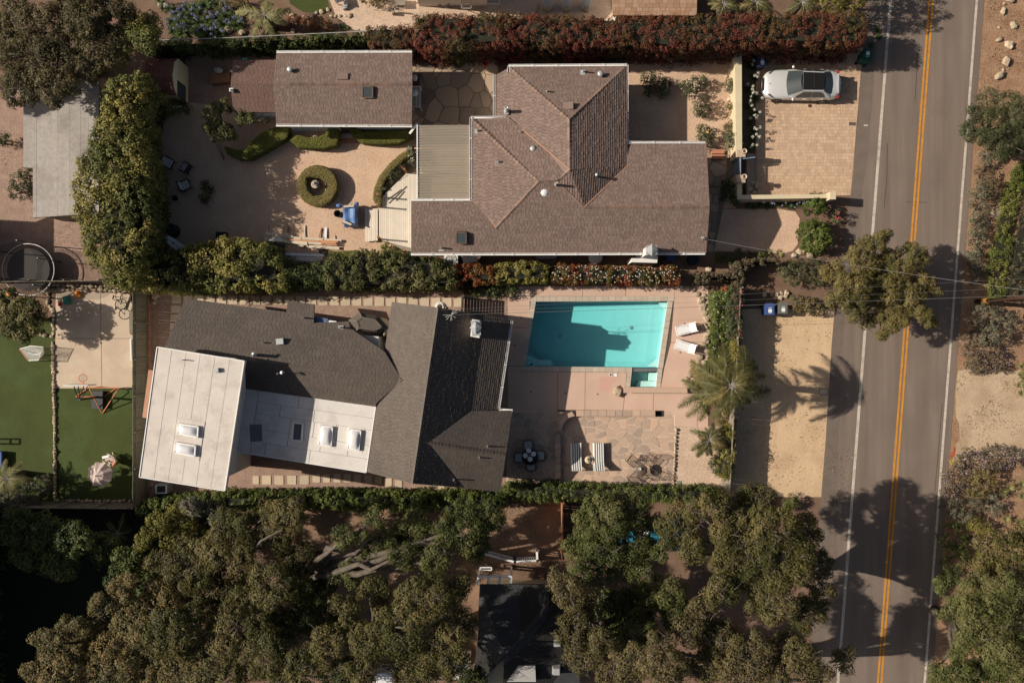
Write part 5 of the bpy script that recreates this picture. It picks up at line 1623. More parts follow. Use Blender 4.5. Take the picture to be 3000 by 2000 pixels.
hedge('low_red_hedge', 'lower dark red hedge block where the ivy wall ends', [(1074, 74), (1208, 72), (1208, 140), (1150, 146), (1090, 138), (1074, 110)], 2.4, lm_red, dens=13, cr=.19, n=50, leaf=(.07, .046), seed=3, f=1.3)
hedge('ivy_wall', 'ivy smothered boundary wall behind the guest house', [(420, 122), (620, 112), (850, 103), (1074, 93), (1074, 112), (850, 124), (620, 134), (420, 140)], 2.2, lm_ivy, dens=11, cr=.2, n=34, leaf=(.11, .06), seed=12)
one('wall_coping', 'thin grey metal coping along the top of the ivy wall', 'wall coping', MB().bar(P(420, 120, 2.3), P(700, 110, 2.3), .035, .04).bar(P(700, 110, 2.3), P(1074, 92, 2.3), .035, .04), m_pipe)
hedge('boxwood_hedge', 'wavy clipped boxwood hedge beside the lemon trees', [(655, 428), (690, 440), (712, 440), (730, 420), (765, 388), (805, 372), (842, 368), (848, 385), (838, 405), (800, 428), (765, 448), (730, 466), (695, 466), (665, 452)], .8, lm_box, trimmed=2600, leaf=(.05, .035), rough=.03, rnd_edge=.14, f=1.5)
hedge('boxwood_hedge', 'curled clipped boxwood hedge before the guest house wall', [(848, 410), (870, 395), (900, 402), (930, 402), (952, 392), (962, 374), (992, 374), (994, 405), (985, 425), (950, 434), (910, 434), (870, 430)], .8, lm_box, trimmed=2600, leaf=(.05, .035), rough=.03, rnd_edge=.14, f=1.5, seed=2)
hedge('boxwood_hedge', 'straight clipped boxwood hedge under the guest house eaves', [(1024, 375), (1050, 376), (1062, 385), (1180, 382), (1192, 374), (1212, 376), (1208, 400), (1170, 418), (1110, 421), (1060, 418), (1032, 402)], .8, lm_box, trimmed=2600, leaf=(.05, .035), rough=.03, rnd_edge=.14, f=1.5, seed=3)
ring = [(929 + 61 * math.cos(a), 543 + 61 * math.sin(a)) for a in [2 * math.pi * i / 28 for i in range(28)]]
hole = [(899, 522), (910, 518), (935, 520), (951, 532), (956, 548), (950, 562), (935, 573), (918, 572), (904, 558), (898, 540)]
hedge('ring_hedge', 'round clipped boxwood ring with a stone fountain in its middle', ring, .72, lm_boxt, trimmed=2800, leaf=(.045, .032), rough=.02, rnd_edge=.2, hole=hole, f=1.2)
hedge('crescent_hedge', 'crescent of clipped dry boxwood curving round the deck planting', [(1210, 428), (1175, 448), (1140, 478), (1110, 515), (1095, 550), (1092, 585), (1105, 605), (1117, 606), (1120, 575), (1118, 555), (1126, 532), (1150, 500), (1185, 468), (1214, 450)], .75, lm_boxt, trimmed=2800, leaf=(.045, .032), rough=.02, rnd_edge=.16, f=1.3, seed=5, bias=.1)
hedge('low_hedge', 'low clipped green hedge strip behind the board stack', [(962, 735), (1040, 733), (1130, 742), (1180, 752), (1180, 764), (962, 760)], .7, lm_box, trimmed=2200, leaf=(.05, .035), rough=.03, rnd_edge=.12, bias=.2, f=1.5)
hedge('ivy_hedge', 'ivy covered fence hedge along the south side of the charcoal roof', [(390, 1480), (500, 1462), (640, 1452), (820, 1448), (1000, 1446), (1140, 1448), (1380, 1450), (1480, 1452), (1480, 1488), (1300, 1496), (1000, 1494), (820, 1492), (600, 1500), (480, 1505), (400, 1510)], 2.0, lm_glossy, dens=11, cr=.22, n=36, leaf=(.11, .065), seed=14, f=1.2, rough=.15)
hedge('terrace_hedge', 'bright green leafy hedge edging the flagstone terrace', [(1462, 1440), (1500, 1414), (1620, 1418), (1760, 1424), (1900, 1430), (2110, 1432), (2130, 1450), (2130, 1472), (1960, 1474), (1760, 1470), (1680, 1474), (1500, 1468)], 1.5, lm_glossy, dens=12, cr=.18, n=34, leaf=(.08, .05), seed=15, f=1.4, bias=.15)
hedge('corner_hedge', 'brownish clipped hedge turning the corner above the pool rocks', [(2040, 805), (2150, 795), (2162, 768), (2190, 758), (2285, 755), (2290, 768), (2200, 776), (2182, 790), (2178, 830), (2160, 832), (2150, 815), (2040, 830)], 1.7, lm_brownsh, dens=13, cr=.16, n=30, leaf=(.08, .05), seed=16)
hedge('fence_vine', 'yellow-green vine spilling over the street fence beside the drive', [(2130, 1245), (2150, 1248), (2160, 1270), (2158, 1350), (2150, 1405), (2118, 1405), (2116, 1360), (2125, 1310)], 1.9, lm_yel, dens=13, cr=.16, n=30, leaf=(.07, .05), seed=17)
hedge('rambling_vine', 'tangled green and red vine over the street fence above the palm', [(2150, 836), (2170, 832), (2180, 860), (2174, 930), (2178, 980), (2160, 1000), (2135, 985), (2140, 930), (2140, 880)], 1.9, lm_rose, dens=12, cr=.17, n=30, leaf=(.08, .05), seed=18, extra=[('red_leaf_tips', lm_fr, 40, .07)])

# ------------------------------------------------------------------ trees
tree('oak_tree', 'rust-brown oak crown spreading over the top of the grey flat roof', 'tree', [(60, 60, 70), (150, 95, 85), (250, 60, 75), (300, 130, 70), (60, 170, 80), (170, 190, 90), (250, 195, 62), (70, 258, 66), (165, 258, 58), (10, 100, 60), (330, 20, 60), (200, 10, 50)], 5.0, lm_oak2, flat=.5, twigs=70, dens=8.0, cr=.28, n=62, leaf=(.105, .062))
tree('pittosporum_tree', 'rounded golden-green tree at the end of the towering hedge', 'tree', [(385, 70, 50), (440, 80, 42), (370, 120, 50), (430, 120, 45), (350, 165, 40)], 4.4, lm_pitt, flat=.6, dens=8, cr=.3, n=44, leaf=(.16, .07), bias=.05, trunk_r=.18)
tree('citrus_tree', 'dense dark citrus tree shading the concrete pad', 'tree', [(40, 890, 45), (85, 915, 50), (30, 935, 50), (100, 955, 42), (60, 970, 38), (20, 870, 25)], 2.0, lm_citrus, flat=.75, dens=9, cr=.24, n=38, leaf=(.13, .075), trunk_r=.14, base=(75, 925))
tree('lemon_tree', 'small lemon tree with open rounded crowns by the wavy boxwood', 'tree', [(622, 330, 32), (655, 315, 22), (650, 385, 34), (620, 375, 22), (680, 395, 16)], 2.2, lm_citrus, flat=.6, dens=9, cr=.2, n=34, leaf=(.12, .07), trunk_r=.09, base=(680, 372))
tree('lemon_tree', 'slender lemon tree leaning against the annex wall', 'tree', [(715, 340, 24), (735, 352, 18), (708, 352, 14)], 2.3, lm_citrus, flat=.6, dens=9, cr=.18, n=34, leaf=(.11, .065), trunk_r=.07, base=(705, 370))
tree('tawny_tree', 'tall tawny feathery tree leaning over the dark yard', 'tree', [(470, 1770, 75), (400, 1830, 85), (260, 1868, 70), (170, 1872, 45), (120, 1868, 25), (330, 1960, 100), (170, 1960, 70), (480, 1930, 100), (95, 1965, 30), (230, 1840, 30), (190, 1830, 20), (300, 1770, 40), (360, 1720, 45)], 6.0, lm_olive, flat=.5, twigs=30, dens=8.0, cr=.28, n=62, leaf=(.105, .062), base=(400, 1860))
tree('golden_shrub_tree', 'golden yellow bushy tree against the ivy hedge', 'tree', [(470, 1530, 45), (530, 1520, 55), (520, 1580, 45), (440, 1560, 30), (560, 1555, 40), (420, 1590, 25)], 5.2, lm_yel, flat=.7, dens=9, cr=.22, n=34, leaf=(.11, .06), bias=-.25, trunk_r=.12)
tree('loquat_tree', 'broad leaved grey-green tree beside the golden bushy tree', 'tree', [(600, 1495, 35), (640, 1500, 38), (610, 1540, 40), (580, 1490, 25), (560, 1480, 22)], 5.0, lm_sage, flat=.7, dens=7, cr=.25, n=24, leaf=(.24, .09), trunk_r=.12, bias=-.35)
tree('oak_tree', 'huge olive oak crown south of the ivy hedge with pale dead twigs', 'tree', [(560, 1650, 95), (680, 1590, 95), (790, 1545, 85), (850, 1505, 55), (630, 1750, 105), (520, 1850, 95), (710, 1830, 100), (640, 1950, 110), (800, 1710, 80), (880, 1640, 65), (780, 1920, 80), (540, 1960, 70), (470, 1640, 45)], 6.0, lm_oak, flat=.45, twigs=110, dens=8.0, cr=.28, n=62, leaf=(.105, .062), base=(700, 1720))
tree('oak_tree', 'open oak with thick bare limbs above the orange dirt', 'tree', [(1010, 1570, 38), (1220, 1560, 75), (1350, 1555, 85), (1435, 1515, 55), (1180, 1630, 45), (1400, 1600, 45), (1100, 1510, 30), (1080, 1600, 40), (1280, 1630, 50), (1130, 1570, 40), (1020, 1680, 45)], 6.0, lm_oak3, flat=.45, twigs=40, dens=8.0, cr=.28, n=62, leaf=(.105, .062), base=(930, 1640), trunk_r=.5, bias=-.05)
tree('oak_tree', 'olive oak crown between the white pergola and the dark yard', 'tree', [(1100, 1730, 55), (1250, 1750, 80), (1180, 1840, 95), (1310, 1800, 60), (1310, 1890, 75), (1330, 1940, 50), (1340, 1720, 45), (1360, 1830, 50), (1080, 1880, 65), (1220, 1950, 80), (960, 1880, 60), (900, 1960, 75), (1060, 1970, 50), (1010, 1780, 45)], 7.6, lm_oak, flat=.45, twigs=70, dens=8.0, cr=.28, n=62, leaf=(.105, .062), base=(1130, 1800), seed=3)
tree('oak_tree', 'oak crown overhanging the terrace hedge and the blue car', 'tree', [(1765, 1525, 80), (1850, 1490, 70), (1715, 1590, 60), (1830, 1580, 75), (1770, 1610, 60), (1700, 1670, 45), (1880, 1660, 45), (1810, 1670, 45), (1915, 1530, 36), (1900, 1600, 34), (1930, 1615, 26)], 6.0, lm_oak3, flat=.5, twigs=60, dens=8.0, cr=.28, n=62, leaf=(.105, .062), seed=5, base=(1790, 1590))
tree('oak_tree', 'narrow brown-tinged oak crown beside the dark hip roof', 'tree', [(1650, 1720, 45), (1700, 1760, 55), (1680, 1840, 60), (1710, 1910, 65), (1760, 1870, 45), (1630, 1690, 25), (1740, 1700, 35), (1790, 1960, 55)], 6.5, lm_oak2, flat=.5, twigs=50, dens=8.0, cr=.28, n=62, leaf=(.105, .062), seed=7, base=(1740, 1820))
tree('oak_tree', 'massive oak crown reaching out over the road shoulder', 'tree', [(1990, 1540, 70), (2090, 1475, 50), (2210, 1475, 65), (2150, 1550, 85), (2265, 1550, 85), (2350, 1560, 60), (2030, 1610, 50), (2170, 1640, 95), (2300, 1650, 95), (2390, 1650, 55), (2410, 1740, 45), (2110, 1720, 55), (2260, 1750, 90), (2360, 1790, 60), (2040, 1500, 35)], 8.0, lm_oak, flat=.45, twigs=130, dens=8.0, cr=.28, n=62, leaf=(.105, .062), seed=9, base=(2220, 1620), trunk_r=.45)
tree('oak_tree', 'dry brown oak crown at the roadside south of the massive oak', 'tree', [(2055, 1790, 60), (2020, 1850, 50), (2100, 1870, 75), (2190, 1920, 70), (2070, 1950, 55), (2290, 1905, 60), (2350, 1930, 65), (1930, 1890, 50), (1950, 1960, 70), (2250, 1985, 70), (2390, 1975, 50), (2470, 1930, 40), (1860, 1940, 60), (2150, 1990, 50)], 8.0, lm_oak2, flat=.45, twigs=110, dens=8.0, cr=.28, n=62, leaf=(.105, .062), seed=11, base=(2150, 1880), trunk_r=.4)
tree('roadside_oak', 'dense grey-green oak on the east verge under the power lines', 'tree', [(2850, 1740, 75), (2940, 1740, 65), (2790, 1790, 45), (2880, 1830, 85), (2970, 1830, 70), (2850, 1920, 80), (2940, 1930, 80), (2800, 1985, 65), (2990, 1990, 70), (2900, 2010, 80), (2740, 1970, 40), (2760, 1710, 25)], 5.0, lm_oak3, flat=.5, twigs=30, dens=8.0, cr=.28, n=62, leaf=(.105, .062), seed=13, bias=.2)
tree('roadside_tree', 'brown-green tree above the bare spiky branches on the east verge', 'tree', [(2900, 1590, 50), (2950, 1610, 55), (2880, 1650, 45), (2960, 1670, 50), (2990, 1560, 40)], 3.6, lm_oak, flat=.6, dens=8, cr=.24, n=38, leaf=(.11, .065), seed=15, bias=.1, trunk_r=.15)
tree('cypress_tree', 'feathery star-shaped cypress leaning out over the yellow road lines', 'tree',
     [(2580, 830, 80), (2520, 760, 55), (2560, 710, 30), (2590, 690, 18), (2490, 850, 60), (2610, 750, 30), (2640, 790, 45), (2680, 760, 35), (2670, 725, 16), (2700, 745, 18), (2700, 830, 40), (2735, 850, 22), (2670, 870, 50), (2600, 910, 55), (2560, 900, 50), (2610, 960, 28), (2640, 930, 35), (2700, 920, 26), (2725, 945, 14), (2500, 910, 40), (2440, 800, 40), (2440, 880, 30), (2580, 980, 15), (2540, 940, 22)],
     3.8, lm_cyp, flat=.75, dens=11, cr=.22, n=50, leaf=(.13, .045), trunk_r=.2, base=(2480, 830), seed=1, twigs=12)
tree('juniper_tree', 'dark green juniper mound on the mulch bank beside the road', 'tree', [(2850, 340, 32), (2890, 300, 45), (2945, 300, 45), (2990, 330, 50), (2840, 385, 35), (2900, 370, 60), (2960, 390, 55), (2990, 420, 45), (2890, 420, 30), (2940, 440, 35)], 2.2, lm_jun, flat=.7, dens=10, cr=.2, n=44, leaf=(.13, .035), trunk_r=.14, twigs=14)

# ------------------------------------------------------------------ shrubs east of the road
for lab, px, z, m in (
    ('pale sage bush just below the juniper mound', [(2895, 462, 26), (2920, 440, 25)], .9, lm_sage),
    ('brown twiggy bush on the verge above the long sage bush', [(2880, 520, 34), (2905, 550, 30)], .9, lm_brownsh),
    ('long grey sage bush leaning to the road kerb', [(2870, 570, 30), (2868, 610, 34), (2862, 640, 24)], 1.0, lm_sage),
    ('round grey sage bush beside the flat pale rock', [(2865, 672, 32), (2860, 700, 26)], .9, lm_sage),
    ('low grey bush above the pole shadow', [(2855, 755, 28), (2862, 785, 28), (2850, 810, 20)], .8, lm_sage),
    ('dark grey-green bush at the foot of the utility pole', [(2880, 930, 42), (2930, 950, 45), (2900, 985, 36)], 1.6, lm_sage),
    ('silvery bush below the purple flower mound', [(2790, 1480, 34), (2820, 1500, 34), (2850, 1470, 30)], 1.0, lm_sage),
    ('small silvery bush beside the yuccas', [(2905, 1480, 34), (2925, 1460, 24)], .9, lm_sage),
    ('tawny round bush crowning the purple flower mound', [(2885, 1400, 40), (2860, 1425, 34)], 1.4, lm_olive),
    ('lime green bush on the dark verge', [(2860, 1535, 26), (2880, 1550, 24)], 1.2, lm_yel),
    ('dim green thicket in shade along the road edge', [(2790, 1570, 45), (2800, 1640, 45), (2780, 1690, 30)], 1.2, lm_ivy),
    ('low shady green bush under the verge oak', [(2870, 1640, 26), (2890, 1670, 28)], 1.0, lm_grass)):
    bush('verge_bush', lab, px, z, m)
bush('flower_mound', 'brown mound speckled with mauve flowers beside the sandy layby', [(2850, 1010, 45), (2890, 1040, 50), (2860, 1060, 35), (2920, 1060, 35)], .9, lm_brownsh, extra=[('mauve_flowers', lm_fp, 220, .045)])
bush('flower_mound', 'purple flowering mound at the south end of the sandy layby', [(2800, 1400, 40), (2840, 1360, 45), (2900, 1345, 45), (2945, 1340, 35), (2780, 1430, 30)], 1.0, lm_brownsh, extra=[('purple_flowers', lm_fp, 620, .05)])
hedge('ground_cover', 'bright yellow-green ground cover strip on the bank', [(2995, 470), (3030, 470), (2985, 600), (2965, 700), (2952, 800), (2945, 880), (2905, 880), (2898, 800), (2908, 740), (2930, 670), (2940, 580), (2975, 500)], .45, lm_grass, cat='ground cover', dens=16, cr=.2, n=40, leaf=(.09, .04), rough=.08, rnd_edge=.2, f=1.0, corez=.12)
hedge('bank_shrubs', 'rusty mixed shrub carpet behind the yellow-green strip', [(3000, 610), (3120, 600), (3120, 900), (2955, 890), (2962, 800), (2975, 720)], .6, lm_brownsh, cat='ground cover', dens=9, cr=.2, n=26, leaf=(.09, .05), rough=.15, rnd_edge=.3)
for x, y, r, lab in ((2960, 3, 14, 'pale boulder by the top end of the mulch bank'), (2937, 35, 13, 'angular pale boulder in the mulch row'), (2967, 76, 14, 'flat-topped boulder in the mulch row'), (2926, 81, 6, 'fist-sized pale stone in the mulch row'),
                     (2925, 118, 11, 'wedge shaped boulder in the mulch row'), (2955, 133, 15, 'squarish boulder in the mulch row'), (2944, 180, 17, 'large rounded boulder in the mulch row'), (2938, 207, 7, 'small stone beside the rounded boulder'), (2926, 224, 17, 'boulder half buried at the juniper mound'),
                     (2918, 625, 20, 'flat pale rock between the sage bush and green strip'), (2858, 735, 14, 'flat tilted pale rock at the road verge'), (2831, 858, 7, 'lone stone in the shadow of the cypress'), (2941, 12, 6, 'small pale stone at the head of the mulch row')):
    rock('boulder', x, y, r, None, .7, lab, 'rock', 'boulders on the east bank', asp=RD.uniform(.65, .95))
for i, (x, y, r) in enumerate(((2995, 1075, 22), (2998, 1105, 22), (2990, 1098, 18), (2992, 1150, 18), (2985, 1127, 16), (2955, 1428, 20), (2992, 1418, 26), (2995, 1452, 26), (2945, 1520, 20), (2985, 1530, 24), (2998, 1690, 22), (2990, 1560, 20), (2935, 1440, 18))):
    rosette('yucca', 'spiky yellow-green yucca rosette at the far east edge', x, y, r, lm_yucca, 'yucca', 'yuccas along the east edge', 46, .045, .35, (.8, .6))

# ------------------------------------------------------------------ house front planting
bush('round_bush', 'large glossy ball-shaped bush at the gravel parking corner', [(2386, 692, 50), (2370, 684, 34), (2400, 704, 34)], 1.6, lm_glossy, dens=12, cr=.18, n=34, leaf=(.11, .065))
bush('round_bush', 'smaller glossy ball-shaped bush beside the cream wall end', [(2388, 598, 32), (2376, 592, 20), (2400, 606, 20)], 1.3, lm_glossy, dens=12, cr=.18, n=34, leaf=(.10, .06), bias=.2)
bush('bougainvillea', 'magenta flowering shrub between the two ball-shaped bushes', [(2446, 628, 11), (2450, 645, 10)], 1.0, lm_rose, extra=[('magenta_flowers', lm_fr, 26, .08)])
bush('arching_bush', 'loose feathery green bush under the cypress branches', [(2330, 800, 40), (2370, 790, 40), (2400, 810, 30), (2300, 790, 25)], 1.4, lm_jun, leaf=(.10, .04), bias=.2)
bush('tufted_bush', 'rounded tan-green bush beside the wheelie bins', [(2340, 890, 26), (2365, 895, 30), (2395, 905, 22), (2325, 885, 18)], 1.1, lm_olive, bias=-.3)
for lab, px, z, m, ex in (
    ('red and white rose bush beside the house corner', [(1895, 233, 22), (1920, 240, 24), (1945, 255, 22), (1905, 265, 20), (1940, 275, 16)], 1.0, lm_rose, [('red_roses', lm_fr, 8, .09)]),
    ('white rose bush in the middle of the front gravel', [(2010, 258, 22), (2035, 250, 24), (2055, 240, 18), (2025, 275, 18)], 1.0, lm_rose, [('white_roses', lm_fw, 22, .09)]),
    ('coral rose bush below the white roses', [(2055, 305, 24), (2062, 325, 20), (2045, 320, 18)], 1.0, lm_rose, [('coral_roses', lm_fpk, 10, .1)]),
    ('yellow rose bush next to the terracotta planter', [(2060, 385, 20), (2075, 400, 20), (2055, 405, 16), (2072, 425, 12)], 1.0, lm_rose, [('yellow_roses', lm_fy, 9, .11)]),
    ('pink climbing rose at the cream wall pillar', [(2150, 405, 24), (2165, 420, 18), (2140, 425, 16)], 1.2, lm_rose, [('pink_roses', lm_fpk, 18, .1)]),
    ('grey-green shrub beside the tan boulder', [(2138, 250, 20), (2150, 262, 15)], .8, lm_rose, None),
    ('straggly plant below the tan boulder', [(2140, 315, 14), (2150, 330, 12)], .6, lm_olive, None),
    ('thin tan shrub along the cream wall', [(2138, 370, 18), (2150, 385, 14)], .7, lm_olive, None),
    ('white dotted dark shrub by the gate path', [(2130, 545, 18), (2140, 560, 20), (2125, 575, 16), (2150, 590, 14)], 1.2, lm_ivy, [('pale_blossom', lm_fy, 7, .08)]),
    ('dusty rose bush with red blooms inside the crescent hedge', [(1165, 505, 14), (1150, 522, 14), (1180, 490, 14)], .8, lm_rose, [('red_roses', lm_fr, 5, .09)]),
    ('small rose bush with one orange bloom at the deck step', [(1122, 548, 13), (1128, 558, 10)], .7, lm_rose, [('orange_rose', lm_fpk, 2, .1)]),
    ('pale flowering shrub at the patio cover corner', [(1207, 455, 16), (1212, 470, 14), (1205, 440, 10)], .9, lm_sage, [('cream_blossom', lm_fw, 14, .07)]),
    ('dark rose bushes in the shade of the courtyard hedge', [(608, 545, 16), (612, 565, 14), (600, 580, 14)], .8, lm_ivy, [('pale_petals', lm_fw, 6, .06)]),
    ('rounded shrub by the pool rocks with white petals', [(2110, 900, 28), (2125, 935, 32), (2105, 960, 26), (2125, 880, 24), (2095, 870, 18)], 1.1, lm_glossy, [('white_petals', lm_fw, 30, .06)]),
    ('yellow-green shrub at the foot of the palm', [(2100, 1030, 24), (2115, 1020, 22), (2095, 1060, 24), (2120, 1050, 20)], 1.0, lm_glossy, [('white_petals', lm_fw, 16, .05)]),
    ('leafy green shrub filling the fence bed above the palm', [(2145, 900, 24), (2150, 940, 24), (2148, 975, 22), (2140, 865, 20)], 1.4, lm_glossy, [('red_tips', lm_fr, 14, .06)]),
    ('yellow-green shrub climbing the fence behind the palm', [(2145, 1015, 22), (2150, 1045, 20), (2135, 1075, 18)], 1.4, lm_yel, None),
    ('tangled shrub between the two palms and the fence', [(2125, 1215, 18), (2138, 1235, 16), (2110, 1235, 14)], 1.0, lm_olive, None),
    ('small red-leaved shrub at the top of the fence bed', [(2125, 850, 14), (2150, 850, 14)], 1.2, lm_redor, None),
    ('blue-green shrub below the small palm', [(2095, 1360, 20), (2085, 1345, 16), (2105, 1375, 14)], .9, lm_rose, None),
    ('bright leafy shrub beside the deck stairs', [(1130, 722, 14), (1150, 735, 16), (1170, 742, 14)], .7, lm_grass, None),
    ('shaded green border shrubs below the terracotta side path', [(2110, 755, 16), (2140, 765, 16), (2170, 770, 14)], .7, lm_ivy, None),
    ('dark border shrub beside the gravel parking edge', [(2160, 742, 12), (2200, 745, 14), (2230, 745, 12)], .6, lm_ivy, None),
    ('dark fern clump at the pool fence corner', [(1400, 850, 24), (1450, 852, 28), (1500, 850, 22)], 1.0, lm_ivy, None),
    ('leafy shrub with red tips at the orange hedge end', [(1368, 848, 10), (1362, 862, 8)], .8, lm_redor, None),
    ('small round shrub in the trampoline yard', [(20, 410, 18), (12, 418, 14)], .9, lm_ivy, None),
    ('blue-green spiky shrub beside the grey flat roof', [(60, 530, 30), (75, 560, 28), (50, 560, 24), (80, 510, 20)], 1.3, lm_rose, None),
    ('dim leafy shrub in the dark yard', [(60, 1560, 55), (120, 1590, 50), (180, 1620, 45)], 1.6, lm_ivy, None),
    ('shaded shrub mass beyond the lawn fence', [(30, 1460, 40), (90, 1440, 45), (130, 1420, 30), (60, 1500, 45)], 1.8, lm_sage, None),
    ('small leafy shrub at the drive corner below the oaks', [(2320, 1470, 22), (2300, 1480, 18)], 1.0, lm_glossy, None),
    ('green shrub behind the white agapanthus by the road hedge', [(2440, 10, 34), (2490, 8, 34), (2410, 15, 26), (2520, -20, 40), (2505, -60, 45), (2450, -50, 40), (2515, -110, 45)], 4.4, lm_yel, None),
    ('dark plum coloured round shrub by the flax', [(958, 68, 18), (965, 78, 14)], .7, lm_red, None),
    ('tan grassy shrub at the top of the flower bed', [(690, 20, 22), (660, 10, 18), (720, 12, 20)], .7, lm_olive, None),
    ('rusty low shrub below the curved lawn border', [(860, 60, 16), (840, 70, 14), (925, 80, 12)], .5, lm_redor, None),
    ('clipped golden bush at the gravel edge', [(1110, -6, 30), (1080, -10, 26)], 1.0, lm_olive, None),
    ('small dark plant beside the cream shed screen', [(545, 320, 18), (530, 310, 14)], .9, lm_ivy, None)):
    bush('garden_shrub', lab, px, z, m, extra=ex)
# agapanthus
for i, (x, y) in enumerate(((2198, 195), (2208, 230), (2190, 265), (2200, 285), (2212, 290), (2190, 312), (2206, 335), (2195, 360), (2205, 385), (2200, 408), (2200, 430))):
    rosette('agapanthus', 'white agapanthus clump along the drive side of the cream wall', x, y, 19, lm_strap, 'agapanthus', 'white agapanthus by the cream wall', 60, .035, .0, (1.0, .8), (lm_fw, 3, .75, .115))
for x, y in ((2196, 545), (2208, 552), (2193, 562)):
    rosette('agapanthus', 'white agapanthus in the corner below the gate pillar', x, y, 15, lm_strap, 'agapanthus', 'white agapanthus in the wall corner', 50, .035, .0, (1.0, .8), (lm_fw, 2, .75, .115))
for x, y in ((2568, 92), (2570, 112), (2550, 135), (2508, 150)):
    rosette('agapanthus', 'white agapanthus at the road end of the red hedge', x, y, 14, lm_strap, 'agapanthus', 'white agapanthus at the hedge end', 50, .035, .0, (1.0, .8), (lm_fw, 1, .75, .11))
for i, x in enumerate((2225, 2245, 2262, 2285, 2310, 2330, 2350)):
    rosette('agapanthus', 'lilac agapanthus along the outside of the cream wall', x, 600 + 4 * math.sin(i * 2), 16, lm_strap, 'agapanthus', 'lilac agapanthus row', 50, .03, .0, (1.0, .8), (lm_fb, 3, .7, .07))
for x, y in ((2190, 600), (2205, 606), (2360, 622), (2335, 590)):
    rosette('strap_plant', 'dark strap leaved clump at the end of the lilac row', x, y, 16, lm_strap, 'plant', 'strap leaved clumps', 50, .03)
for i, (x, y) in enumerate(((520, 40), (545, 55), (570, 45), (530, 75), (560, 80), (590, 70), (610, 62), (600, 90), (640, 55), (635, 85), (660, 75), (535, 100), (585, 100), (620, 100), (645, 100), (575, 25), (690, 60), (700, 75), (550, 30), (605, 20), (655, 40), (510, 70), (515, 95), (670, 30))):
    rosette('agapanthus', 'blue agapanthus clump in the neighbour flower bed', x, y, 28, lm_strap, 'agapanthus', 'blue agapanthus bed', 95, .045, .0, (1.0, .8), (lm_fb, 3, .75, .11))
for x, y in ((480, 28), (500, 25), (470, 8)):
    rosette('agapanthus', 'white agapanthus at the shady end of the flower bed', x, y, 17, lm_strap, 'agapanthus', 'white agapanthus in the flower bed', 50, .035, .0, (1.0, .8), (lm_fw, 3, .75, .115))
for x, y in ((617, 8), (640, 16)):
    rosette('dark_rosette', 'dark green strappy rosette at the top of the flower bed', x, y, 20, lm_strap, 'plant', 'dark rosettes', 60, .05)
rosette('bronze_flax', 'bronze flax with arching copper leaves beside the ivy wall', 902, 68, 30, lm_flax, 'flax', None, 90, .05, .1, (.9, .8))
rosette('red_flax', 'small reddish grassy clump among the blue agapanthus', 612, 42, 18, lm_flax, 'plant', None, 60, .03)
for x, y in ((1000, 78), (1015, 84)):
    rosette('grass_tuft', 'small green tuft near the low red hedge', x, y, 12, lm_strap, 'plant', 'green tufts', 40, .025)
for x, y in ((2248, 740), (2280, 743)):
    rosette('spiky_clump', 'pale green spiky clump at the gravel parking edge', x, y, 16, lm_yucca, 'plant', 'spiky clumps by the parking', 60, .03, .0, (.9, .7))
# tree fern
palm('tree_fern', 'large tree fern with pale feathery fronds above the ivy wall', 775, 45, 1.9, 92, 9, None, (.28, .5), lm_fern, 26, None, .24, .07)
palm('date_palm', 'tall feather palm arching over the street fence and drive', 2142, 1130, 5.8, 124, 28, (2052, 1116), (.42, .78), None, 100)
palm('short_palm', 'short bushy palm beside the pool boulders', 2072, 1150, 3.8, 88, 30, None, (.5, .8), None, 60)
palm('fan_palm', 'small round palm at the corner of the side gravel', 2078, 1288, 1.9, 58, 30, None, (.45, .6), None, 56)
for x, y, lb in ((2120, 12, 'palm crown peeking above the red hedge beside the orange roof'), (2215, 8, 'second palm crown above the red hedge from the orange roof'), (2350, 6, 'palm crown above the red hedge toward the road')):
    palm('garden_palm', lb, x, y, 3.0, 62, 14, None, (.45, .8), None, 40)
palm('yard_fern', 'tree fern fronds at the edge of the artificial lawn', 20, 1400, 1.6, 62, 11, None, (.3, .5), lm_fern, 44)
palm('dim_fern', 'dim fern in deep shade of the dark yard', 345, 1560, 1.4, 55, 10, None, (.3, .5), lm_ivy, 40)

for x, y, r_, z, lb in ((-370, 1630, 150, 8.0, 'leaning dark oak between the lawn corner and dim yard oaks'), (-370, 1800, 150, 8.0, 'leaning dark oak in the middle of the dim yard row'), (-370, 1970, 150, 8.0, 'leaning dark oak at the low end of the dim yard row'), (-470, 1545, 170, 7.5, 'tall dark oak beyond the lawn corner'), (-480, 1720, 180, 8.0, 'tall dark oak beyond the dim yard'), (-480, 1900, 180, 8.0, 'tall dark oak beside the lower dim yard'), (-470, 2070, 170, 7.5, 'tall dark oak below the dim yard'), (-420, 110, 110, 6.5, 'tall oak beyond the rust-brown crown')):  # oaks out of view; first three added to fill gaps in yard shade
    tree('shade_oak', lb, 'tree', [(x, y, r_ * .6), (x + r_ * .5, y + 20, r_ * .55), (x - r_ * .5, y, r_ * .55), (x, y + r_ * .5, r_ * .55), (x + 10, y - r_ * .5, r_ * .55)], z, lm_oak, dens=3, cr=.55, n=44, leaf=(.28, .17), trunk_r=.4)
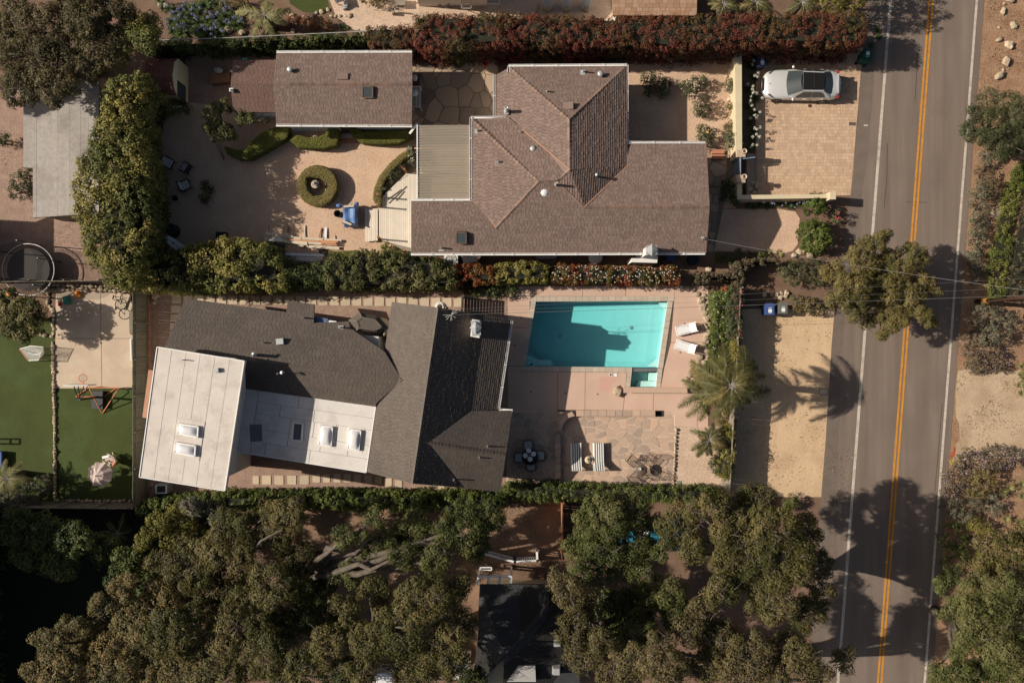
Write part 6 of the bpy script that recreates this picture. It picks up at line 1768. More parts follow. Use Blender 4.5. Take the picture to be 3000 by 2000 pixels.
for px, z, lb in (([(900, 1760, 70), (850, 1830, 70), (960, 1700, 40), (1000, 1840, 60), (930, 1830, 50)], 3.5, 'shaded understory oak between the two big olive crowns'), ([(1800, 1780, 65), (1880, 1760, 60), (1860, 1850, 60), (1960, 1730, 55), (1980, 1800, 50), (1790, 1860, 50)], 3.5, 'shaded understory oak between the narrow and the massive crowns'), ([(1010, 1960, 55), (830, 1985, 60), (1380, 1990, 50)], 4.0, 'low oak scrub beside the white cooler unit')):
    tree('understory_oak', lb, 'tree', px, z, lm_oak3, flat=.5, twigs=20, dens=8, cr=.3, n=44, leaf=(.13, .075), trunk_r=.2, bias=-.2)
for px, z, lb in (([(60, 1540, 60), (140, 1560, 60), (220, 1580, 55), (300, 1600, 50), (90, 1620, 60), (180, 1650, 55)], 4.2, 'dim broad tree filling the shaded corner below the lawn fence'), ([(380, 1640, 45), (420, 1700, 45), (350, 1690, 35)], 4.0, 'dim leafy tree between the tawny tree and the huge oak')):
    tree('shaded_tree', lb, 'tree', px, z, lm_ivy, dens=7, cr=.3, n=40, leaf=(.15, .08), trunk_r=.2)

hedge('fence_border', 'lush mixed green border filling the bed between pool rocks and street fence', [(2090, 862), (2140, 842), (2166, 845), (2168, 920), (2164, 1000), (2150, 1090), (2100, 1085), (2085, 1010), (2098, 960), (2092, 900)], 1.15, lm_glossy, dens=11, cr=.22, n=34, leaf=(.10, .06), rough=.3, rnd_edge=.4, f=1.8, seed=21, bias=.15, extra=[('white_blossom', lm_fw, 40, .07)])

hedge('yard_shade_hedge', 'unseen hedge added to shade the dim yard', [(-240, 1500), (-130, 1500), (-130, 2250), (-240, 2250)], 4.2, lm_ivy, dens=4, cr=.4, n=30, leaf=(.2, .12), rough=.4)  # hedge out of view, added to block low sun from the yard

hedge('climbing_vine', 'yellow-green vine over the fence top beside the tall palm', [(2152, 995), (2174, 995), (2168, 1060), (2164, 1115), (2146, 1115), (2150, 1050)], 1.95, lm_yel, dens=12, cr=.17, n=30, leaf=(.08, .05), seed=23, bias=-.2)
hedge('climbing_vine', 'green vine over the fence top beside the bins', [(2152, 930), (2178, 930), (2176, 992), (2154, 992)], 1.95, lm_rose, dens=12, cr=.17, n=30, leaf=(.08, .05), seed=24)
# ------------------------------------------------------------------ walls, fences, gates
fence('board_fence', 'tall olive-grey board fence between lawn and charcoal house', P(388, 838, 2.1).xy.to_3d(), P(388, 1482, 2.1).xy.to_3d(), 2.1, m_wood, .165, .008, wob=.004)
fence('street_fence', 'grey board fence along the sandy street drive', P(2172, 842, 1.9).xy.to_3d(), P(2138, 1452, 1.9).xy.to_3d(), 1.9, m_woodg, .15, .003, wob=.003)
fence('lawn_fence', 'dark board fence at the south end of the artificial lawn', P(60, 1487, 1.8).xy.to_3d(), P(388, 1490, 1.8).xy.to_3d(), 1.8, m_woodg, .15, .01)
fence('north_fence', 'weathered low board fence below the trampoline', P(-20, 826, 1.3).xy.to_3d(), P(285, 822, 1.3).xy.to_3d(), 1.3, m_woodg, .14, .01)
fence('pool_gate', 'slatted timber pool gate at the end of the slab path', P(1352, 868, 1.8).xy.to_3d(), P(1350, 925, 1.8).xy.to_3d(), 1.7, m_woodg, .10, .03, horiz=True)
fence('patio_fence', 'tall rust-brown fence beside the dappled neighbour patio', P(1650, 1478, 2.0).xy.to_3d(), P(1648, 1640, 2.0).xy.to_3d(), 2.0, m_woodr, .14, .01)
one('path_edging', 'rusty timber edging along the slab path gravel', 'edging', MB().bar(P(437, 843, .08), P(437, 1090, .08), .06, .2).bar(P(437, 843, .08), P(1352, 851, .08), .06, .2), m_woodr)
one('sleeper_edging', 'pale timber sleepers edging the south slab path', 'edging', MB().bar(P(1090, 1443, .1), P(1392, 1441, .1), .06, .22).bar(P(820, 1440, .08), P(1085, 1440, .08), .05, .16), m_lumber)
hedge('slab_fence_ivy', 'green strip along the fence foot behind the slab path', [(420, 836), (1380, 838), (1380, 842), (420, 841)], 1.6, lm_ivy, dens=7, cr=.12, n=22, leaf=(.09, .05), corez=.02)
cw = thing('courtyard_wall', 'smooth cream stucco garden wall beside the paver driveway', 'wall', P(2160, 300))
for q in ([(2153, 150), (2173, 150), (2174, 442), (2156, 442)], [(2160, 536), (2174, 536), (2174, 571), (2160, 571)]):
    MB().prism([P(x, y, 1.25) for x, y in q], 0, 1.25).build('wall', m_wall_c, cw)
MB().prism([P(x, y, 1.25) for x, y in ((2160, 571.5), (2448, 569), (2448, 580), (2160, 584))], 0, 1.25).build('wall', m_wall_c, cw)
MB().prism([P(x, y, 1.6) for x, y in ((2432, 562), (2449, 560), (2449, 584), (2432, 584))], 0, 1.6).build('end_pillar', m_wall_c, cw)
for y0, y1, px in ((439, 460, 2179), (512, 535, 2180)):
    MB().prism([P(x, y, 1.5) for x, y in ((2158, y0), (2184, y0), (2184, y1), (2158, y1))], 0, 1.5).build('gate_pillar', m_stone, cw)
for y, lb in ((446, 'round clay pot on the gate pillar by the pink roses'), (520, 'round clay pot on the gate pillar by the corner agapanthus')):
    one('planter_pot', lb, 'pot', MB().lathe(P(2178, y, 1.5), [(.10, 0), (.15, .28), (.16, .3), (.11, .3), (.09, .1), (0, .08)], 14), m_pot, 'gate pillar pots', True)
gt = thing('garden_gate', 'open blue-grey metal garden gate between the clay pot pillars', 'gate', P(2168, 488))
gp0 = P(2169, 462, 1.4); gp1 = P(2169, 512, 1.4)
for i in range(8):
    p = gp0.lerp(gp1, (i + .5) / 8); MB().box((p.x, p.y, .7), (.025, .10, 1.3)).build('slat', M('gate_blue', (.20, .25, .32), rough=.5) if i == 0 else bpy.data.materials['gate_blue'], gt)
mg = bpy.data.materials['gate_blue']
MB().bar(gp0, gp1, .06, .06).build('top_rail', mg, gt); MB().bar(gp0 - Vector((0, 0, 1.2)), gp1 - Vector((0, 0, 1.2)), .05, .06).build('bottom_rail', mg, gt)
one('gate_arm', 'grey metal handrail arm reaching from the garden gate over the drive', 'handrail', MB().bar(P(2172, 466, 1.3), P(2212, 461, 1.3), .06, .06).bar(P(2211, 462, 1.3), P(2211, 462, 0) + Vector((.02, 0, 0)), .05, .05).bar(P(2198, 464, 1.28), P(2194, 474, .9), .04, .04), mg)
st = thing('garden_steps', 'shaded stone steps between gate and paver driveway', 'steps', P(2200, 500))
for i in range(3): MB().prism([P(x, y, .1) for x, y in ((2184 + i * 11, 452), (2195 + i * 11, 452), (2195 + i * 11, 575), (2184 + i * 11, 575))], 0, .36 - i * .12).build('step', m_flagd, st)
tp = thing('terracotta_planter', 'square terracotta tiled seat by the yellow roses', 'planter', P(2100, 445))
for x0, y0, x1, y1 in ((2086, 438, 2122, 450), (2086, 452, 2122, 466)): MB().prism([P(x, y, .3) for x, y in ((x0, y0), (x1, y0), (x1, y1), (x0, y1))], 0, .3).build('tile', m_tile, tp)
rock('boulder', 2139, 291, 14, None, .8, 'smooth tan boulder against the cream wall', 'rock', asp=.8)
for i, (x, y, r) in enumerate(((2125, 212, 6), (2126, 225, 7), (2122, 240, 6), (2121, 340, 9), (2122, 372, 7), (2121, 400, 8), (2135, 450, 9), (2145, 458, 8), (2130, 462, 8))): rock('border_stone', x, y, r, None, .6, 'low tan stone edging the bed along the cream wall', 'stone', 'border stones by the cream wall')
stone_row('stone_edging', 'line of pale rounded stones below the red hedge', [(1850, 178), (2115, 174)], 8, 16, 'stone edging', .6)
stone_row('retaining_stones', 'rough stone wall foot behind the guest house', [(440, 152), (560, 157), (800, 150)], 9, 15, 'stone wall', .8)
stone_row('lawn_stones', 'long line of stacked tan stones dividing the lawn', [(156, 1000), (160, 1140), (162, 1300), (163, 1465)], 7, 9, 'stone wall', .9, wob=1.0)
stone_row('pad_stones', 'dark stone wall behind the concrete pad', [(100, 842), (250, 843), (385, 848)], 9, 13, 'stone wall', .9, 2)
stone_row('bed_stones', 'stone border of the citrus tree bed', [(140, 838), (142, 890), (150, 905), (158, 905), (158, 985), (110, 978)], 8, 13, 'stone edging', .7)
stone_row('fence_stones', 'row of tan stones at the lawn fence foot', [(165, 1466), (385, 1466)], 6, 12, 'stone edging', .8)
stone_row('path_stones', 'small tan stones along the south slab path edge', [(630, 1443), (820, 1441)], 5, 10, 'stone edging', .8)
stone_row('gravel_stones', 'column of tan edging stones beside the side gravel', [(1980, 1253), (1976, 1340), (1972, 1432)], 5, 10, 'stone edging', 1.3, wob=.8)
pr = thing('pool_rocks', 'curving pile of tan boulders along the pool deck edge', 'rockery', P(2060, 930))
for x, y, r in ((2042, 862, 10), (2052, 880, 13), (2058, 898, 13), (2064, 915, 12), (2070, 935, 11), (2063, 955, 12), (2072, 975, 13), (2066, 993, 12), (2060, 1010, 13), (2068, 1028, 11), (2050, 1045, 12), (2060, 1062, 11), (2048, 1078, 12), (2020, 1095, 13), (2010, 1110, 9), (2035, 1110, 9), (2072, 1000, 9), (2078, 950, 8), (2075, 905, 7), (2030, 850, 9), (2015, 845, 8), (2000, 842, 8), (1990, 845, 6), (2080, 925, 9), (2058, 1130, 7), (2045, 1062, 9), (2062, 865, 8)):
    rock('boulder', x, y, r, pr, .7)
for x, y, r, lb in ((1808, 1145, 18, 'big smooth tan boulder at the end of the spa bench wall'), (455, 865, 14, 'brown rock in the gravel corner below the tall hedge'), (452, 885, 9, 'pale rock in the gravel corner below the tall hedge'), (1209, 488, 8, 'round brown stone in the deck planting bed'),
                    (2345, 735, 14, 'tan rock under the large ball-shaped bush'), (2325, 748, 10, 'small tan rock at the parking corner'), (2370, 745, 14, 'pale rock beside the corner hedge'), (2075, 790, 12, 'tan rocks in the border above the pool hedge'), (670, 90, 13, 'grey boulder among the blue agapanthus'), (710, 98, 12, 'pale boulder below the tree fern'), (858, 92, 8, 'round stone beside the bronze flax'),
                    (470, 1125, 5, 'small stone lying against the white wall')):
    rock('boulder', x, y, r, None, .8, lb, 'rock')
for i in range(14): rock('garden_stone', 846 + i * 14 + RD.uniform(-4, 4), (40 + 14 * math.sin(i * .5) + RD.uniform(-3, 3)) if i < 9 else 48, RD.uniform(5, 9), None, .7, 'tan stone in the curved border of the neighbour lawn', 'stone', 'lawn border stones')
for x, y in ((2262, 862), (2275, 862), (2288, 858), (2303, 858), (2270, 872), (2285, 872), (2300, 868), (2240, 864)): rock('bed_stone', x, y, RD.uniform(7, 10), None, .8, 'pale stone heaped behind the wheelie bins', 'stone', 'stones behind the bins')

# low seat walls around the terrace
sw = thing('slab_bench', 'long low wall capped with tan stone slabs on the terrace edge', 'seat wall', P(1800, 1212))
MB().prism([P(x, y, .4) for x, y in ((1690, 1202), (1919, 1204), (1919, 1218), (1712, 1218))], 0, .40).build('wall', m_stone, sw)
cx = [1688, 1711, 1731, 1752, 1777, 1803, 1824, 1852, 1876, 1920]
for a, b in zip(cx, cx[1:]): MB().prism([P(x, y, .46) for x, y in ((a + .5, 1201), (b - .5, 1201.5), (b - .5, 1219), (a + .5, 1219))], .40, .46 + RD.uniform(-.004, .004)).build('cap_slab', m_flag, sw)
one('dark_cover', 'square dark lid at the end of the slab bench', 'lid', MB().prism([P(x, y, .05) for x, y in ((1920, 1205), (1938, 1204), (1938, 1220), (1921, 1220))], 0, .06).prism([P(x, y, .08) for x, y in ((1922, 1207), (1936, 1206), (1936, 1218), (1923, 1218))], .05, .075), m_black)
bw = thing('spa_bench_wall', 'straight tan rendered bench wall below the spa', 'seat wall', P(1920, 1143))
MB().prism([P(x, y, .45) for x, y in ((1829, 1134), (2012, 1136), (2013, 1151), (1828, 1150))], 0, .45).build('wall', m_deckc, bw)
MB().prism([P(x, y, .5) for x, y in ((1828, 1133.5), (2013, 1135.5), (2014, 1151.5), (1827, 1150.5))], .45, .5).build('cap', m_flag, bw)
cs = thing('curved_seat_wall', 'curved low stone seat wall beside the striped loungers', 'seat wall', P(1640, 1300))
arc = [(1676, 1206), (1660, 1212), (1647, 1224), (1638, 1240), (1633, 1258)]
arc2 = [(1684, 1218), (1669, 1222), (1657, 1232), (1649, 1246), (1645, 1262)]
for i in range(4):
    MB().prism([P(*arc[i], .45), P(*arc[i + 1], .45), P(*arc2[i + 1], .45), P(*arc2[i], .45)], 0, .44 + .004 * (i % 2)).build('slab', m_flag, cs)
for i, (y0, y1) in enumerate(((1272, 1296), (1297, 1315), (1316, 1338), (1339, 1358), (1359, 1380), (1381, 1402))):
    MB().prism([P(x, y, .45) for x, y in ((1627, y0), (1643, y0), (1642, y1), (1626, y1))], 0, .43 + .008 * (i % 2)).build('slab', m_flag, cs)

# ------------------------------------------------------------------ deck with steps
dk_ = thing('timber_deck', 'pale timber deck with steps between brown roof and courtyard', 'deck', P(1160, 640))
dpoly = ccw([(p.x, p.y) for p in (P(x, y, .5) for x, y in ((1110, 611), (1120, 577), (1190, 508), (1226, 508), (1226, 744), (1188, 742), (1122, 706), (1110, 703)))])
x0 = min(p[0] for p in dpoly); x1 = max(p[0] for p in dpoly)
bwid = .118; x = x0
while x < x1:
    rect = [(x + .004, -20), (x + bwid - .004, -20), (x + bwid - .004, 20), (x + .004, 20)]
    q = clip_convex(rect, dpoly)
    if len(q) >= 3: MB().prism([Vector((a, b, 0)) for a, b in q], .45, .5 + RD.uniform(-.002, .002)).build('deck_board', m_deck, dk_)
    x += bwid
MB().prism([Vector((a, b, 0)) for a, b in inset(dpoly, .1)], 0, .44).build('deck_frame', m_woodg, dk_)
for i in range(3):
    xa = P(1071, 600).x + i * .28
    MB().box((xa + .14, P(1071, 660, .2).y, .08 + i * .06), (.28, P(0, 613).y - P(0, 706).y - i * .04, .16 + i * .12)).build('step_riser', m_woodg, dk_)
    for j in range(2):
        o = MB().box((xa + .07 + j * .14, P(1071, 660, .2).y, .16 + i * .12 + .02), (.132, P(0, 613).y - P(0, 706).y + .06 - i * .03, .04)).build('step_board', m_deck, dk_)
for x, y in ((1114, 578), (1113, 607), (1116, 701), (1190, 738), (1191, 506)):
    p = P(x, y, .5); MB().box((p.x, p.y, 1.0), (.10, .10, 1.1)).build('rail_post', m_woodr, dk_); MB().box((p.x, p.y, 1.565), (.12, .12, .03)).build('post_cap', m_woodr, dk_)
one('rail_offcuts', 'thin dark rail offcuts lying on the pale deck', 'offcuts', MB().bar(P(1130, 588, .53), P(1176, 555, .53), .05, .04).bar(P(1138, 596, .53), P(1190, 546, .53), .04, .04).bar(P(1160, 588, .53), P(1184, 560, .53), .04, .04), m_woodg)
# ------------------------------------------------------------------ courtyard objects
tt = thing('tarped_table', 'blue tarpaulin draped over a work table weighted with two boards', 'tarpaulin', P(1022, 632))
zt_ = .85
tp_ = [(1003, 597), (1040, 593), (1047, 600), (1046, 640), (1044, 664), (1030, 663), (1002, 664), (1000, 640), (996, 615)]
K = 9; vs = []; fs = []
tc = [(1000, 596), (1045, 594), (1044, 662), (1002, 663)]
for i in range(K + 1):
    for j in range(K + 1):
        s_, t_ = i / K, j / K
        x, y = qmap(tc, s_, t_)
        e = max(abs(2 * s_ - 1), abs(2 * t_ - 1))
        z = zt_ + .07 * math.sin(7 * s_ + 4 * t_) * math.cos(5 * t_ - 3 * s_) if e < .9 else zt_ - .45 + RD.uniform(-.15, .12)
        x += RD.uniform(-1.6, 1.6) if e > .9 else 0; y += RD.uniform(-1.6, 1.6) if e > .9 else 0
        p = P(x, y, zt_); vs.append((p.x, p.y, z))
for i in range(K):
    for j in range(K): fs.append((i * (K + 1) + j, i * (K + 1) + j + 1, (i + 1) * (K + 1) + j + 1, (i + 1) * (K + 1) + j))
MB().add(vs, fs).build('tarp', m_blue, tt)
for x, y in ((1007, 603), (1040, 603), (1007, 655), (1040, 655)): p = P(x, y, .4); MB().box((p.x, p.y, .38), (.06, .06, .76)).build('leg', m_woodg, tt)
MB().ball(P(992, 602, .5), (.16, .12, .12), 8, 5, .2).build('tarp_corner', m_blue, tt)
MB().ball(P(1045, 596, .7), (.14, .1, .14), 8, 5, .2).build('tarp_corner', m_blue, tt)
for (a, b, lb) in (((1007, 605), (1037, 603), 'pale board weight on the upper edge of the blue tarp'), ((1005, 648), (1029, 658), 'pale board weight on the lower edge of the blue tarp')):
    one('board_weight', lb, 'board', MB().bar(P(*a, zt_ + .14), P(*b, zt_ + .14), .13, .04), m_lumber)
one('black_bucket', 'round black bucket beside the blue tarp', 'bucket', MB().lathe(P(993, 629, .0), [(.18, 0), (.22, .45), (.23, .46), (.19, .46), (.16, .08), (0, .07)], 16), m_black, None, True)
ls = thing('lumber_stack', 'long low stack of pale and red boards on the courtyard gravel', 'lumber stack', P(880, 700))
for (x0_, y0_, x1_, y1_, wd, z, m) in ((772, 692, 860, 706, .22, .12, m_lumber), (780, 683, 858, 695, .2, .2, m_lumber), (775, 700, 900, 713, .18, .24, m_lumber), (800, 700, 828, 704, .16, .3, m_white), (860, 697, 882, 699, .18, .2, m_lumber), (884, 698, 1000, 705, .16, .18, m_lumber),
                                      (840, 702, 940, 708, .09, .28, m_lumberr), (935, 705, 990, 707, .09, .28, m_lumberr), (870, 708, 975, 716, .16, .2, m_lumber), (940, 714, 988, 718, .09, .26, m_lumberr), (905, 722, 994, 727, .18, .16, m_lumber), (940, 710, 985, 712, .1, .3, m_lumberr), (874, 721, 889, 722, .16, .1, m_lumber), (865, 712, 902, 716, .15, .14, m_lumber)):
    MB().bar(P(x0_, y0_, z), P(x1_, y1_, z), wd, .05).build('board', m, ls)
for x, y0_, y1_, wd, m, lb in ((783, 656, 684, .05, m_lumber, 'thin pale stick leaning by the end of the lumber stack'), (842, 662, 682, .07, m_woodr, 'short brown stake above the lumber stack'), (891, 660, 695, .08, m_lumber, 'pale upright stick above the lumber stack'), (936, 668, 698, .06, m_woodr, 'brown slanted stick above the lumber stack'), (953, 667, 699, .16, m_white, 'white painted board standing across the lumber stack'), (979, 690, 704, .05, m_lumber, 'short pale offcut near the stack end')):
    one('loose_board', lb, 'board', MB().bar(P(x + (6 if x == 936 else 2), y0_, .05), P(x - (2 if x == 936 else 0), y1_, .1), wd, .04), m)
dr_ = MB()
for j in range(3): dr_.tube([P(948 + (12 - j * 2) * math.cos(t), 738 + (9 - j * 1.5) * math.sin(t), .05 + j * .04) for t in [2 * math.pi * i / 16 for i in range(16)]], .015, 5, True)
dr_.tube([P(948, 738, .1), P(947, 715, .35), P(946, 690, .12), P(942, 680, .05), P(950, 670, .05)], .014, 5)
one('coiled_cable', 'dark extension cord coiled at the end of the sawhorses', 'cord', dr_, m_black)
bn = thing('sawhorse_bench', 'white planks on sawhorses against the vine hedge', 'workbench', P(880, 750))
for (x0_, y0_, x1_, y1_, wd, z, m) in ((802, 743, 950, 748, .16, .82, m_white), (815, 739, 833, 740, .1, .86, m_white), (928, 753, 945, 758, .12, .85, m_lumber), (868, 754, 940, 756, .05, .78, m_white), (868, 758, 940, 760, .05, .78, m_white), (868, 762, 940, 764, .05, .78, m_white), (835, 752, 850, 760, .1, .85, m_white)):
    MB().bar(P(x0_, y0_, z), P(x1_, y1_, z), wd, .04).build('plank', m, bn)
for x in (845, 940):
    for y in (748, 766):
        MB().bar(P(x, y, .75), P(x + 3, y + (4 if y > 760 else -3), 0), .06, .04).build('leg', m_woodg, bn)
one('power_tool', 'dark power tool case in the hedge shade beside the lumber', 'tool case', MB().box(P(795, 715, .12), (.5, .32, .24), .1).box(P(822, 720, .1), (.45, .25, .2), .1).bar(P(795, 715, .28), P(800, 715, .28), .05, .05), m_black)
one('dark_crate', 'flat dark crate at the shaded hedge foot', 'crate', MB().box(P(650, 690, .15), (.65, .4, .3), -.05).box(P(650, 690, .31), (.55, .3, .03), -.05), m_black)
ft = thing('stone_fountain', 'small grey stone fountain statue inside the ring hedge', 'statue', P(930, 545))
MB().lathe(P(930, 545), [(.28, 0), (.28, .1), (.16, .14), (.12, .4), (.24, .5), (.26, .56), (.2, .56), (0, .52)], 14).build('basin', m_stone, ft, True)
MB().lathe(P(928, 542, .5), [(.1, 0), (.13, .2), (.09, .4), (.12, .5), (.1, .62), (0, .72)], 12).ball(P(926, 538, 1.0), (.12, .2, .1), 8, 5, .15).build('figure', M('grey_stone', (.42, .40, .37), (.3, .28, .26), 8, speck=.2), ft, True)
def garden_chair(label, x, y, rz):
    t = thing('wicker_chair', label, 'chair', P(x, y))
    c = P(x, y); m4 = Matrix.Translation(c) @ Matrix.Rotation(rz, 4, 'Z')
    def bx(nm, ctr, sz, m): 
        p = m4 @ Vector(ctr); MB().box(p, sz, rz).build(nm, m, t)
    bx('seat', (0, 0, .38), (.6, .6, .06), m_blackm); bx('backrest', (-.28, 0, .65), (.06, .6, .55), m_blackm)
    for i in range(5): bx('cushion_stripe', (.0 + .1 * (i - 2), 0, .43), (.05, .52, .06), m_stripew)
    for i in range(4): bx('back_stripe', (-.23, -.2 + .13 * i, .65), (.05, .06, .48), m_stripew)
    for a in (-1, 1):
        bx('armrest', (0, a * .31, .55), (.55, .05, .04), m_blackm)
        for b in (-1, 1): bx('leg', (b * .26, a * .26, .18), (.04, .04, .36), m_blackm)
garden_chair('striped garden chair in the hedge shade beside a second one', 502, 482, -.5)
garden_chair('striped garden chair facing the shaded corner of the courtyard', 552, 496, 2.6)
garden_chair('striped garden chair with a bucket behind it in the courtyard shade', 551, 547, .4)
one('grey_bucket', 'grey round bucket next to the shaded garden chair', 'bucket', MB().lathe(P(537, 558), [(.16, 0), (.19, .35), (.2, .36), (.16, .36), (.14, .08), (0, .07)], 14), m_pipe, None, True)
one('black_pot', 'small black plant pot in the courtyard shade', 'pot', MB().lathe(P(516, 582), [(.14, 0), (.17, .25), (.14, .25), (0, .18)], 12), m_black, None, True)
one('round_cover', 'large dark round cover near the surfboard', 'cover', MB().lathe(P(510, 678), [(.42, 0), (.42, .55), (.36, .62), (0, .66)], 18), m_tarpd, None, True)
sfb = thing('surfboard', 'white surfboard leaning nose first out of the hedge', 'surfboard', P(502, 718))
prof = [(0, .0), (.08, .35), (.2, .7), (.45, 1), (.75, .95), (.92, .6), (1, .25)]
A = P(470, 684, 1.35); Bq = P(545, 738, 1.0); d = (Bq - A); sd_ = Vector((-d.y, d.x, 0)).normalized()
L1 = [A + d * u + sd_ * (.25 * w_) for u, w_ in prof]; L2 = [A + d * u - sd_ * (.25 * w_) for u, w_ in prof]; up = Vector((0, 0, .05))
vs = L1 + L2 + [p + up for p in L1] + [p + up for p in L2]; n = len(prof)
fs = [(2 * n + i, 2 * n + i + 1, 3 * n + i + 1, 3 * n + i) for i in range(n - 1)] + [(i, n + i, n + i + 1, i + 1) for i in range(n - 1)] + [(i, i + 1, 2 * n + i + 1, 2 * n + i) for i in range(n - 1)] + [(n + i + 1, n + i, 3 * n + i, 3 * n + i + 1) for i in range(n - 1)]
MB().add(vs, fs).build('board', m_white, sfb); MB().bar(A.lerp(Bq, .02) + up * 1.2, Bq + up * 1.2, .015, .01).build('stringer', m_woodr, sfb); MB().box(A.lerp(Bq, .52) + up * 1.4, (.12, .08, .02), -.6).build('logo_patch', m_black, sfb)
MB().bar(A.lerp(Bq, .6), Vector((A.lerp(Bq, .6).x, A.lerp(Bq, .6).y, 0)), .08, .08).build('rack_post', m_woodg, sfb)
one('teal_scrap', 'teal folded canvas scrap beside the wavy boxwood', 'canvas', MB().add([P(762, 444, .02), P(783, 450, .02), P(776, 456, .16), P(761, 457, .02), P(770, 449, .2)], [(0, 3, 4), (3, 2, 4), (2, 1, 4), (1, 0, 4)]), m_teal)
one('red_bucket', 'orange-red bucket by the hedge above the kitchen terrace', 'bucket', MB().lathe(P(1423, 190), [(.13, 0), (.17, .3), (.18, .31), (.14, .31), (.11, .06), (0, .05)], 14), m_red, None, True)
kt = thing('potting_rack', 'white metal potting rack with jugs beside the guest house gable', 'rack', P(1215, 285))
for x in (1207, 1232):
    for y in (254, 314): p = P(x, y, .9); MB().box((p.x, p.y, .5), (.04, .04, 1.0)).build('leg', m_gut, kt)
for a, b in (((1207, 254), (1232, 254)), ((1232, 254), (1232, 314)), ((1207, 314), (1232, 314)), ((1228, 254), (1228, 314)), ((1220, 254), (1220, 314))): MB().bar(P(*a, 1.0), P(*b, 1.0), .035, .03).build('rail', m_gut, kt)
MB().box(P(1219, 284, .55), (.5, 1.2, .03)).build('shelf', m_pipe, kt)
one('white_jug', 'white covered bundle sitting on the potting rack', 'bundle', MB().ball(P(1215, 272, 1.15), (.24, .22, .16), 9, 6, .12), m_dome, None, True)
one('glass_globe', 'white globe lamp in the copper framed box by the guest house', 'lamp', MB().ball(P(1216, 228, .7), (.17, .22, .17), 10, 7), m_dome, None, True)
cb = thing('copper_crate', 'copper edged glass planter box beside the potting rack', 'planter', P(1219, 234))
for a, b in (((1206, 215), (1231, 215)), ((1231, 215), (1231, 252)), ((1206, 252), (1231, 252)), ((1206, 215), (1206, 252))): MB().bar(P(*a, .8), P(*b, .8), .03, .03).build('edge', m_valley, cb); MB().bar(P(*a, .1), P(*b, .1), .03, .03).build('edge', m_valley, cb)
MB().prism([P(x, y, .1) for x, y in ((1207, 216), (1230, 216), (1230, 251), (1207, 251))], .0, .12).build('base', m_darkjoint, cb)
one('pale_stone', 'small white stone alone on the kitchen terrace', 'stone', MB().ball(P(1374, 244, .07), (.13, .08, .06), 7, 5, .2), m_rock)
one('urn', 'weathered white urn in the bed at the annex corner', 'urn', MB().lathe(P(782, 352), [(.18, 0), (.12, .1), (.2, .35), (.28, .5), (.3, .55), (.22, .55), (0, .4)], 14), m_stone, None, True)
one('folded_screen', 'dark wire trellis leaning beside the wavy boxwood end', 'trellis', MB().bar(P(634, 425, .6), P(655, 468, .05), .03, .03).bar(P(645, 425, .6), P(656, 468, .05), .03, .03).bar(P(636, 430, .55), P(646, 430, .55), .02, .02).bar(P(640, 440, .4), P(650, 440, .4), .02, .02).bar(P(646, 452, .3), P(654, 452, .3), .02, .02), m_blackm)
fp_ = thing('brick_firepit', 'rusty brick fire pit with a covered grill behind the annex', 'fire pit', P(640, 220))
MB().prism([P(x, y, .5) for x, y in ((615, 215), (672, 212), (676, 240), (618, 245))], 0, .5).build('hearth', M('rust_brick', (.30, .14, .08), (.2, .1, .06), 4), fp_)
MB().ball(P(640, 206, .7), (.3, .2, .2), 9, 6).build('grill_cover', m_pipe, fp_, True)
for i in range(5): rock('stone', 620 + i * 12, 245, 5, fp_, .7)
# south side clutter
ac = thing('air_conditioner', 'square white air conditioner fan unit behind the brown roof', 'air conditioner', P(1321, 762))
p = P(1321, 760, .8); MB().box((p.x, p.y, .4), (.85, .75, .8)).build('cabinet', m_wall_w, ac); MB().lathe((p.x, p.y, .8), [(.34, 0), (.34, .03), (.30, .03), (.30, .005), (0, .005)], 18).build('fan_ring', m_pipe, ac)
fb = MB()
for i in range(8): a = i * math.pi / 4; fb.bar((p.x, p.y, .83), (p.x + .34 * math.cos(a), p.y + .34 * math.sin(a), .83), .02, .015)
fb.build('grille', m_gut, ac)
ac2 = thing('air_conditioner', 'grey air conditioner unit in shade under the white upper roof', 'air conditioner', P(470, 1433))
p = P(472, 1432, .9); MB().box((p.x, p.y, .45), (.72, .55, .9)).build('cabinet', m_metal, ac2); MB().box((p.x, p.y, .91), (.5, .4, .02)).build('fan_grille', m_black, ac2)
one('wall_pipe', 'grey duct pipes beside the shaded air conditioner', 'pipe', MB().tube([P(440, 1410, .3), P(445, 1405, 1.0), P(460, 1408, 1.2)], .06, 8).tube([P(440, 1435, .1), P(446, 1420, .6)], .05, 8), m_pipe)
one('folding_table', 'white slatted folding table end beside the fan unit', 'table', MB().prism([P(x, y, .7) for x, y in ((1352, 750), (1400, 752), (1396, 766), (1358, 772))], .66, .7).bar(P(1360, 760, .66), P(1360, 760, 0), .04, .04).bar(P(1392, 760, .66), P(1392, 760, 0), .04, .04), m_gut)
one('round_tub', 'round white tub half under the brown eaves', 'tub', MB().lathe(P(1742, 756), [(.38, 0), (.42, .5), (.44, .52), (.38, .54), (.1, .6), (0, .6)], 20), m_wall_w, None, True)
one('grey_window_well', 'grey plastic window well under the brown eaves', 'window well', MB().prism([P(x, y, .4) for x, y in ((1570, 750), (1632, 748), (1630, 757), (1572, 758))], 0, .4), m_pipe)
one('blue_recycle_box', 'blue recycling box under the eaves by the chimney', 'box', MB().box(P(1965, 752, .3), (.5, .45, .6)).box(P(1965, 752, .62), (.55, .5, .04)), m_binblue)
one('cable_box', 'black cable reel on the dark side path', 'reel', MB().lathe(P(2028, 762, 0), [(.35, 0), (.35, .06), (.15, .08), (.15, .3), (.35, .32), (.35, .38), (0, .38)], 14), m_black)
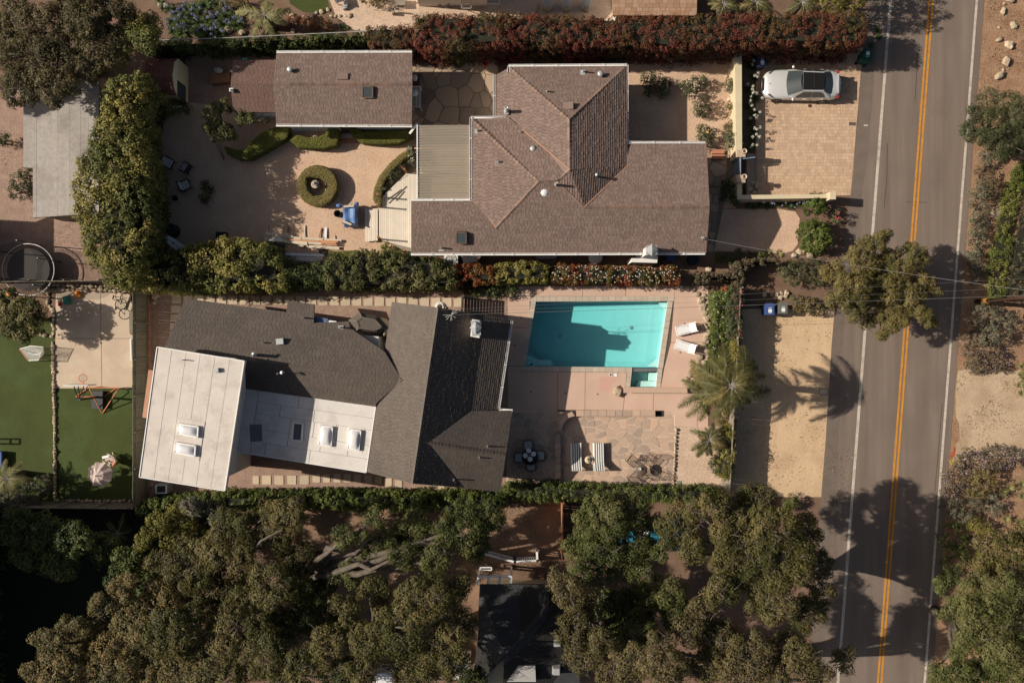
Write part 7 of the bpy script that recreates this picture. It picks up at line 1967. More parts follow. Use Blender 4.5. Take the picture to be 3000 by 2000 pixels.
# ------------------------------------------------------------------ vehicles and bins
def car(name, label, x, y, rz, paint, roofm, hidden=False):
    t = thing(name, label, 'car', (0, 0, 0))
    # stations from the nose (+x) to the tail: x, half width, hood height, shoulder height
    ST = [(2.34, .38, .50, .48), (2.28, .62, .62, .58), (2.12, .78, .72, .66), (1.80, .87, .80, .72), (1.30, .905, .89, .78), (.75, .905, .95, .84), (.2, .905, .97, .88), (-.5, .905, .98, .90), (-1.1, .905, 1.0, .92), (-1.6, .895, 1.06, .93), (-2.0, .84, 1.06, .90), (-2.22, .72, 1.03, .84), (-2.33, .52, .92, .72)]
    vs = []; rows = []
    for sx_, hw, hc, hs in ST:
        prof = [(-hw * .93, .22), (-hw, .42), (-hw * .995, hs * .82), (-hw * .95, hs), (-hw * .80, hs + (hc - hs) * .62), (-hw * .4, hc - .01), (0, hc), (hw * .4, hc - .01), (hw * .80, hs + (hc - hs) * .62), (hw * .95, hs), (hw * .995, hs * .82), (hw, .42), (hw * .93, .22)]
        rows.append(len(vs)); vs += [(sx_, yy_, zz_) for yy_, zz_ in prof]
    n = 13; fs = []
    for i in range(len(ST) - 1):
        for k in range(n - 1): fs.append((rows[i] + k, rows[i] + k + 1, rows[i + 1] + k + 1, rows[i + 1] + k))
    fs.append(tuple(range(n))); fs.append(tuple(reversed(range(rows[-1], rows[-1] + n))))
    MB().add(vs, fs).build('body', paint, t, True)
    # greenhouse
    base = {'f': .98, 'r': -1.78}; b = [(.98, -.66, .93), (.98, .66, .93), (-1.62, .64, 1.02), (-1.62, -.64, 1.02)]
    def patch(nm, q, m, bulge=0.0, K=6, axis=0):
        vs = []; fs = []
        for i in range(K + 1):
            for j in range(K + 1):
                s_, t_ = i / K, j / K
                p = (Vector(q[0]) * (1 - s_) + Vector(q[1]) * s_) * (1 - t_) + (Vector(q[3]) * (1 - s_) + Vector(q[2]) * s_) * t_
                k = 1 - (2 * s_ - 1) ** 2
                p.x += bulge * k if axis == 0 else 0
                p.z += (.035 * k) if axis in (0, 2) else 0
                vs.append(p)
        for i in range(K):
            for j in range(K): fs.append((i * (K + 1) + j, (i + 1) * (K + 1) + j, (i + 1) * (K + 1) + j + 1, i * (K + 1) + j + 1))
        return MB().add(vs, fs).build(nm, m, t, True)
    patch('windscreen', [(.92, -.74, .93), (.92, .74, .93), (.18, .58, 1.40), (.18, -.58, 1.40)], m_carglass, .12)
    patch('rear_window', [(-1.12, .55, 1.385), (-1.12, -.55, 1.385), (-1.66, -.66, 1.06), (-1.66, .66, 1.06)], m_carglass, -.10)
    patch('roof', [(.18, -.60, 1.40), (.18, .60, 1.40), (-1.12, .58, 1.385), (-1.12, -.58, 1.385)], paint, .0, 6, 2)
    patch('sunroof', [(.17, -.55, 1.409), (.17, .55, 1.409), (-1.11, .53, 1.398), (-1.11, -.53, 1.398)], roofm, .0, 6, 2)
    MB().box((-.50, 0, 1.446), (.05, .95, .008)).build('roof_bar', m_blackm, t)
    for s in (-1, 1):
        a = [(.92, s * .76, .92), (.18, s * .60, 1.39), (-1.12, s * .58, 1.37), (-1.66, s * .70, 1.03)]
        lo = [(.92, s * .87, .86), (.18, s * .88, .88), (-1.12, s * .88, .92), (-1.66, s * .86, .95)]
        mb = MB().add(a + lo, [(0, 1, 5, 4), (1, 2, 6, 5), (2, 3, 7, 6)]); mb.build('side_panel', paint, t)
        off = s * .012
        for nm, q in (('side_window', [(.55, .86, .93), (.10, .645, 1.33), (-.45, .64, 1.34), (-.45, .86, .94)]), ('side_window', [(-.50, .86, .94), (-.50, .64, 1.34), (-1.0, .645, 1.33), (-1.35, .84, .98)])):
            MB().add([(x_, s * y_ + off, z_ + .01) for x_, y_, z_ in q], [(0, 1, 2, 3)]).build(nm, m_carglass, t)
        mi = MB().ball((.62, s * 1.0, .97), (.09, .11, .07), 8, 6); mi.build('wing_mirror', paint, t, True)
        for sx_ in (1.42, -1.42):
            wh = MB(); nseg = 18
            vs = []; 
            for yy_, rr in ((-.11, .27), (-.11, .32), (.11, .32), (.11, .27)):
                vs += [(sx_ + rr * math.cos(2 * math.pi * k / nseg), s * .82 + yy_, .32 + rr * math.sin(2 * math.pi * k / nseg)) for k in range(nseg)]
            fs = [(i * nseg + k, i * nseg + (k + 1) % nseg, (i + 1) * nseg + (k + 1) % nseg, (i + 1) * nseg + k) for i in range(3) for k in range(nseg)]
            w_ = wh.add(vs, fs).build('wheel', m_tyre, t, True)
            rm = MB()
            for k in range(5): a_ = 2 * math.pi * k / 5; rm.bar((sx_, s * .915, .32), (sx_ + .26 * math.cos(a_), s * .915, .32 + .26 * math.sin(a_)), .06, .03, Vector((0, 1, 0)))
            rm.build('rim', m_rim, w_)
        MB().add([(2.10, s * .66, .70), (1.86, s * .84, .74), (1.72, s * .86, .77), (1.98, s * .60, .755)], [(0, 1, 2, 3)]).build('headlight', m_dglass, t)
        MB().box((-2.12, s * .74, .86), (.22, .14, .13), s * -.35).build('tail_light', m_redl, t)
        for sx_ in (-.15, -1.2): MB().box((sx_, s * .915, .80), (.2, .03, .03)).build('door_handle', m_gut, t)
    MB().box((2.33, 0, .55), (.05, .75, .16)).build('grille', m_blackm, t); MB().lathe((1.98, 0, .78), [(.035, 0), (.035, .01), (0, .012)], 12).build('badge', m_rim, t)
    MB().box((-2.10, 0, 1.075), (.10, 1.2, .02)).build('boot_lip', paint, t)
    t.location = P(x, y); t.rotation_euler = (0, 0, rz)
    return t
cc = P(2350, 254)
car('sedan', 'silver sedan with black panoramic roof parked on the paver driveway', 2337, 259, math.pi - .02, m_steel, m_sunroof)
car('blue_car', 'bright blue car almost hidden beneath the oak crowns', 1902, 1560, math.radians(178), M('blue_paint', (.025, .19, .29), rough=.3, spec=.6), M('blue_roof', (.025, .19, .29), rough=.3, spec=.6))
def bin_(label, x, y, rz, m, sticker=True, tilt=0):
    t = thing('wheelie_bin', label, 'bin', (0, 0, 0))
    MB().box((0, 0, .48), (.50, .56, .86), 0, 0, 0, 1.15).build('body', m, t)
    MB().box((0, 0, .95), (.60, .68, .05)).box((0, -.04, .985), (.50, .52, .035)).build('lid', m, t)
    MB().bar((-.22, .37, .93), (.22, .37, .93), .035, .035).bar((-.2, .3, .9), (-.2, .37, .93), .03, .03).bar((.2, .3, .9), (.2, .37, .93), .03, .03).build('handle', m, t)
    for s in (-1, 1): MB().lathe((s * .26, .27, .1), [(.1, -.03), (.1, .03)], 12).build('wheel', m_tyre, t)
    if sticker:
        MB().box((0, -.08, 1.005), (.22, .2, .004)).build('sticker', m_white, t); MB().box((0, .1, 1.005), (.2, .05, .004)).build('lettering', m_cush, t)
        MB().box((0, -.22, 1.005), (.18, .05, .004)).build('lettering', m_cush, t)
    t.location = P(x, y); t.rotation_euler = (0, 0, rz)
bin_('blue wheelie bin with white lid sticker beside the grey one', 2241, 908, .02, m_binblue)
bin_('grey wheelie bin with white lid sticker beside the blue one', 2279, 905, -.02, m_bingrey)
bin_('green wheelie bin at the road end of the red hedge', 2521, 178, 2.9, m_bingreen)
bin_('navy wheelie bin in hedge shade above the silver sedan', 2219, 195, .1, M('bin_navy', (.025, .035, .07), rough=.55))
MBh = MB().tube([P(x, y, .03) for x, y in ((2300, 215), (2340, 185), (2368, 176), (2400, 190), (2432, 198), (2455, 186), (2475, 184), (2480, 192))], .014, 5)
one('garden_hose', 'brown garden hose lying in hedge shade above the silver sedan', 'hose', MBh, m_woodr)

# ------------------------------------------------------------------ terrace furniture
def lounger(label, x, y, back):
    t = thing('striped_lounger', label, 'sun lounger', (0, 0, 0))
    Wd = .62; Ln = 1.82
    n = 9
    for i in range(n):
        xx_ = -Wd / 2 + Wd * (i + .5) / n
        m = m_stripew if i % 2 == 0 else m_striped
        MB().box((xx_, .18, .36), (Wd / n - .002, Ln * .62, .07)).build('cushion_stripe', m, t)
        a = Vector((xx_, -.40, .36)); b = Vector((xx_, -.92, .36 + back))
        MB().bar(a, b, Wd / n - .002, .07).build('back_stripe', m, t)
    for s in (-1, 1):
        MB().bar((s * .33, .76, .31), (s * .33, -.95, .31), .045, .05).build('side_rail', m_gut, t)
        for yy_ in (.62, -.75): MB().box((s * .32, yy_, .15), (.05, .05, .3)).build('leg', m_gut, t)
    MB().bar((-.33, -.97, .31), (.33, -.97, .31), .05, .05).build('end_rail', m_gut, t)
    MB().bar((-.3, -.93, .3 + back), (.3, -.93, .3 + back), .04, .04).build('back_rail', m_gut, t)
    t.location = P(x, y, 0); t.rotation_euler = (0, 0, .02)
lounger('striped lounger half in shade beside the curved seat wall', 1687, 1330, .35)
lounger('striped sunlit lounger on the open side of the small round table', 1752, 1330, .42)
sd_t = thing('round_side_table', 'small round stone topped table between the striped loungers', 'side table', P(1722, 1343))
MB().lathe(P(1722, 1343), [(.16, 0), (.16, .03), (.03, .05), (.03, .44), (.23, .46), (.24, .5), (0, .5)], 20).build('table', m_slab, sd_t, True)
rosette('potted_succulent', 'small green succulent on the round side table', 1724, 1345, 7, lm_rose, 'plant', None, 26, .03, .5, (.9, .5))
def side(x, y, lb): pass
def pool_chair(label, x, y, rz):
    t = thing('pool_lounger', label, 'pool lounger', (0, 0, 0))
    MB().box((-.12, 0, .35), (.82, .46, .04)).build('seat', m_white, t)
    MB().bar((.28, 0, .36), (.62, 0, .62), .46, .04, Vector((0, 0, 1))).build('backrest', m_white, t)
    for s in (-1, 1):
        MB().bar((-.6, s * .28, .32), (.5, s * .28, .34), .05, .05).build('side_rail', m_gut, t)
        MB().bar((.3, s * .28, .34), (.68, s * .28, .66), .04, .04).build('back_rail', m_gut, t)
        for xx_ in (-.5, .38): MB().box((xx_, s * .28, .16), (.05, .05, .32)).build('leg', m_gut, t)
    MB().bar((-.6, -.3, .32), (-.6, .3, .32), .05, .05).build('front_rail', m_gut, t)
    t.location = P(x, y); t.rotation_euler = (0, 0, rz)
pool_chair('white pool lounger angled up toward the boulders', 2005, 964, .24)
pool_chair('white pool lounger angled down toward the boulders', 2003, 1015, -.3)
# dining set in shade
dt = thing('dining_table', 'round black dining table in the house shadow', 'table', P(1552, 1333))
MB().lathe(P(1552, 1333), [(.3, 0), (.3, .03), (.04, .06), (.04, .68), (.5, .70), (.52, .73), (0, .735)], 24).build('table', m_blackm, dt, True)
for i, (x, y) in enumerate(((1549, 1319), (1563, 1329), (1553, 1344), (1539, 1334))):
    one('dinner_plate', 'white plate laid on the black dining table', 'plate', MB().lathe(P(x, y, .735), [(.08, .0), (.155, .02), (.16, .026), (.12, .016), (0, .014)], 18), m_white, 'plates on the dining table', True)
one('table_candle', 'dark glass candle jar at the middle of the dining table', 'candle', MB().lathe(P(1551, 1331, .735), [(.05, 0), (.05, .1), (.04, .1), (0, .06)], 12), m_pipe, None, True)
def arm_chair(label, x, y, rz):
    t = thing('rattan_chair', label, 'chair', (0, 0, 0))
    MB().box((0, 0, .40), (.50, .48, .10)).build('cushion', m_cush, t); MB().box((-.03, 0, .33), (.56, .56, .05)).build('seat_frame', m_blackm, t)
    bk = MB()
    for i in range(9):
        a = math.pi * .5 + math.pi * i / 8; p = Vector((.32 * math.cos(a) - .02, .34 * math.sin(a), 0)); bk.bar(p + Vector((0, 0, .33)), p * 1.05 + Vector((0, 0, .72)), .02, .02)
    bk.tube([Vector((.33 * math.cos(math.pi * .5 + math.pi * i / 8) - .02, .355 * math.sin(math.pi * .5 + math.pi * i / 8), .72)) for i in range(9)], .025, 6)
    bk.build('curved_back', m_brownm, t)
    for a in (-1, 1):
        for b in (-1, 1): MB().box((a * .22, b * .24, .16), (.035, .035, .32)).build('leg', m_blackm, t)
    t.location = P(x, y); t.rotation_euler = (0, 0, rz)
arm_chair('rattan chair with grey cushion on the pool side of the dining table', 1547, 1301, math.radians(-87))
arm_chair('rattan chair with grey cushion on the lounger side of the dining table', 1582, 1331, math.radians(175))
arm_chair('rattan chair with grey cushion on the hedge side of the dining table', 1555, 1361, math.radians(92))
arm_chair('rattan chair with grey cushion against the house side of the dining table', 1520, 1337, math.radians(-10))
# wire set
wt = thing('wire_table', 'round brown mesh cafe table on the sunlit flagstones', 'table', P(1874, 1372))
MB().lathe(P(1874, 1372), [(.36, .70), (.37, .72), (.36, .735), (0, .735)], 26).build('top', m_brownm, wt, True)
for i in range(3): a = 2.1 * i + .4; c = P(1874, 1372); MB().tube([(c.x, c.y, .7), (c.x + .1 * math.cos(a), c.y + .1 * math.sin(a), .35), (c.x + .3 * math.cos(a), c.y + .3 * math.sin(a), 0)], .014, 6).build('leg', m_brownm, wt)
one('umbrella_hub', 'white ring pot on the brown mesh table', 'pot', MB().lathe(P(1874, 1372, .735), [(.07, 0), (.085, .12), (.06, .12), (.05, .03), (0, .03)], 14), m_white, None, True)
def wire_chair(label, x, y, rz):
    t = thing('wire_chair', label, 'chair', (0, 0, 0))
    mb = MB(); r = .009
    for i in range(9):
        yy_ = -.26 + .065 * i; mb.tube([(.27, yy_, .40), (-.2, yy_, .37), (-.3, yy_ * .95, .45), (-.42, yy_ * .85, .85 - .12 * (yy_ / .26) ** 2)], r, 4)
    for i in range(6): xx_ = .27 - .09 * i; mb.tube([(xx_, -.26, .40 - .006 * i), (xx_, .26, .40 - .006 * i)], r, 4)
    for i in range(5): u = i / 4; mb.tube([(-.3 - .12 * u, -.25 + .03 * u, .47 + .36 * u - .05), (-.3 - .12 * u, 0, .47 + .38 * u), (-.3 - .12 * u, .25 - .03 * u, .47 + .36 * u - .05)], r, 4)
    mb.build('mesh_seat', m_brownm, t)
    MB().tube([(.27, -.27, .40), (.27, .27, .40), (-.3, .27, .42), (-.43, .2, .78), (-.45, 0, .87), (-.43, -.2, .78), (-.3, -.27, .42)], .016, 6, True).build('frame', m_brownm, t)
    for s in (-1, 1): MB().tube([(.25, s * .27, 0), (.25, s * .28, .6), (-.2, s * .29, .62), (-.34, s * .27, .55)], .016, 6).build('arm', m_brownm, t); MB().tube([(-.28, s * .27, .42), (-.38, s * .27, 0)], .016, 6).build('leg', m_brownm, t)
    MB().tube([(.25, -.27, .02), (-.38, -.27, .02), (-.38, .27, .02), (.25, .27, .02)], .014, 6).build('runner', m_brownm, t)
    t.location = P(x, y); t.rotation_euler = (0, 0, rz)
wire_chair('brown wire chair facing the mesh table from the lounger side', 1853, 1348, math.radians(-38))
wire_chair('brown wire chair facing the mesh table from the slab bench side', 1900, 1347, math.radians(-130))
wire_chair('brown wire chair tucked toward the hedge at the mesh table', 1856, 1395, math.radians(40))
wire_chair('brown wire chair beside the stone edging at the mesh table', 1907, 1385, math.radians(150))
one('green_utility_lid', 'small green rectangular lid in the side gravel', 'utility lid', MB().prism([P(x, y) for x, y in ((1983, 1408), (1995, 1408), (1995, 1425), (1982, 1425))], 0, .05).prism([P(x, y) for x, y in ((1984.5, 1410), (1993.5, 1410), (1993.5, 1423), (1983.5, 1423))], .0, .056), M('lid_green', (.17, .20, .14)))

# ------------------------------------------------------------------ lawn, sport and play things
um = thing('garden_umbrella', 'pale pink eight panelled parasol on the artificial lawn', 'umbrella', P(300, 1385))
c = P(281, 1393, 2.35); K = 8; rr = U(39, 2.0); cen = P(291, 1389, 2.0)
for i in range(K):
    a0_ = 2 * math.pi * i / K + .3; a1_ = a0_ + 2 * math.pi / K
    p0 = Vector((cen.x + rr * math.cos(a0_), cen.y + rr * math.sin(a0_), 1.95)); p1 = Vector((cen.x + rr * math.cos(a1_), cen.y + rr * math.sin(a1_), 1.95)); md = (p0 + p1) / 2 + (cen - (p0 + p1) / 2) * .06 - Vector((0, 0, .02))
    q0 = c.lerp(p0, .5) + Vector((0, 0, .10)); q1 = c.lerp(p1, .5) + Vector((0, 0, .10)); qm = (q0 + q1) / 2 - Vector((0, 0, .035))
    MB().add([c, q0, qm, q1, p0, md, p1], [(0, 1, 2), (0, 2, 3), (1, 4, 5, 2), (2, 5, 6, 3)]).build('canopy_panel', m_pinkc, um)
    MB().tube([c - Vector((0, 0, .03)), q0 - Vector((0, 0, .03)), p0 - Vector((0, 0, .02))], .012, 4).build('rib', m_woodg, um)
b0 = P(308, 1381); MB().tube([Vector((b0.x, b0.y, 0)), c], .022, 8).build('pole', m_woodg, um); MB().lathe(c, [(.03, -.02), (.03, .08), (0, .1)], 8).build('finial', m_black, um); MB().lathe((b0.x, b0.y, 0), [(.28, 0), (.28, .05), (.06, .1), (.04, .35)], 16).build('base', m_pipe, um, True)
lc = thing('lawn_chair', 'pink and white folding chair beside the pale parasol', 'chair', P(334, 1343))
m4 = Matrix.Translation(P(334, 1343)) @ Matrix.Rotation(math.radians(-35), 4, 'Z')
for nm, a, b, wd, ht, m in (('seat', (-.3, 0, .4), (.2, 0, .36), .5, .03, m_pinkc), ('backrest', (.2, 0, .38), (.55, 0, .9), .48, .03, M('salmon_cloth', (.62, .28, .2))), ('arm', (-.3, .28, .6), (.3, .28, .6), .06, .04, m_lumber), ('arm', (-.3, -.28, .6), (.3, -.28, .6), .06, .04, m_lumber), ('leg', (-.35, .26, .62), (.3, .26, 0), .04, .04, m_lumber), ('leg', (-.35, -.26, .62), (.3, -.26, 0), .04, .04, m_lumber), ('leg', (.5, .26, .85), (-.3, .26, 0), .04, .04, m_lumber), ('leg', (.5, -.26, .85), (-.3, -.26, 0), .04, .04, m_lumber), ('towel', (-.5, -.2, .42), (-.2, .15, .44), .16, .02, m_white)):
    MB().bar(m4 @ Vector(a), m4 @ Vector(b), wd, ht).build(nm, m, lc)
lt = thing('lawn_table', 'small round white table partly under the parasol', 'table', P(334, 1378))
MB().lathe(P(334, 1378, 0), [(.02, .0), (.02, .46), (.22, .47), (.23, .5), (0, .5)], 18).build('top', m_white, lt, True)
for i in range(3): a = 2.1 * i; cq = P(334, 1378); MB().tube([(cq.x, cq.y, .3), (cq.x + .2 * math.cos(a), cq.y + .2 * math.sin(a), 0)], .012, 5).build('leg', m_white, lt)
gl_ = thing('lacrosse_goal', 'small net goal with one orange bar lying on the lawn', 'goal', P(95, 1035))
g = [P(58, 1022, .1), P(84, 1056, .1), P(113, 1055, .9), P(127, 1016, .95), P(90, 1013, .55)]
MB().tube([g[0], g[1]], .04, 7).build('crossbar', m_orange, gl_); MB().tube([g[1], g[2], g[3], g[4], g[0]], .022, 6).build('frame', m_gut, gl_)
mb = MB(); cg = (g[2] + g[3]) / 2 + Vector((0, 0, -.35))
mb.add(g + [cg], [(0, 1, 5), (1, 2, 5), (2, 3, 5), (3, 4, 5), (4, 0, 5)]); mb.build('net', m_netw, gl_)
nm_ = MB()
for i in range(9):
    u = (i + .5) / 9; nm_.tube([g[0].lerp(g[1], u), cg.lerp(g[2].lerp(g[3], u), .5), g[3].lerp(g[2], u)], .006, 3)
for i in range(6):
    u = (i + .5) / 6; nm_.tube([g[0].lerp(g[4], u), cg.lerp(g[0].lerp(g[3], u), .3), g[1].lerp(g[2], u)], .006, 3)
nm_.build('net_cords', m_white, gl_)
for x, y in ((113, 1055), (127, 1016)): p = P(x, y, .9); MB().bar(p, (p.x + .1, p.y, 0), .02, .02).build('support', m_gut, gl_)
og = thing('orange_goal', 'orange tubular goal frame standing at the edge of the concrete pad', 'goal', P(300, 1160))
q = {k: P(*v) for k, v in {'a': (262, 1133, .05), 'b': (343, 1136, .05), 'c': (345, 1140, 1.2), 'd': (300, 1209, .05), 'e': (262, 1138, 1.2)}.items()}
MB().tube([q['e'], P(265, 1145, 1.2), P(297, 1207, .06), P(300, 1210, .05), P(303, 1207, .06), P(341, 1147, 1.2), q['c']], .032, 7).build('rear_frame', m_orange, og, True)
MB().tube([P(263, 1135, 1.2), P(343, 1136, 1.2)], .036, 7).build('crossbar', m_orange, og)
for x, y in ((263, 1136), (344, 1138)): p = P(x, y, 1.2); MB().tube([p, (p.x, p.y, 0)], .032, 7).build('post', m_orange, og)
MB().tube([P(222, 1161, .06), P(301, 1163, .06), P(341, 1137, .06)], .032, 7).build('ground_bar', m_orange, og); MB().tube([P(222, 1161, .06), P(262, 1134, .06)], .032, 7).build('ground_bar', m_orange, og)
bh = thing('basketball_hoop', 'basketball hoop with grey braced backboard at the lawn edge', 'basketball hoop', P(231, 1175))
MB().box(P(234, 1127.5, 3.0), (1.45, .06, 1.0)).build('backboard', m_metal, bh)
rc_ = P(242, 1107, 2.9); MB().tube([rc_ + Vector((.23 * math.cos(t), .23 * math.sin(t), 0)) for t in [2 * math.pi * i / 20 for i in range(20)]], .022, 6, True).build('rim', m_orange, bh)
MB().bar(rc_ + Vector((0, -.22, 0)), P(242, 1126, 2.9), .14, .03).build('rim_bracket', m_orange, bh)
nn_ = MB()
for i in range(10): a = 2 * math.pi * i / 10; nn_.tube([rc_ + Vector((.22 * math.cos(a), .22 * math.sin(a), 0)), rc_ + Vector((.13 * math.cos(a + .5), .13 * math.sin(a + .5), -.4))], .007, 3); nn_.tube([rc_ + Vector((.22 * math.cos(a), .22 * math.sin(a), 0)), rc_ + Vector((.13 * math.cos(a - .5), .13 * math.sin(a - .5), -.4))], .007, 3)
nn_.build('net', m_white, bh)
pb = P(231, 1174, 2.4)
for x0_, x1_, y1_ in ((217, 226, 1158), (229, 234, 1156), (245, 236, 1156), (256, 245, 1158)): MB().tube([P(x0_, 1129, 3.2), P(x0_ + (x1_ - x0_) * .2, 1140, 3.1), P(x1_, y1_, 2.6), P(232, 1170, 2.2)], .03, 6).build('brace_arm', m_blackm, bh)
MB().tube([P(232, 1170, 2.4), Vector((P(232, 1170, 2.4).x, P(232, 1170, 2.4).y, 0))], .07, 8).build('pole', m_blackm, bh); MB().box((pb.x, pb.y - .1, .16), (.7, 1.1, .32)).build('base', m_blackm, bh)
def bike(label, x, y, m, rz):
    t = thing('bicycle', label, 'bicycle', (0, 0, 0))
    for xx_ in (-.5, .5):
        w_ = MB().tube([Vector((xx_ + .32 * math.cos(a), 0, .33 + .32 * math.sin(a))) for a in [2 * math.pi * i / 22 for i in range(22)]], .028, 6, True).build('wheel', m_tyre, t)
        sp_ = MB()
        for i in range(8): a = math.pi * i / 4; sp_.tube([(xx_, 0, .33), (xx_ + .3 * math.cos(a), 0, .33 + .3 * math.sin(a))], .005, 3)
        sp_.build('spokes', m_rim, w_)
    MB().tube([(-.5, 0, .33), (-.15, 0, .75), (.35, 0, .78), (.5, 0, .33)], .022, 6).tube([(-.15, 0, .75), (0, 0, .33), (.35, 0, .76)], .022, 6).tube([(-.5, 0, .33), (0, 0, .33)], .018, 6).build('frame', m, t)
    MB().tube([(.3, -.26, .98), (.33, 0, 1.0), (.3, .26, .98)], .018, 6).tube([(.35, 0, .76), (.33, 0, 1.0)], .018, 6).build('handlebar', m_black, t); MB().box((-.18, 0, .86), (.24, .13, .06)).build('saddle', m_black, t)
    t.rotation_euler = (math.radians(-52), 0, rz); t.location = P(x, y, .05)
bike('black bicycle tipped against the olive board fence', 377, 872, m_black, math.radians(75)); bike('mint green bicycle tipped beside the black one', 384, 898, m_teal, math.radians(85))
one('white_bench', 'narrow white bench against the board fence', 'bench', MB().prism([P(x, y, .42) for x, y in ((378, 911), (388, 911), (389, 977), (379, 977))], .38, .42).bar(P(383, 915, .38), P(383, 915, 0), .3, .05).bar(P(384, 973, .38), P(384, 973, 0), .3, .05), m_woodg)
one('leaning_mirror', 'tall white framed panel leaning on the board fence', 'panel', MB().bar(P(385, 992, .06), P(387, 1055, .06), .14, .1).mat(1).bar(P(386, 994, .13), P(388, 1053, .13), .08, .02), [m_gut, m_brownm])
for x, y, m, lb, s in ((231, 862, m_orangeb, 'orange and yellow ride-on toy on the concrete pad', .3), (199, 879, m_teal, 'dark green toy tub in the citrus shade', .35), (272, 846, m_orangeb, 'orange ball at the edge of the concrete pad', .14), (176, 891, m_red, 'red toy in the stone bed edge', .16), (25, 862, m_orangeb, 'orange star kite caught on the citrus crown', .12)):
    t = thing('toy', lb, 'toy', P(x, y)); z = 0 if y != 862 or x > 100 else 3.9
    p = P(x, y, z); MB().box((p.x, p.y, z + s * .35), (s * 1.2, s * 1.6, s * .7), .2, 0, 0, .8).build('body', m, t); MB().ball((p.x + s * .1, p.y + s * .3, z + s * .85), s * .4, 8, 6).build('top', m, t)
one('blue_tarp_edge', 'blue folded play mat at the edge of the west lawn', 'mat', MB().box(P(-6, 1345, .2), (.5, 1.0, .4)).box(P(-6, 1345, .42), (.45, .9, .04)), m_binblue)
one('play_frame', 'dark metal climbing frame at the west lawn edge', 'play frame', MB().tube([P(-90, 1285, 1.2), P(-62, 1285, 1.2), P(-62, 1300, 1.2), P(-90, 1300, 1.2)], .05, 6, True).tube([P(-62, 1285, 1.2), P(-66, 1285, 0)], .05).tube([P(-62, 1300, 1.2), P(-66, 1299, 0)], .05), m_blackm)
# trampoline
tr = thing('trampoline', 'large round trampoline with black safety net in the red gravel yard', 'trampoline', P(95, 790))
c = P(83, 790, .9); R_ = U(76, .9)
MB().lathe(c, [(R_ * .82, -.005), (R_ * .82, .0), (0, .0)], 40).build('jumping_mat', m_matm, tr)
MB().tube([c + Vector((R_ * math.cos(a), R_ * math.sin(a), 0)) for a in [2 * math.pi * i / 48 for i in range(48)]], .028, 7, True).build('frame_ring', m_gut, tr, True)
spg = MB()
for i in range(84): a = 2 * math.pi * i / 84; spg.tube([c + Vector((R_ * .82 * math.cos(a), R_ * .82 * math.sin(a), 0)), c + Vector((R_ * math.cos(a), R_ * math.sin(a), 0))], .009, 4)
spg.build('springs', m_blackm, tr)
for i in range(6):
    a = math.pi / 3 * i + .35; p = c + Vector((R_ * 1.02 * math.cos(a), R_ * 1.02 * math.sin(a), 0))
    MB().tube([Vector((p.x, p.y, 0)), p, Vector((p.x, p.y, 2.5))], .03, 6).build('net_pole', m_blackm, tr); MB().ball((p.x, p.y, 2.52), .04, 6, 4).build('pole_cap', m_white, tr)
KK = 36; ringv = [c + Vector((R_ * .93 * math.cos(2 * math.pi * i / KK), R_ * .93 * math.sin(2 * math.pi * i / KK), 0)) for i in range(KK)]
MB().add(ringv + [Vector((p.x, p.y, 2.45)) for p in ringv], [(i, (i + 1) % KK, KK + (i + 1) % KK, KK + i) for i in range(KK)]).build('safety_net', m_netm, tr)
one('broken_fence_rails', 'loose dark rails lying along the north fence', 'rails', MB().bar(P(65, 822, .5), P(170, 818, .5), .05, .05).bar(P(175, 816, .6), P(225, 820, .5), .06, .05), m_black)
one('blackened_log', 'thin pale sticks on the dim yard grass', 'sticks', MB().bar(P(276, 1597, .05), P(278, 1608, .05), .06, .05).bar(P(296, 1622, .05), P(293, 1632, .05), .06, .05).bar(P(290, 1557, .05), P(320, 1556, .05), .03, .03), m_lumber)

# ------------------------------------------------------------------ neighbour yard bits
def pale_chair(label, x, y, rz):
    t = thing('patio_chair', label, 'chair', (0, 0, 0))
    MB().box((0, 0, .4), (.5, .5, .05)).build('seat', m_wall_w, t); MB().box((-.26, 0, .65), (.05, .5, .5)).build('backrest', m_wall_w, t)
    for a in (-1, 1):
        for b in (-1, 1): MB().box((a * .21, b * .21, .19), (.05, .05, .38)).build('leg', m_wall_w, t)
    t.location = P(x, y); t.rotation_euler = (0, 0, rz)
pale_chair('pale chair at the top edge of the neighbour gravel', 998, 3, .3)
one('stone_lantern', 'small grey stone block lantern on the neighbour gravel', 'lantern', MB().box(P(1010, 22, .12), (.3, .22, .24), .4).box(P(1014, 14, .15), (.2, .3, .3), .2), m_metal)
one('garden_bench', 'grey slatted bench end at the edge of the neighbour gravel', 'bench', MB().box(P(1172, 5, .42), (.6, .5, .06)).box(P(1172, 12, .2), (.55, .05, .4)).box(P(1172, -8, .65), (.6, .06, .5)), m_woodg)
one('lamp_block', 'small pale post lamp on the neighbour gravel', 'lamp', MB().box(P(1153, 38, .2), (.14, .2, .4)).box(P(1152, 27, .5), (.1, .1, .5)), m_woodg)
one('drift_frame', 'silver folding drying rack on the neighbour gravel', 'rack', MB().bar(P(1353, 3, .8), P(1353, 25, .8), .04, .04).bar(P(1380, 3, .8), P(1380, 25, .8), .04, .04).bar(P(1353, 25, .8), P(1380, 25, .8), .04, .04).bar(P(1353, 14, .8), P(1380, 14, .8), .03, .03).bar(P(1353, 8, .8), P(1380, 8, .8), .03, .03).bar(P(1353, 25, .8), P(1353, 25, 0), .03, .03).bar(P(1380, 25, .8), P(1380, 25, 0), .03, .03), m_metal)
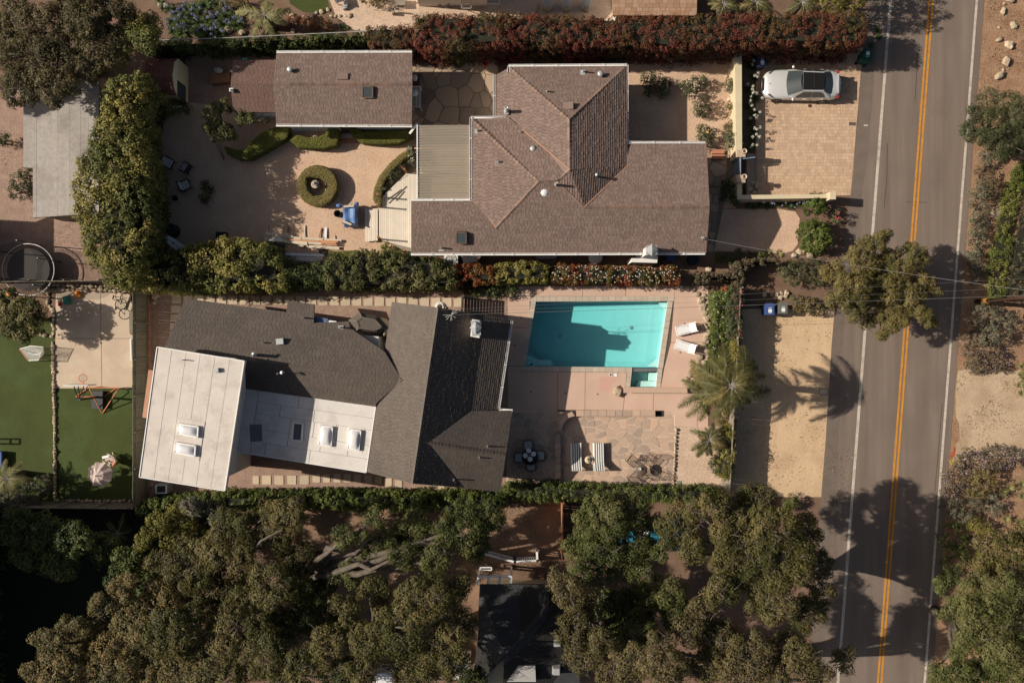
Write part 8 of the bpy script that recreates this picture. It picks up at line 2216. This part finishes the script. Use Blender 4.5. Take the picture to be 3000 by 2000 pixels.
one('discarded_window', 'white open window frame lying in neighbour shade', 'frame', MB().bar(P(1410, 0, .3), P(1410, 12, .3), .05, .05).bar(P(1410, 12, .3), P(1463, 12, .3), .05, .05).bar(P(1463, 12, .3), P(1463, -5, .3), .05, .05).bar(P(1410, 0, .3), P(1410, 0, 0), .05, .05), m_gut)
one('driftwood', 'pale bleached driftwood pieces beside the neighbour gravel', 'driftwood', MB().tube([P(1285, 20, .15), P(1295, 5, .3), P(1300, 0, .3)], [.08, .1, .07], 7).tube([P(1308, 22, .12), P(1316, 12, .3), P(1312, 0, .3)], [.07, .1, .08], 7).tube([P(1325, 22, .1), P(1340, 25, .1)], .05, 6), m_twig)
one('timber_prop', 'two bleached poles leaning into the red hedge top', 'poles', MB().bar(P(1577, 10, .6), P(1572, 38, .3), .07, .07).bar(P(1582, 12, .6), P(1576, 38, .3), .07, .07), m_twig)
for x in (1604, 1658, 1715): one('round_tank', 'round dark water barrel lid in shade behind the red hedge', 'barrel', MB().lathe(P(x, 24, 0), [(.28, 0), (.32, .4), (.3, .8), (.26, .84), (0, .84)], 18), m_pipe, 'barrels behind the red hedge', True)
wr_ = thing('white_railing', 'white balustrade along the shaded neighbour steps', 'railing', P(1500, 1640))
def rail_run(a, b, n, z=1.0):
    A = P(*a, z); Bq = P(*b, z); MB().bar(A, Bq, .12, .07).build('top_rail', m_gut, wr_); MB().bar(A - Vector((0, 0, .8)), Bq - Vector((0, 0, .8)), .08, .06).build('bottom_rail', m_gut, wr_)
    for i in range(n): p = A.lerp(Bq, (i + .5) / n); MB().box((p.x, p.y, z - .42), (.06, .06, .78)).build('baluster', m_gut, wr_)
    for p in (A, Bq): MB().box((p.x, p.y, z / 2), (.13, .13, z + .1)).build('newel_post', m_gut, wr_)
rail_run((1412, 1620), (1508, 1645), 14); rail_run((1508, 1645), (1574, 1641), 10); rail_run((1574, 1641), (1573, 1618), 4)
pg = thing('white_pergola', 'white beam pergola frame beside the shaded balustrade', 'pergola', P(1450, 1695))
MB().bar(P(1400, 1688, 2.4), P(1500, 1688, 2.4), .14, .12).build('beam', m_gut, pg)
for x in (1402, 1432, 1465, 1498): MB().bar(P(x, 1688, 2.38), P(x - 3, 1712, 2.38), .14, .1).build('crossbeam', m_gut, pg)
for x in (1402, 1498): p = P(x, 1689, 2.3); MB().box((p.x, p.y, 1.15), (.12, .12, 2.3)).build('post', m_gut, pg)
for a, b in (((1407, 1661), (1440, 1661)), ((1440, 1661), (1440, 1669)), ((1440, 1669), (1407, 1669)), ((1407, 1669), (1407, 1661))): MB().bar(P(*a, 1.0), P(*b, 1.0), .07, .07).build('window_frame', m_gut, pg)
dck = thing('grey_railing', 'grey slatted railing under the open oak limbs', 'railing', P(1330, 1693))
for i in range(16): p = P(1292 + i * 5, 1690, .9); MB().box((p.x, p.y, .45), (.05, .05, .9)).build('baluster', m_woodg, dck)
MB().bar(P(1290, 1690, .92), P(1372, 1690, .92), .08, .06).build('top_rail', m_woodg, dck)
one('white_blossom_pot', 'white cloth bundle on the ground below the oak limbs', 'bundle', MB().ball(P(1175, 1545, .3), (.3, .22, .25), 9, 6, .2), m_white)
# ------------------------------------------------------------------ utility pole and cables
up_ = thing('utility_pole', 'dark timber utility pole with yellow bands on the east verge', 'utility pole', P(2862, 884))
pbx = P(2862, 884); MB().tube([Vector((pbx.x, pbx.y, -.2)), Vector((pbx.x, pbx.y, 5)), Vector((pbx.x + .02, pbx.y + .05, 10.5))], [.19, .17, .14], 12).build('pole', m_utility, up_, True)
for z in (.75, .95, 1.1): MB().lathe((pbx.x, pbx.y, z), [(.189, 0), (.192, .005), (.192, .02), (.189, .025)], 12).build('reflector_band', M('mustard', (.3, .14, .02)), up_, True)
MB().box((pbx.x, pbx.y, 9.6), (.12, 2.4, .12)).build('crossarm', m_utility, up_)
MB().tube([Vector((pbx.x + .2, pbx.y + .06, 0)), Vector((pbx.x + .2, pbx.y + .06, 10))], .025, 6).build('conduit', m_gut, up_)
pt_ = Vector((pbx.x, pbx.y, 8.6))
def cable(label, a, b, sag, r=.012, m=None, grp=None):
    a = Vector(a); b = Vector(b); pts = []
    for i in range(25): t = i / 24; p = a.lerp(b, t); p.z -= sag * 4 * t * (1 - t); pts.append(p)
    one('overhead_cable', label, 'cable', MB().tube(pts, r, 4), m or m_wire, grp)
cable('thick twisted cable crossing the pool toward the utility pole', P(1322, 922, 5.7), pt_ + Vector((0, 0, .2)), 1.0, .010)
cable('thin cable above the twisted one across the pool', P(1322, 914, 5.9), pt_ + Vector((0, .4, .8)), 1.0, .005)
cable('thinnest cable slanting over the far pool edge', P(1290, 908, 5.3), pt_ + Vector((0, .9, .9)), .8, .005)
cable('service drop cable from the brown roof mast across the parking', P(2058, 698, 3.3), pt_ + Vector((0, -.2, .4)), 1.2, .006, m_pipe)
for i, (dx, r) in enumerate(((0, .022), (.45, .028), (.9, .012))): cable('heavy roadside power cable running south from the utility pole', pt_ + Vector((dx * .5, -.2, .2 + .3 * i)), Vector((pbx.x - 1.2 + dx * 1.3, pbx.y - 42, 8.8)), 1.2, r, m_wire, 'roadside power cables')
cable('pale roadside cable lying over the verge oak crown', pt_ + Vector((1.2, -.2, 1.0)), Vector((pbx.x + 1.6, pbx.y - 42, 9.4)), 1.0, .014, m_wirel)
